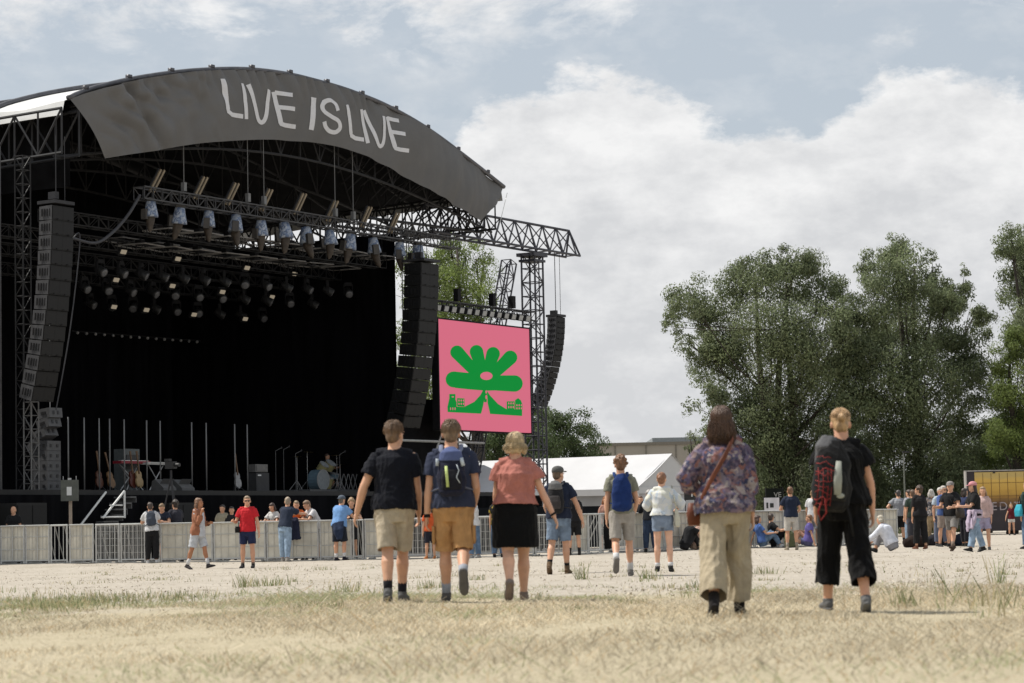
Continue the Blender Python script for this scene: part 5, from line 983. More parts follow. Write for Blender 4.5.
# drummer and keyboard player, who face the audience
pD = W3(dk(327, 5.2), 5.2, DECK+.02); fig('D', 0, 'drummer in dark clothes sitting behind the drum kit on the stage', H=1.76, legs=((80, 10, 80), (80, 12, 80)), aL=((-.3, .5, -.7), (.2, .9, .1)), aR=((.3, .5, -.7), (-.2, .9, .2)), hair=(.06, .04, .03), top=(.03, .03, .04), bot=(.03, .03, .03), frac=1.5, bn='trousers', loc=pD, vox=.016); PEOPLE[-1].rotation_euler.z = PHI+PI; PEOPLE[-1].location.z = DECK+.25
pK = W3(dk(363, 5.4), 5.4, DECK); fig('K', 0, 'musician in black t-shirt standing behind the keyboard rack on the stage', H=1.80, aL=fwd(-1), aR=fwd(1), lean=6, hair=(.03, .02, .02), top=(.012, .012, .013), bot=(.02, .02, .02), frac=1.9, bn='trousers', loc=pK, vox=.016); PEOPLE[-1].rotation_euler.z = PHI+PI*.95
# grey side stack and small array at the left
o = sthing('speaker_stack', 'grey loudspeaker column standing behind the left lattice tower', 'loudspeaker', hit(47, 470, 1.8)[0], 1.8, DECK); SG = mat('stack_grey', (.085, .085, .088), .5, .12, 6)
zt_ = hit(47, 441, 1.8)[1]-DECK
for i in range(5):
    mb = MB(); mb.box((0, 0, zt_*(i+.5)/5), (.62, .62, zt_/5*.97)); c = mb.build('cabinet', SG, o); mb = MB(); [mb.box((x*.15, -.316, zt_*(i+.5)/5), (.09, .02, .1)) for x in (-1, 1)]; [mb.box((-.316, x*.15, zt_*(i+.5)/5), (.02, .09, .1)) for x in (-1, 1)]; mb.build('vent', PLASTIC, c)
sx_, zx_ = hit(50, 408, 1.6); o = sthing('side_fill_array', 'small curved grey loudspeaker cluster above the grey column', 'loudspeaker', sx_, 1.6, zx_)
for i in range(4):
    R = Rx(-.1-.16*i); c = V((0, .05*i*i, -.18-.33*i)); mb = MB(); mb.box(c, (.6, .5, .31), R); cc = mb.build('cabinet', SG, o); mb = MB(); mb.box(c+R @ V((-.1, -.255, 0)), (.08, .02, .12), R); mb.box(c+R @ V((.1, -.255, 0)), (.08, .02, .12), R); mb.box(c+R @ V((-.305, 0, 0)), (.02, .2, .1), R); mb.build('vent', PLASTIC, cc)
mb = MB(); mb.tube((0, 0, 0), (0, 0, 3), .012); mb.build('hoist_chain', METAL_G, o)
# left lattice tower in front of stack
s_, z_ = hit(31, 402, .3); o = sthing('lattice_tower', 'grey lattice tower under the left line array', 'tower', s_, .3, 0); mb = MB(); mb.truss((0, 0, 0), (0, 0, z_), .32, r=.022, step=.42); mb.build('lattice', mat('grey_truss', (.13, .13, .13)), o)
# cable swag
o = sthing('cable_loom', 'black cable hanging in a loop from the front truss to the left array', 'cable'); a = hit(140, 195, .2); m_ = hit(95, 243, .2); c_ = hit(73, 238, .2); mb = MB(); mb.path([V((p[0], .2, p[1])) for p in curve([a, hit(128, 215, .2), hit(112, 233, .2), m_, c_])], .05, 6); d0 = hit(80, 240, .2); d1 = hit(70, 330, .2); d2 = hit(56, 410, .2); mb.path([V((p[0], .2, p[1])) for p in curve([c_, d0, d1, d2])], .02, 6); mb.build('cable', mat('cable_grey', (.05, .05, .055), .6), o)
# stage steps with white handrails, running down along the skirt to the left
sr1, zr1 = hit(106, 492, -.15); sl1, zl1 = hit(80, 526, -.15); sr2, zr2 = hit(124.5, 491, -.95); sl2, zl2 = hit(103, 518, -.95)
o = sthing('stage_steps', 'dark steps with white handrails leading up to the stage front', 'steps', sr1, -.15, 0)
for i in range(7): q = i/7; mb = MB(); mb.box((-.15-1.5*q+.6, -.40, DECK-.25-1.35*q), (.28, .7, .05)); mb.box((-.02-1.5*q+.6, -.40, DECK-.34-1.35*q), (.03, .7, .16)); mb.build('tread', mat('step_grey', (.10, .10, .10), .6), o)
mb = MB(); mb.tube((0, 0, zr1), (sl1-sr1, 0, zl1), .035); mb.build('handrail', PAINTW, o)
mb = MB(); a_ = V((sr2-sr1, -.8, zr2)); b__ = V((sl2-sr1, -.8, zl2)); mb.tube(a_, b__, .035); mb.tube(a_, a_-V((0, 0, .85)), .035); mb.tube(a_-V((0, 0, .82)), a_-V((1.1, 0, .82)), .025); mb.tube(a_-V((.1, 0, .45)), a_-V((.7, 0, .45)), .02); mb.build('handrail', PAINTW, o)
for x in (-.95, .65): mb = MB(); mb.box((x, -.4, .45), (.06, .75, .9)); mb.build('support', METAL_D, o)
# film camera on tripod on the pit floor
tp = hit(171, 470, -3.2)
o = sthing('camera_tripod', 'film camera on a tall black tripod in the pit before the stage', 'tripod', tp[0], -3.2, 0); zc_ = tp[1]; mb = MB()
for a in (0, 2.1, 4.2): mb.tube((0, 0, zc_-.25), (.62*math.cos(a), .62*math.sin(a), 0), .025)
mb.tube((0, 0, zc_-.5), (0, 0, zc_), .04); mb.build('leg', METAL_D, o); mb = MB(); mb.box((0, 0, zc_+.15), (.18, .34, .22)); mb.tube((0, -.17, zc_+.15), (0, -.34, zc_+.15), .06, 12); mb.box((0, .12, zc_+.31), (.14, .18, .08)); mb.build('camera_body', PLASTIC, o)
# dark monitor speakers on the pit floor, seen against the skirt
for i, (px, py) in enumerate(((22, 505), (173, 505))):
    s, z = hit(px, py, -.6); o = sthing('subwoofer', ('dark loudspeaker box at the skirt behind the bald man', 'dark box at the stage skirt behind the dark haired leaning person')[i], 'loudspeaker', s, -.6, 0, 'subwoofers along the stage skirt'); mb = MB(); mb.box((0, 0, .95), (1.3, .8, 1.9)); mb.build('cabinet', mat('sub_black', (.012, .012, .012), .6), o); mb = MB(); [mb.box((x, -.41, zz), (.58, .02, .85)) for x in (-.32, .32) for zz in (.5, 1.4)]; mb.build('grille', GRIL, o)
# ------------------------------------------------------------------ ground
gm_, t, b = nt('field_ground'); N = t.nodes; Lk = t.links; b.inputs['Roughness'].default_value = .95; b.inputs['Specular IOR Level'].default_value = .1
tc = N.new('ShaderNodeTexCoord'); sx = N.new('ShaderNodeSeparateXYZ'); Lk.new(tc.outputs['Object'], sx.inputs[0])
def nz(sc, det=5, ro=.6, st=(1, 1, 1)):
    m = N.new('ShaderNodeMapping'); m.inputs['Scale'].default_value = st; Lk.new(tc.outputs['Object'], m.inputs[0]); n = N.new('ShaderNodeTexNoise'); n.inputs['Scale'].default_value = sc; n.inputs['Detail'].default_value = det; n.inputs['Roughness'].default_value = ro; Lk.new(m.outputs[0], n.inputs[0]); return n.outputs['Fac']
def mth(op, a, b_=None, c=None, clamp=False):
    m = N.new('ShaderNodeMath'); m.operation = op; m.use_clamp = clamp
    for i, q in enumerate((a, b_, c)):
        if q is None: continue
        if isinstance(q, (int, float)): m.inputs[i].default_value = q
        else: Lk.new(q, m.inputs[i])
    return m.outputs[0]
def rmp(f, st): r = ramp_node(t, st); Lk.new(f, r.inputs[0]); return r.outputs[0]
def mixc(f, a, b_):
    m = N.new('ShaderNodeMix'); m.data_type = 'RGBA'; Lk.new(f, m.inputs[0]); Lk.new(a, m.inputs[6]); Lk.new(b_, m.inputs[7]); return m.outputs[2]
sand = rmp(nz(.8, 8, .65, (1, .45, 1)), [(.25, (.30, .265, .215)), (.5, (.41, .365, .31)), (.75, (.52, .47, .41))])
speck = rmp(nz(9, 6, .7, (1, .5, 1)), [(.3, (.26, .22, .17)), (.5, (.42, .38, .32)), (.7, (.52, .48, .41))])
sand = mixc(mth('MULTIPLY', 1, .6), sand, speck)
ruts = mth('MULTIPLY', mth('SUBTRACT', nz(.55, 7, .7, (.35, 2.2, 1)), .56), 9, clamp=True)
sand = mixc(mth('MULTIPLY', ruts, .75), sand, rmp(nz(3), [(.3, (.22, .19, .14)), (.7, (.33, .28, .21))]))
straw = rmp(nz(2.2, 8, .7), [(.25, (.27, .26, .16)), (.42, (.40, .35, .235)), (.6, (.48, .42, .30)), (.8, (.56, .50, .38))])
fine = rmp(nz(28, 4, .7), [(.35, (.24, .20, .13)), (.65, (.60, .53, .39))]); straw = mixc(mth('MULTIPLY', 1, .6), straw, fine)
edge = mth('ADD', sx.outputs[1], mth('MULTIPLY', mth('SUBTRACT', nz(.35, 6, .65), .5), 15)); edge = mth('ADD', edge, mth('MULTIPLY', mth('SUBTRACT', nz(3, 4, .6), .5), 3))
fsand = mth('MULTIPLY', mth('SUBTRACT', edge, 23.5), .22, clamp=True); col = mixc(fsand, straw, sand)
Lk.new(col, b.inputs['Base Color']); bp = N.new('ShaderNodeBump'); bp.inputs['Strength'].default_value = .8; bp.inputs['Distance'].default_value = .06; Lk.new(mth('ADD', nz(6, 8, .7), mth('MULTIPLY', ruts, -.3)), bp.inputs['Height']); Lk.new(bp.outputs[0], b.inputs['Normal'])
xs = [-900, -500, -300, -200, -140, -100, -75, -60, -50, -42, -36]+[x*.75-30 for x in range(81)]+[36, 42, 50, 60, 75, 100, 140, 200, 300, 500, 900]
ys = [-60, -30, -12, -4, 0]+[3+.6*i for i in range(90)]+[58+2*i for i in range(30)]+[122, 135, 150, 180, 220, 300, 450, 800, 1500, 3500]
vs = [(x, y, terrain(x, y)+(.012*math.sin(x*1.7+y*.9)+.010*math.sin(x*3.1-y*1.3) if abs(x) < 31 and 3 <= y < 118 else 0)) for y in ys for x in xs]; nx = len(xs)
me = bpy.data.meshes.new('ground'); me.from_pydata(vs, [], [(j*nx+i, j*nx+i+1, (j+1)*nx+i+1, (j+1)*nx+i) for j in range(len(ys)-1) for i in range(nx-1)]); me.materials.append(gm_); me.polygons.foreach_set('use_smooth', [True]*len(me.polygons))
go = bpy.data.objects.new('ground', me); COL.objects.link(go); tag(go, kind='structure')
# ------------------------------------------------------------------ grass
def vmat(name, rough=.8, trans=0.):
    m, t, b = nt(name); at_ = t.nodes.new('ShaderNodeVertexColor') if hasattr(bpy.types, 'ShaderNodeVertexColor') else t.nodes.new('ShaderNodeAttribute')
    at_.layer_name = 'tint'; t.links.new(at_.outputs[0], b.inputs['Base Color']); b.inputs['Roughness'].default_value = rough; b.inputs['Specular IOR Level'].default_value = .2
    if trans:
        tr = t.nodes.new('ShaderNodeBsdfTranslucent'); t.links.new(at_.outputs[0], tr.inputs[0]); ms = t.nodes.new('ShaderNodeMixShader'); ms.inputs[0].default_value = trans; t.links.new(b.outputs[0], ms.inputs[1]); t.links.new(tr.outputs[0], ms.inputs[2]); t.links.new(ms.outputs[0], t.nodes['Material Output'].inputs[0])
    return m
def quads(name, P, col, m, tri=False):
    """P: (n,4,3) corner array, col: (n,3) per-face tint"""
    n = len(P); k = P.shape[1]; me = bpy.data.meshes.new(name); me.vertices.add(n*k); me.vertices.foreach_set('co', P.reshape(-1).astype(np.float32)); me.loops.add(n*k); me.loops.foreach_set('vertex_index', np.arange(n*k, dtype=np.int32)); me.polygons.add(n); me.polygons.foreach_set('loop_start', np.arange(0, n*k, k, dtype=np.int32))
    try: me.polygons.foreach_set('loop_total', np.full(n, k, dtype=np.int32))
    except Exception: pass
    ca = me.color_attributes.new('tint', 'BYTE_COLOR', 'POINT'); c = np.ones((n, k, 4), np.float32); c[:, :, :3] = col[:, None, :]; lin = c.reshape(-1); ca.data.foreach_set('color', lin)
    me.materials.append(m); me.update(calc_edges=True); me.validate(); o = bpy.data.objects.new(name, me); COL.objects.link(o); return o
tz = np.vectorize(terrain)
def vnoise(x, y, seed=0):
    r = np.random.default_rng(seed); v = 0
    for f in (.5, 1.1, 2.3, 4.7):
        for q in range(3): a = r.uniform(0, 6.3); v = v+np.sin((x*np.cos(a)+y*np.sin(a))*f*2+r.uniform(0, 6.3)+.8*np.sin(x*f*.7+y*f*.5))/f**.6
    return v/4.5
def blades(name, x, y, h, wd, lean, col, m):
    n = len(x); z = tz(x, y) if n < 4000 else np.interp(y, [0, 200], [0, 0])+TZ(x, y); a = rng.uniform(0, 2*PI, n); wx, wy = np.cos(a)*wd, np.sin(a)*wd; la = rng.uniform(0, 2*PI, n); lx, ly = np.cos(la)*lean*h, np.sin(la)*lean*h
    P = np.zeros((n, 4, 3)); P[:, 0] = np.c_[x-wx, y-wy, z-.01]; P[:, 1] = np.c_[x+wx, y+wy, z-.01]; P[:, 2] = np.c_[x+wx*.5+lx, y+wy*.5+ly, z+h]; P[:, 3] = np.c_[x-wx*.2+lx, y-wy*.2+ly, z+h*.96]
    return quads(name, P, col, m)
gx = np.arange(-20, 20.1, 1.0); gy = np.arange(5, 90.1, 1.0); GZ = np.array([[terrain(a, b_) for a in gx] for b_ in gy])
def TZ(x, y):
    i = np.clip((x+20), 0, 38.999); j = np.clip((y-5), 0, 83.999); i0 = i.astype(int); j0 = j.astype(int); u = i-i0; v = j-j0
    return GZ[j0, i0]*(1-u)*(1-v)+GZ[j0, i0+1]*u*(1-v)+GZ[j0+1, i0]*(1-u)*v+GZ[j0+1, i0+1]*u*v+.012*np.sin(x*1.7+y*.9)+.010*np.sin(x*3.1-y*1.3)
GRS = vmat('straw_blades', .8, .4); Nb = 400000
y = 10+24*np.sqrt(rng.uniform(0, 1, Nb)); x = rng.uniform(-1, 1, Nb)*(y*.25+3.5); edge_ = 25.0+2.6*vnoise(x*.5, y*.4, 3)+1.3*vnoise(x*2.2, y*1.2, 9); dens = vnoise(x*1.2, y*.8, 5); green = vnoise(x*.35, y*.30, 8)+.35*vnoise(x*1.6, y, 12)
keep = (y < edge_+np.abs(rng.normal(0, 2.2, Nb))*(rng.uniform(0, 1, Nb) < .35)) & (dens > -1.1+rng.uniform(0, .8, Nb)); x, y, green, dens = x[keep], y[keep], green[keep], dens[keep]; n = len(x)
c = np.array([.60, .53, .395])*rng.uniform(.4, 1.3, (n, 1))*(1+.22*np.clip(vnoise(x*.8, y*.5, 41), -1, 1))[:, None]; gmask = (green+.18*(x < -1.5) > .22+rng.normal(0, .25, n)); c[gmask] = np.array([.36, .38, .215])*rng.uniform(.6, 1.2, (gmask.sum(), 1)); red = rng.uniform(0, 1, n) < .12; c[red] = np.array([.52, .38, .22])*rng.uniform(.6, 1.1, (red.sum(), 1))
h = rng.uniform(.008, .038, n)*(1+.8*np.clip(dens, -.7, 1)); tl = rng.uniform(0, 1, n) < .07; h[tl] *= 2.2; h[gmask] *= 1.2
tag(blades('dry_grass', x, y, h, .0038, rng.uniform(.5, 3.0, n), c, GRS), kind='stuff')
# greener tufts on the sand
tx = []; tcol = []
def tuft(px, py, r, n, hgt, gr=.7):
    d = (EYE)*FPX/(py+.021*(px-512)-532); p = at(px, py, d); q = rng.normal(0, 1, (n, 2))*np.array([r, r*1.6]); tx.append(np.c_[p.x+q[:, 0], p.y+q[:, 1], hgt*rng.uniform(.4, 1.1, n)]); g = rng.uniform(0, 1, (n, 1)) < gr
    tcol.append(np.where(g, np.array([[.24, .27, .13]]), np.array([[.50, .43, .26]]))*rng.uniform(.6, 1.2, (n, 1)))
for i in range(22): tuft(random.uniform(0, 185), random.uniform(597, 607), .30, 60, .075, .55)
for i in range(12): tuft(random.uniform(0, 60), random.uniform(602, 614), .30, 70, .06, .5)
for px, py, r, n, h_ in ((275, 586, .10, 70, .15), (258, 586, .08, 30, .13), (322, 569, .18, 40, .08), (350, 592, .1, 60, .14), (245, 587, .06, 50, .2), (582, 581, .05, 40, .24), (648, 579, .07, 60, .14), (320, 610, .15, 100, .08), (700, 588, .12, 50, .10), (765, 575, .12, 50, .12), (997, 583, .05, 26, .34), (985, 600, .12, 22, .22), (1005, 606, .2, 30, .18), (955, 600, .05, 12, .34), (970, 604, .1, 14, .22), (944, 607, .03, 6, .3), (1015, 600, .08, 16, .24), (1020, 612, .2, 30, .16), (905, 605, .08, 40, .14), (430, 590, .1, 50, .12), (630, 603, .12, 90, .06), (575, 612, .1, 60, .06)): tuft(px, py, r, n, h_)
for i in range(90): tuft(random.uniform(0, 1024), random.uniform(564, 600), random.uniform(.05, .3), random.randint(10, 40), random.uniform(.04, .10), .5)
T = np.concatenate(tx); TC = np.concatenate(tcol); blades('sand_weeds', T[:, 0], T[:, 1], T[:, 2], .006, rng.uniform(.05, .7, len(T)), TC, vmat('weed_blades', .8, .3)).__setitem__('kind', 'stuff')
# flat straw litter, pebbles and wood chips on the sand
nl = 34000; y = 22+55*rng.uniform(0, 1, nl)**1.3; x = rng.uniform(-1, 1, nl)*(y*.235+1.5); d_ = vnoise(x*.9, y*.45, 31)+.5*vnoise(x*2.7, y*1.1, 33); keep = d_ > rng.uniform(-.6, .9, nl); x, y = x[keep], y[keep]; n = len(x)
c = np.where(rng.uniform(0, 1, (n, 1)) < .5, np.array([[.32, .27, .20]]), np.array([[.58, .51, .39]]))*rng.uniform(.6, 1.2, (n, 1))
tag(blades('ground_litter', x, y, rng.uniform(.004, .022, n), rng.uniform(.004, .016, n), rng.uniform(.5, 4, n), c, vmat('litter', .9)), kind='stuff')
# ------------------------------------------------------------------ crowd barriers
MESHP = mat('barrier_sheet', (.60, .57, .49), .6, .16, 3, bump=.3, bscale=30, metal=.15); FR = mat('barrier_frame', (.50, .50, .48), .5, .12, 8, metal=.2)
def barrier_thing(name, w_, kind):
    o = empty(name); H_ = 1.1
    fr = MB()
    for x in (-w_/2+.02, w_/2-.02): fr.tube((x, 0, .02), (x, 0, H_), .024)
    fr.tube((-w_/2, 0, H_), (w_/2, 0, H_), .026); fr.tube((-w_/2, 0, .10), (w_/2, 0, .10), .022)
    if kind == 'sheet': fr.box((0, -.03, H_+.005), (w_*.99, .12, .02)); fr.tube((0, -.012, .1), (0, -.012, H_), .016); fr.tube((-w_/2, -.012, .78), (w_/2, -.012, .78), .010); fr.tube((-w_/2, -.012, .42), (w_/2, -.012, .42), .010)
    fr.build('frame', FR, o)
    if kind == 'sheet':
        mb = MB(); mb.grid(lambda u, v: V((-w_/2+.03+(w_-.06)*u, .012+.006*math.sin(u*9)*math.sin(v*7), .11+(H_-.13)*v)), 10, 8); mb.grid(lambda u, v: V((-w_/2+.03+(w_-.06)*u, .020, .11+(H_-.13)*v)), 2, 2); mb.build('perforated_sheet', MESHP, o, smooth=True, fix=False)
        mb = MB(); n = 7
        for i in range(1, n): mb.tube((-w_/2+w_*i/n, -.01, .12), (-w_/2+w_*i/n, -.01, H_-.02), .006, 4)
        mb.build('stiffener', mat('barrier_rib', (.46, .45, .41), .5, .1, 6, metal=.3), o)
    else:
        mb = MB(); n = int(w_/.125)
        for i in range(1, n): mb.tube((-w_/2+w_*i/n, 0, .10), (-w_/2+w_*i/n, 0, H_), .010, 5)
        if kind == 'mesh':
            for z in (.3, .5, .7, .9, 1.05): mb.tube((-w_/2, .01, z), (w_/2, .01, z), .005, 4)
            for i in range(n*3): mb.tube((-w_/2+w_*(i+.5)/(n*3), .02, .10), (-w_/2+w_*(i+.5)/(n*3), .02, H_), .0065, 4)
        mb.build('bars', FR, o)
    ft_ = MB()
    for x in (-w_/2+.12, w_/2-.12): ft_.tube((x, .0, .035), (x, .75, .03), .025); ft_.tube((x, .65, .05), (x, .02, 1.1), .018)
    ft_.box((0, .3, .012), (w_*.98, .9, .016)); ft_.build('foot', mat('barrier_foot', (.25, .25, .24), .6), o); return o
BARS = [(-28, 0, 'sheet'), (0, 25, 'sheet'), (25, 50, 'sheet'), (50, 68, 'bars'), (69, 94, 'sheet'), (95, 120, 'mesh'), (120, 146, 'mesh'), (146, 160, 'bars')]+[(160+53*i, 160+53*(i+1), 'sheet') for i in range(3)]+[(319, 352, 'sheet'), (352, 364, 'bars'), (364, 398, 'sheet'), (398, 432, 'mesh'), (432, 466, 'sheet'), (466, 500, 'mesh'), (500, 534, 'sheet'), (534, 568, 'mesh'), (568, 588, 'sheet'), (588, 600, 'bars'), (600, 632, 'mesh'), (632, 664, 'sheet'), (664, 694, 'sheet'), (694, 724, 'sheet'), (724, 754, 'sheet'), (754, 784, 'sheet'), (784, 812, 'sheet'), (812, 842, 'sheet'), (842, 870, 'sheet'), (870, 898, 'sheet')]
WH = {'sheet': 'crowd barrier panel with grey sheet', 'mesh': 'crowd barrier panel of see-through mesh', 'bars': 'narrow open barred barrier gate'}
NEAR = {-28: 'partly outside the left edge', 0: 'below the bald man in black at far left', 25: 'just left of the open gate by the sign post', 50: 'left of the sign post, black skirt showing through', 69: 'directly right of the sign post', 95: 'under the white stage handrails', 120: 'under the lower end of the stage steps', 146: 'behind the legs in black trousers',
        160: 'behind the rust jacket woman', 213: 'behind the man in the red t-shirt', 266: 'below the man in navy t-shirt and blue jeans', 319: 'left of the sky blue t-shirt man', 352: 'beside the sky blue t-shirt man', 364: 'behind the hand of the black t-shirt man', 398: 'between the legs of the two near men', 432: 'behind the tan cargo shorts', 466: 'behind the woman with the black shoulder bag', 500: 'behind the black skirt', 534: 'left of the denim shorts with boots', 568: 'right of the denim shorts with boots',
        588: 'left of the pale shorts under the blue backpack', 600: 'behind the pale shorts', 632: 'behind the grey haired man in black jacket', 664: 'behind the woman with the tote', 694: 'behind the pink and white cap', 724: 'behind the wide beige trousers', 754: 'behind the sitting woman in blue', 784: 'behind the white shorts of the navy t-shirt man', 812: 'behind the black backpack', 842: 'behind the black culottes', 870: 'left of the grey t-shirt man with hands on hips'}
for a, b_, kd in BARS:
    ya, yb = BD(a), BD(b_); A = V((xat(a, ya), ya, 0)); B = V((xat(b_, yb), yb, 0)); d = B-A; o = barrier_thing('crowd_barrier', d.length-.03, kd); m_ = (A+B)/2; o.location = (m_.x, m_.y, terrain(m_.x, m_.y)); o.rotation_euler.z = math.atan2(d.y, d.x)
    tag(o, WH[kd]+' '+NEAR[a], 'barrier', 'crowd barriers in front of the stage')
# jackets hung over the barrier
for i, (px, c_) in enumerate(((293.5, (.022, .026, .05)), (609, (.010, .010, .011)))):
    p = onb(px, -.08); o = tag(empty('jacket', p), ('dark navy jacket hanging over the barrier beside the blue jeans', 'long black coat hanging over the barrier behind the pale shorts')[i], 'jacket'); L = (.52, .95)[i]; mb = MB()
    mb.loft([V((0, 0, 1.24)), V((0, -.05, 1.15)), V((0, -.08, 1.15-L*.5)), V((.02, -.07, 1.15-L))], [(.13, .05), (.17, .06), (.19, .05), (.20, .04)], (1, 0, 0), 16); mb.loft([V((0, .06, 1.24)), V((0, .10, 1.0))], [(.13, .03), (.15, .03)], (1, 0, 0), 12); job('cloth', mb, cloth(c_), o, .014, 3, .02)
# sign box on a post
p = V((xat(70, 74.5), 74.5, 0)); o = tag(empty('notice_box', p), 'dark grey box with a white notice on a pale wooden post at the barrier', 'sign'); zt_ = at(70, 480, 74.5).z; zb_ = at(70, 501, 74.5).z
mb = MB(); mb.box((0, .1, zb_/2), (.09, .07, zb_)); mb.build('post', mat('pale_wood', (.45, .36, .28), .7, .15, 6), o); mb = MB(); mb.box((0, 0, (zt_+zb_)/2), (.52, .18, zt_-zb_)); mb.build('box', mat('box_grey', (.10, .105, .09), .5), o)
mb = MB(); mb.box((0, -.094, (zt_+zb_)/2-.02), (.15, .006, .26)); mb.build('notice', PAINTW, o)
mb = MB(); [mb.tube((x, 0, zt_), (x, 0, zt_+.12), .012) for x in (-.2, .2)]; mb.box((0, 0, zt_+.03), (.1, .1, .06)); mb.build('clamp', METAL_G, o)
# ------------------------------------------------------------------ marquee
def ridge_tent(label, corner, ang, wdt, ln, eave, ridge, name='marquee', group=None):
    o = tag(empty(name, corner, ang), label, 'tent', group); CV = mat('tent_canvas', (.52, .52, .53), .55, .05, .8, bump=.15, bscale=1.5); WL = mat('tent_wall', (.42, .42, .43), .6, .08, 1.2, bump=.25, bscale=2)
    mb = MB()   # x: along the gable (+x), y: back along the ridge direction (-x side long wall visible)
    P = lambda x, y, z: V((x, y, z))
    nseg = 24
    for side in (0, 1):
        x0, x1 = (-.12, wdt/2) if side == 0 else (wdt+.12, wdt/2)
        mb.grid(lambda u, v: P(x0+(x1-x0)*v, -.1+(ln+.2)*u, eave-.02+(ridge-eave+.02)*v-.05*math.sin(PI*v)-.03*abs(math.sin(u*PI*4))*(1-v)), nseg, 6); mb.grid(lambda u, v: P(x0, -.1+(ln+.2)*u, eave-.02-.28*v-.03*abs(math.sin(u*PI*4))), nseg, 1)
    mb.build('roof', CV, o, smooth=True, fix=False)
    mb = MB(); mb.add([P(0, 0, eave), P(wdt, 0, eave), P(wdt/2, 0, ridge-.02), P(0, -.02, eave), P(wdt, -.02, eave), P(wdt/2, -.02, ridge-.02)], [(0, 1, 2), (5, 4, 3)]); mb.grid(lambda u, v: P(wdt*u, -.06, eave-.28+.30*v), 4, 1); mb.build('gable', mat('tent_gable', (.5, .5, .5), .6, .05, 1), o, fix=False)
    mb = MB(); mb.grid(lambda u, v: P(.03+.02*math.sin(u*60), ln*u, eave*v), 120, 3); mb.grid(lambda u, v: P(wdt*u, .03+.02*math.sin(u*40), eave*v), 60, 3); mb.grid(lambda u, v: P(wdt-.03, ln*u, eave*v), 20, 3); mb.build('wall', WL, o, smooth=True, fix=False)
    mb = MB(); [mb.box((x, y, eave/2), (.10, .10, eave)) for x in (0, wdt) for y in [ln*i/4 for i in range(5)]]; mb.build('pole', PAINTW, o); return o
c0 = at(637, 487, 105); c0.z = 0
ang = rad(58); ridge_tent('large white marquee with long sloping roof behind the fence', c0, ang, 6.2, 15.5, 2.55, 4.05)
pg = at(482, 465, 100); o = tag(empty('pagoda_tent', (pg.x, 100, 0), .5), 'small white pointed tent behind the fence left of the marquee', 'tent'); mb = MB(); zt_ = pg.z
prof = [(1.9, 2.35), (1.25, 2.6), (.7, 2.95), (.3, 3.35), (.06, zt_)]
for (r1, z1), (r2, z2) in zip(prof, prof[1:]):
    P = [V((sx_*r, sy_*r, z)) for r, z in ((r1, z1), (r2, z2)) for sx_, sy_ in ((-1, -1), (1, -1), (1, 1), (-1, 1))]; mb.add(P, [(k, (k+1) % 4, 4+(k+1) % 4, 4+k) for k in range(4)])
mb.build('roof', mat('tent_canvas', (.6, .6, .6)), o); mb = MB(); [mb.box((x*1.85, y*1.85, 1.17), (.1, .1, 2.34)) for x in (-1, 1) for y in (-1, 1)]; mb.build('pole', PAINTW, o); mb = MB(); mb.box((0, 0, 2.28), (3.8, 3.8, .16)); mb.build('valance', PAINTW, o)
# menu board on the marquee
p = at(690, 490, 100); o = tag(empty('menu_board', (p.x, 100, 0), .1), 'dark board with a pale letter in front of the marquee corner', 'sign'); z0 = at(690, 500, 100).z; z1 = at(690, 487, 100).z; mb = MB(); mb.box((0, 0, (z0+z1)/2), (.50, .05, z1-z0)); mb.build('board', PLASTIC, o); mb = MB(); mb.box((-.02, -.03, (z0+z1)/2+.07), (.28, .012, .05)); mb.box((.07, -.03, (z0+z1)/2-.02), (.05, .012, .22)); mb.build('letter', PAINTW, o); mb = MB(); [mb.tube((x, .05, 0), (x, .05, z1-.05), .02) for x in (-.2, .2)]; mb.build('leg', METAL_D, o)
# black counter cloths and dark fence band behind the barrier
def bandbox(name, label, px0, px1, d0, d1, z0, z1, col, cat, thick=.08, txt=None):
    A = V((xat(px0, d0), d0, 0)); B = V((xat(px1, d1), d1, 0)); d = B-A; o = tag(empty(name, A, math.atan2(d.y, d.x)), label, cat); mb = MB(); mb.box((d.length/2, 0, (z0+z1)/2), (d.length, thick, z1-z0)); mb.build('panel', mat('band_%s' % name, col, .85, .2, 2, spec=.1), o); mb = MB(); n = max(2, int(d.length/2.4)); [mb.tube((d.length*i/n, thick, 0), (d.length*i/n, thick, z1+.03), .03) for i in range(n+1)]; mb.build('post', METAL_D, o); return o, d.length
bandbox('black_fence', 'long black fence cloth in front of the marquee wall', 476, 668, 88, 92, .1, 1.62, (.012, .013, .015), 'fence')
o, L = bandbox('white_notice', 'low white board with small black marks behind the fence beside the floral blouse', 765, 780, 95, 95, 1.35, 1.85, (.62, .60, .63), 'sign', .04); mb = MB(); mb.box((L*.2, -.03, 1.55), (.07, .012, .22)); mb.box((L*.5, -.03, 1.55), (.14, .012, .17)); mb.build('mark', PLASTIC, o)
def text(o, body_, size, loc, m, name='lettering', ext=.004, sp=1.0):
    cu = bpy.data.curves.new('t', 'FONT'); cu.body = body_; cu.size = size; cu.extrude = ext; cu.align_x = 'LEFT'; cu.space_character = sp; to = bpy.data.objects.new('t', cu); COL.objects.link(to); bpy.context.view_layer.update(); me = bpy.data.meshes.new_from_object(to.evaluated_get(bpy.context.evaluated_depsgraph_get())); bpy.data.objects.remove(to); me.materials.clear(); me.materials.append(m)
    x = bpy.data.objects.new(name, me); COL.objects.link(x); x.parent = o; x.rotation_euler = (PI/2, 0, 0); x.location = loc; return x
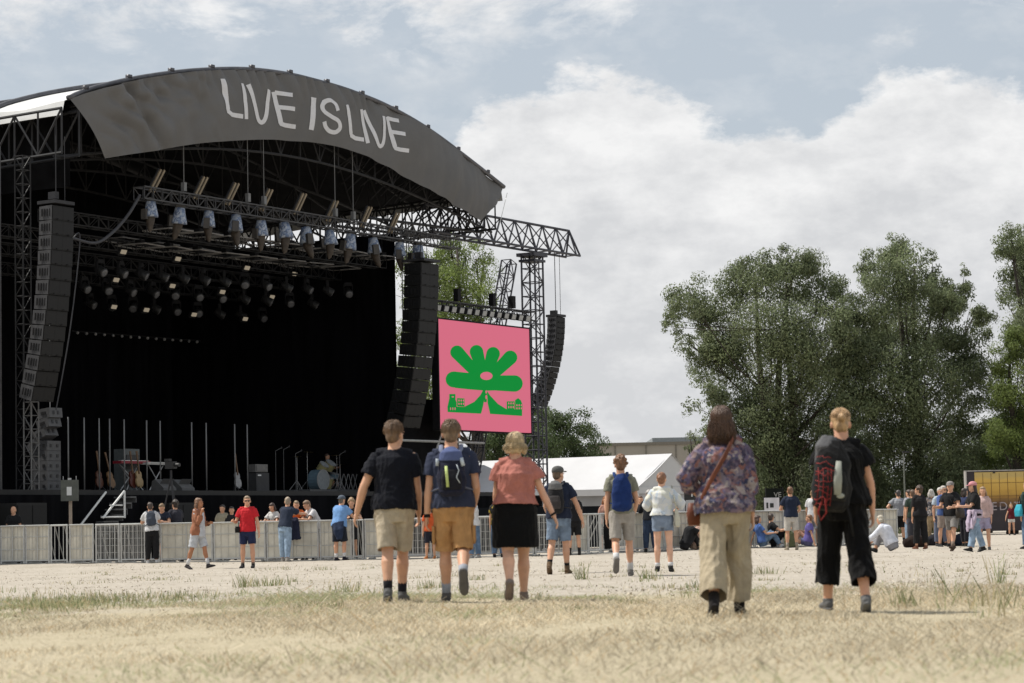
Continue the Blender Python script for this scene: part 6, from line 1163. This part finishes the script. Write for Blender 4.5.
o, L = bandbox('chalk_board_wall', 'dark wall panel with thin white handwriting between blouse and navy t-shirt', 767, 784, 104, 104, .2, 2.35, (.012, .014, .012), 'sign'); text(o, 'VE', .30, (L*.45, -.05, 1.98), mat('chalk', (.35, .35, .33), .9))
# golden poster hoarding
dP = 133; A = at(968.5, 531.5, dP); zt_ = at(968.5, 471.5, dP).z; zb_ = max(.05, A.z); o = tag(empty('poster_hoarding', (A.x, dP, 0), -.02), 'long hoarding with a golden picture above dark lettering at the right edge', 'hoarding'); L = 7.5; hh = zt_-zb_
mb = MB(); mb.span((0, 0, zb_), (L, .5, zt_)); mb.build('wall', mat('hoarding_dark', (.040, .034, .038), .6, .15, 2), o)
gmat, t2, b2 = nt('golden_picture'); n2 = t2.nodes; l2 = t2.links; tc2 = n2.new('ShaderNodeTexCoord'); sp2 = n2.new('ShaderNodeSeparateXYZ'); l2.new(tc2.outputs['Generated'], sp2.inputs[0]); nz2 = n2.new('ShaderNodeTexNoise'); nz2.inputs['Scale'].default_value = 7; l2.new(tc2.outputs['Generated'], nz2.inputs[0]); ad = n2.new('ShaderNodeMath'); ad.operation = 'MULTIPLY_ADD'; l2.new(nz2.outputs['Fac'], ad.inputs[0]); ad.inputs[1].default_value = .25; l2.new(sp2.outputs[2], ad.inputs[2])
r3 = ramp_node(t2, [(0, (.04, .03, .035)), (.2, (.07, .035, .02)), (.38, (.30, .16, .03)), (.6, (.52, .31, .055)), (.9, (.62, .40, .09)), (1, (.5, .36, .12))]); l2.new(ad.outputs[0], r3.inputs[0]); l2.new(r3.outputs[0], b2.inputs['Base Color']); b2.inputs['Roughness'].default_value = .6
x0 = .43; mb = MB(); mb.span((x0, -.03, zt_-hh*.60), (L, 0, zt_-.06)); mb.build('picture', gmat, o)
mb = MB(); [mb.box((x0+.45*i, -.036, zt_-hh*.31), (.022, .01, hh*.55)) for i in range(1, 15)]; [mb.box((L/2+.2, -.037, zt_-hh*q), (L-.6, .01, .018)) for q in (.2, .42)]; mb.build('grid_lines', mat('picture_grid', (.13, .07, .03), .7), o)
mb = MB(); mb.span((-.06, -.05, zb_), (0, .55, zt_+.03)); mb.span((-.06, -.05, zt_), (L, .55, zt_+.05)); mb.build('trim', mat('pale_trim2', (.40, .38, .36), .6), o)
LT = mat('faded_lettering', (.33, .29, .30), .7); px2x = lambda px: (xat(px, dP, 500)-A.x); zz = lambda py: at(995, py, dP).z
text(o, 'EDITORS', .64, (px2x(991), -.03, zz(510.2)), LT, sp=1.28); mb = MB()
for i in range(14): mb.box((px2x(991)+.125*i+.05, -.02, zz(496.5)), (.07, .012, .10 if i % 3 else .12))
mb.box((px2x(991)+.9, -.02, zz(500.4)), (1.9, .012, .02)); mb.build('small_print', LT, o)
mb = MB(); [mb.box((x, -.05, zt_-.1), (.14, .05, .06)) for x in (1.5, 3.3, 5)]; mb.build('clip', METAL_D, o)
# distant flat building
dB = 210; a = at(617, 470, dB); zt_ = at(617, 443, dB).z; x1 = xat(740, dB); x0 = xat(596, dB); o = tag(empty('industrial_building', (x0, dB, 0)), 'flat roofed beige industrial building behind the marquee', 'building'); CN = mat('beige_cladding', (.30, .275, .235), .8, .06, .4)
mb = MB(); mb.span((0, 0, 0), (x1-x0+6, 30, zt_)); mb.build('wall', CN, o); xs_ = xat(656, dB)-x0; mb = MB(); mb.span((xs_, 2, zt_), (xs_+5.5, 20, zt_+.45)); mb.build('roof_unit', mat('roof_grey', (.22, .24, .25), .7), o)
mb = MB(); [mb.box((x, -.03, zt_/2), (.12, .05, zt_-.1)) for x in (xat(617, dB)-x0, xat(648, dB)-x0, xat(678, dB)-x0)]; mb.box(((x1-x0+6)/2, -.06, zt_-.12), (x1-x0+6.1, .12, .26)); mb.build('seam', mat('seam_dark', (.17, .155, .13), .8), o)
# lamp post seen left of E and in the group (grey pole by the trees)
p = at(905, 500, 118); o = tag(empty('lamp_post', (p.x, 118, 0)), 'thin grey pole rising against the trees behind the grey t-shirt man', 'pole'); mb = MB(); mb.tube((0, 0, 0), (0, 0, at(905, 452, 118).z), .05, 8, r2=.03); mb.box((0, 0, .1), (.3, .3, .2)); mb.build('shaft', mat('weathered_pole', (.13, .14, .12), .6), o); mb = MB(); mb.box((.12, 0, at(905, 452, 118).z), (.34, .14, .07)); mb.build('lamp_head', METAL_D, o)
# bags on the ground among the group
for i, (px, dd, c_, lab) in enumerate(((915, 70, (.02, .012, .01), 'dark brown bag on the sand beside the long black trousers'), (962, 72, (.014, .018, .03), 'large dark navy bag on the sand between the grey capped man and pink cap'), (936, 73, (.015, .015, .02), 'black rucksack on the sand behind the striding man'))):
    o = tag(empty('travel_bag', V((xat(px, dd), dd, 0))), lab, 'bag'); mb = MB(); mb.loft([V((-.26, 0, .16)), V((-.1, 0, .2)), V((.1, 0, .2)), V((.28, 0, .15))], [(.12, .14), (.17, .19), (.17, .19), (.12, .13)], (0, 1, 0), 14, rnd=True); job('cloth_shell', mb, cloth(c_), o, .018, 3, .015); mb = MB(); mb.path([V((-.12, 0, .36)), V((0, 0, .44)), V((.12, 0, .36))], .014); mb.build('carry_handle', BLACK, o)
# ------------------------------------------------------------------ trees
LEAF = vmat('leaves', .6, .42); BARK = mat('bark', (.050, .042, .034), .9, .3, 6, bump=.5)
def tree(name, label, px, d, blobs, tint, seed, trunks=1, leaf=.17, dens=1.35, group=None, spread=.9, base_r=.35, zmin=.3, limb=True):
    r = np.random.default_rng(seed); rr = random.Random(seed); base = V((xat(px, d), d, 0)); o = tag(empty(name, base), label, 'tree', group); C = []
    rp_ = [max(b_[2] for b_ in blobs)]
    for bx, by, br in blobs:
        R = br*(1.22 if br > 12 else 1.1)*d/FPX; dy = rr.uniform(-1, 1)*min(3.5, 4.5*R)*spread; p = at(bx, by, d+dy); C.append((p-base, R))
    bkm = MB()
    for k in range(trunks):
        off = V((rr.uniform(-.8, .8)*(trunks > 1), rr.uniform(-.8, .8)*(trunks > 1), 0)); mine = [c for i, c in enumerate(C) if i % trunks == k]; top = max(mine, key=lambda c: c[0].z)[0]; H_ = top.z
        sp_ = [off+V((top.x*.8*(q**1.5)+.25*math.sin(q*5+k), top.y*.8*q, H_*q*.97)) for q in [i/8 for i in range(9)]]; bkm.path(sp_, [base_r*(1-q*.9)+.02 for q in [i/8 for i in range(9)]], 8)
        if limb:
            for c, R in mine:
                big = [b3 for b3 in mine if b3[1] > .95 and b3[0].z < c.z+.5]
                if R < .95 and big:
                    s0_ = min(big, key=lambda b3: (b3[0]-c).length)[0]; m0 = s0_.lerp(c, .5)+V((0, 0, -.15)); bkm.path([s0_, m0, c], [.045, .03, .008], 5); continue
                zq = max(.8, min(c.z*.72-.3*(abs(c.x-off.x)+abs(c.y-off.y)), H_*.85)); q = zq/H_/.97; i = min(7, int(q*8)); st_ = sp_[i].lerp(sp_[i+1], q*8-i); mid = st_.lerp(c, .5)+V((rr.uniform(-.3, .3), rr.uniform(-.3, .3), -.1*(c-st_).length+.2)); r0 = base_r*(1-q*.9)*.32+.015
                bkm.path([st_, st_.lerp(mid, .55)+V((0, 0, -.05)), mid, mid.lerp(c, .6), c+V((0, 0, R*.3))], [r0, r0*.8, r0*.6, r0*.38, .02], 6)
                for q2 in range(5):
                    v = V([rr.gauss(0, 1) for _ in range(3)]).normalized()*R*rr.uniform(.5, .95); s3 = mid.lerp(c, rr.uniform(.3, 1)); bkm.path([s3, s3.lerp(c+v, .5)+V((0, 0, .1)), c+v], [r0*.3+.008, r0*.2+.006, .006], 4)
    bkm.build('trunk', BARK, o, smooth=True)
    P = []; COLS = []
    for c, R in C:
        ns = max(5, int(13*R)); subs = r.normal(size=(ns, 3)); subs /= np.linalg.norm(subs, axis=1)[:, None]; subs = subs*(R*r.uniform(.35, .95, (ns, 1)))*np.array([1, 1, 1.12]); sr = R*r.uniform(.24, .55, ns)*(1.25 if R < .8 else 1); n = int((700 if R < .8 else 1500)*dens*R*R*(.16/leaf)**1.6)
        w_ = sr**2/np.sum(sr**2); idx = r.choice(ns, n, p=w_); dv = r.normal(size=(n, 3)); dv /= np.linalg.norm(dv, axis=1)[:, None]; rad_ = sr[idx][:, None]*r.uniform(.25, 1.12, (n, 1))**.6; pos = np.array(c)+subs[idx]+dv*rad_*np.array([1, 1, .8]); pos[:, 2] -= (r.uniform(0, 1, n)**3)*R*.18; pos[:, 2] = np.maximum(pos[:, 2], zmin*r.uniform(.5, 1, n))
        nrm = dv*.75+subs[idx]/R*.45+r.normal(size=(n, 3))*.42; nrm /= np.linalg.norm(nrm, axis=1)[:, None]; a = np.cross(nrm, r.normal(size=(n, 3))+np.array([0, 0, -1.2])); a /= np.linalg.norm(a, axis=1)[:, None]+1e-9; b_ = np.cross(nrm, a); L = leaf*r.uniform(.6, 1.3, (n, 1)); W_ = L*.42
        P.append(np.stack([pos-b_*L*.5, pos+a*W_*.5, pos+b_*L*.5, pos-a*W_*.5], axis=1)); st_ = r.uniform(.75, 1.25, (ns, 1))[idx]; COLS.append(np.array(tint)*r.uniform(.65, 1.35, (n, 1))*st_*np.array([1, 1, 1])+r.uniform(0, .012, (n, 3)))
    cr = quads('crown', np.concatenate(P), np.concatenate(COLS), LEAF); cr.parent = o; return o
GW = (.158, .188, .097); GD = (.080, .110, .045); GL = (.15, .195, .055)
tree('willow_tree', 'broad grey-green willow with bare forked limbs on its left side, left of the tallest tree', 778, 140, [(690, 300, 20), (712, 322, 24), (735, 285, 24), (762, 274, 22), (795, 276, 26), (825, 297, 22), (700, 352, 18), (730, 350, 30), (770, 330, 34), (810, 340, 34), (745, 395, 28), (785, 390, 34), (825, 385, 30), (715, 398, 15), (760, 435, 32), (800, 440, 34), (838, 435, 24), (782, 480, 36), (832, 480, 30), (846, 328, 16), (670, 320, 9), (680, 330, 11), (676, 312, 8), (664, 326, 6), (688, 340, 12), (705, 425, 10), (692, 405, 9), (700, 380, 12), (850, 325, 18), (855, 300, 11), (852, 350, 22), (855, 390, 24), (747, 262, 12), (780, 262, 13), (808, 262, 13), (842, 305, 12), (850, 360, 18), (728, 425, 14), (765, 500, 34), (815, 510, 34)], GW, 1, trunks=3, group='big trees along the field')
tree('willow_tree', 'tallest grey-green tree with a dark upright limb, right of the broad willow', 925, 142, [(872, 272, 16), (897, 250, 14), (905, 275, 24), (878, 302, 24), (932, 258, 8), (931, 272, 11), (934, 285, 15), (937, 297, 20), (965, 270, 7), (966, 284, 10), (960, 298, 14), (948, 305, 16), (888, 262, 13), (899, 242, 9), (915, 262, 12), (976, 318, 15), (898, 325, 32), (940, 335, 30), (965, 352, 24), (868, 340, 24), (885, 375, 34), (925, 385, 32), (960, 392, 26), (862, 400, 20), (895, 420, 34), (940, 430, 30), (968, 432, 18), (890, 465, 34), (940, 470, 34), (978, 370, 12), (984, 335, 9), (976, 395, 12), (870, 490, 30), (930, 505, 30), (975, 490, 26)], GW, 2, trunks=2, group='big trees along the field')
tree('willow_tree', 'tall grey-green tree cut by the right edge of the picture', 1045, 141, [(1012, 245, 16), (1022, 272, 20), (1005, 300, 11), (1034, 250, 26), (1050, 290, 36), (1022, 325, 16), (1050, 350, 40), (1070, 300, 40), (1060, 420, 40), (1040, 470, 36)], GW, 3, trunks=1, group='big trees along the field')
tree('birch_tree', 'lighter fresh green tree in front at the right edge', 1012, 139, [(1000, 360, 14), (1016, 345, 16), (1004, 395, 20), (1026, 385, 26), (998, 432, 18), (1022, 435, 28), (992, 462, 14), (1040, 350, 24), (1045, 410, 30)], GL, 4, leaf=.13)
tree('young_tree', 'slender wispy tree left of the broad willow above the marquee', 702, 146, [(693, 436, 7), (703, 446, 8), (697, 455, 9), (688, 448, 5), (712, 458, 10), (700, 470, 10)], GW, 5, leaf=.12, base_r=.12)
tree('poplar_tree', 'fresh green tree rising behind the screen and the right line array', 465, 118, [(452, 258, 20), (476, 262, 17), (466, 288, 26), (438, 290, 24), (484, 298, 13), (450, 322, 28), (478, 330, 20), (440, 355, 26), (470, 365, 26), (425, 330, 22), (455, 400, 28), (420, 380, 24), (450, 240, 12), (432, 262, 14), (408, 262, 14), (412, 300, 16), (408, 340, 16), (402, 380, 16)], GL, 6, trunks=2, leaf=.14, dens=.9)
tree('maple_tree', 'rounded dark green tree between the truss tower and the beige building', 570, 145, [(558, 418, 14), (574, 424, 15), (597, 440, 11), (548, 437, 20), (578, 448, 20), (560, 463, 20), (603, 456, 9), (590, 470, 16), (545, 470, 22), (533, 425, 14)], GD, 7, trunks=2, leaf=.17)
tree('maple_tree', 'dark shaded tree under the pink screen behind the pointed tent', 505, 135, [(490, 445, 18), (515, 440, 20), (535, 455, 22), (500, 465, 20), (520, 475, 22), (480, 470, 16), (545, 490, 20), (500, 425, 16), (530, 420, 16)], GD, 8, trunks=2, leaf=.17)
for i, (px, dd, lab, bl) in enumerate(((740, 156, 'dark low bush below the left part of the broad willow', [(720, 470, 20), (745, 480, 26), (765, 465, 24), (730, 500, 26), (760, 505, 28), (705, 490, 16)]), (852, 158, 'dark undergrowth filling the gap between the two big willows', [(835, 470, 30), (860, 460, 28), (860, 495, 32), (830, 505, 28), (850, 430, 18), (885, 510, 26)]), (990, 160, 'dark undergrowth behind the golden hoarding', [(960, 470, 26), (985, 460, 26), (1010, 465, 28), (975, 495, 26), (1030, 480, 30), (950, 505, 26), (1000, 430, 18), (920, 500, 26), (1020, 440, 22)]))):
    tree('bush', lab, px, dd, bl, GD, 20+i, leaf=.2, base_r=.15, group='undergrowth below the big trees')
finish_jobs()
# ------------------------------------------------------------------ world, sun, camera
w = bpy.data.worlds.new('World'); scn.world = w; w.use_nodes = True; t = w.node_tree; N = t.nodes; Lk = t.links; N.clear()
out = N.new('ShaderNodeOutputWorld'); bg = N.new('ShaderNodeBackground'); Lk.new(bg.outputs[0], out.inputs[0])
SUN_EL, SUN_AZ = rad(58), rad(-74)      # azimuth from +Y, negative = to the left
sky = N.new('ShaderNodeTexSky'); sky.sky_type = 'NISHITA'; sky.sun_disc = False; sky.sun_elevation = SUN_EL; sky.sun_rotation = SUN_AZ; sky.air_density = 1.0; sky.dust_density = 2.0; sky.ozone_density = 1.0
bg.inputs[1].default_value = SKY_S
tc = N.new('ShaderNodeTexCoord'); sx = N.new('ShaderNodeSeparateXYZ'); Lk.new(tc.outputs['Generated'], sx.inputs[0])
def math_(op, a, b=None, c=None, clamp=False):
    m = N.new('ShaderNodeMath'); m.operation = op; m.use_clamp = clamp
    for i, q in enumerate((a, b, c)):
        if q is None: continue
        if isinstance(q, (int, float)): m.inputs[i].default_value = q
        else: Lk.new(q, m.inputs[i])
    return m.outputs[0]
X, Y, Z = sx.outputs[0], sx.outputs[1], sx.outputs[2]
mp = N.new('ShaderNodeMapping'); mp.inputs['Scale'].default_value = (1, 1, 1.9); Lk.new(tc.outputs['Generated'], mp.inputs[0])
def noise(sc, det=6, ro=.55, vec=None, dist=0.):
    n = N.new('ShaderNodeTexNoise'); n.inputs['Scale'].default_value = sc; n.inputs['Detail'].default_value = det; n.inputs['Roughness'].default_value = ro; n.inputs['Distortion'].default_value = dist
    Lk.new(vec or mp.outputs[0], n.inputs['Vector']); return n.outputs['Fac']
# cloud bank top line (sine of elevation) against sideways direction
fc = N.new('ShaderNodeFloatCurve'); cm = fc.mapping; cv = cm.curves[0]
def el(py, px=512): return (ray(px, py).normalized().z)
line = [(-.9, .10), (-.30, .12), (430, 175), (462, 120), (485, 100), (520, 86), (590, 64), (650, 85), (700, 108), (735, 128), (790, 132), (850, 98), (930, 58), (990, 78), (1024, 84), (.30, .15), (.9, .12)]
pts = []
for a, b in line:
    if abs(a) < 1: pts.append((a, b))
    else:
        r = ray(a, b).normalized(); pts.append((r.x, r.z))
while len(cv.points) < len(pts): cv.points.new(.5, .5)
for q, (a, b) in zip(cv.points, pts): q.location = (a*.5+.5, b*2); q.handle_type = 'AUTO_CLAMPED'
cm.update(); Lk.new(math_('MULTIPLY_ADD', X, .5, .5), fc.inputs['Value']); topl = math_('MULTIPLY', fc.outputs[0], .5)
n1 = noise(30, 8, .6); n2 = noise(9, 6, .55); n3 = noise(75, 8, .65)
edge = math_('ADD', math_('SUBTRACT', topl, Z), math_('MULTIPLY', math_('SUBTRACT', n1, .5), .035))
edge = math_('ADD', edge, math_('MULTIPLY', math_('SUBTRACT', n3, .5), .020))
bank = math_('MULTIPLY', edge, 130, clamp=True)
# scattered upper clouds
up = math_('MULTIPLY', math_('SUBTRACT', noise(15, 8, .62, dist=.3), .50), 8, clamp=True)
hi = math_('MULTIPLY', math_('SUBTRACT', math_('ADD', Z, math_('MULTIPLY', n2, .05)), .205), 40, clamp=True)
upc = math_('MULTIPLY', up, hi)
wisp = math_('MULTIPLY', math_('MULTIPLY', math_('SUBTRACT', n1, .47), 3.0, clamp=True), .35)
cov = math_('MAXIMUM', math_('MAXIMUM', bank, math_('MULTIPLY', upc, .9)), wisp)
# cloud brightness: bright near the upper edge, greyer body with soft structure
body_ = math_('SUBTRACT', 1.0, math_('MULTIPLY', edge, 12, clamp=True))
shade = math_('ADD', math_('MULTIPLY', body_, .34), math_('MULTIPLY_ADD', noise(24, 8, .62), 1.5, -.32), clamp=True)
rp = ramp_node(t, [(0, CL_D), (.35, CL_D), (.85, CL_B), (1, CL_B)]); Lk.new(shade, rp.inputs[0])
haze = ramp_node(t, [(0, (.5, .5, .5)), (1, (1, 1, 1))])
mixs = N.new('ShaderNodeMix'); mixs.data_type = 'RGBA'; mixs.inputs[0].default_value = .80; Lk.new(sky.outputs[0], mixs.inputs[6]); mixs.inputs[7].default_value = (*SKYC, 1)
mix = N.new('ShaderNodeMix'); mix.data_type = 'RGBA'; Lk.new(cov, mix.inputs[0]); Lk.new(mixs.outputs[2], mix.inputs[6]); Lk.new(rp.outputs[0], mix.inputs[7])
Lk.new(mix.outputs[2], bg.inputs[0])
sl = bpy.data.lights.new('sun', 'SUN'); sl.energy = SUN_S; sl.angle = rad(1.2); sl.color = (1, .95, .87); so = bpy.data.objects.new('sun', sl); COL.objects.link(so)
sd = V((math.sin(SUN_AZ)*math.cos(SUN_EL), math.cos(SUN_AZ)*math.cos(SUN_EL), math.sin(SUN_EL))); so.rotation_euler = sd.to_track_quat('Z', 'Y').to_euler(); so.location = (0, 0, 60)
cd = bpy.data.cameras.new('camera'); co = bpy.data.objects.new('camera', cd); COL.objects.link(co); scn.camera = co
cd.sensor_width = 36; cd.lens = FPX*36/1024; cd.clip_end = 6000; cd.clip_start = .1
M3 = Matrix((cR, cU, -cF)).transposed(); co.matrix_world = Matrix.Translation(CAM) @ M3.to_4x4()
cd.dof.use_dof = True; cd.dof.focus_distance = 75; cd.dof.aperture_fstop = 4.0
scn.view_settings.view_transform = 'Standard'; scn.view_settings.look = 'None'; scn.view_settings.gamma = 1; scn.view_settings.use_curve_mapping = False
scn.view_settings.exposure = EXPO
scn.cycles.max_bounces = 6; scn.cycles.diffuse_bounces = 3; scn.cycles.transparent_max_bounces = 6; scn.cycles.use_denoising = True
for im in list(bpy.data.materials):
    if im.users == 0: bpy.data.materials.remove(im)
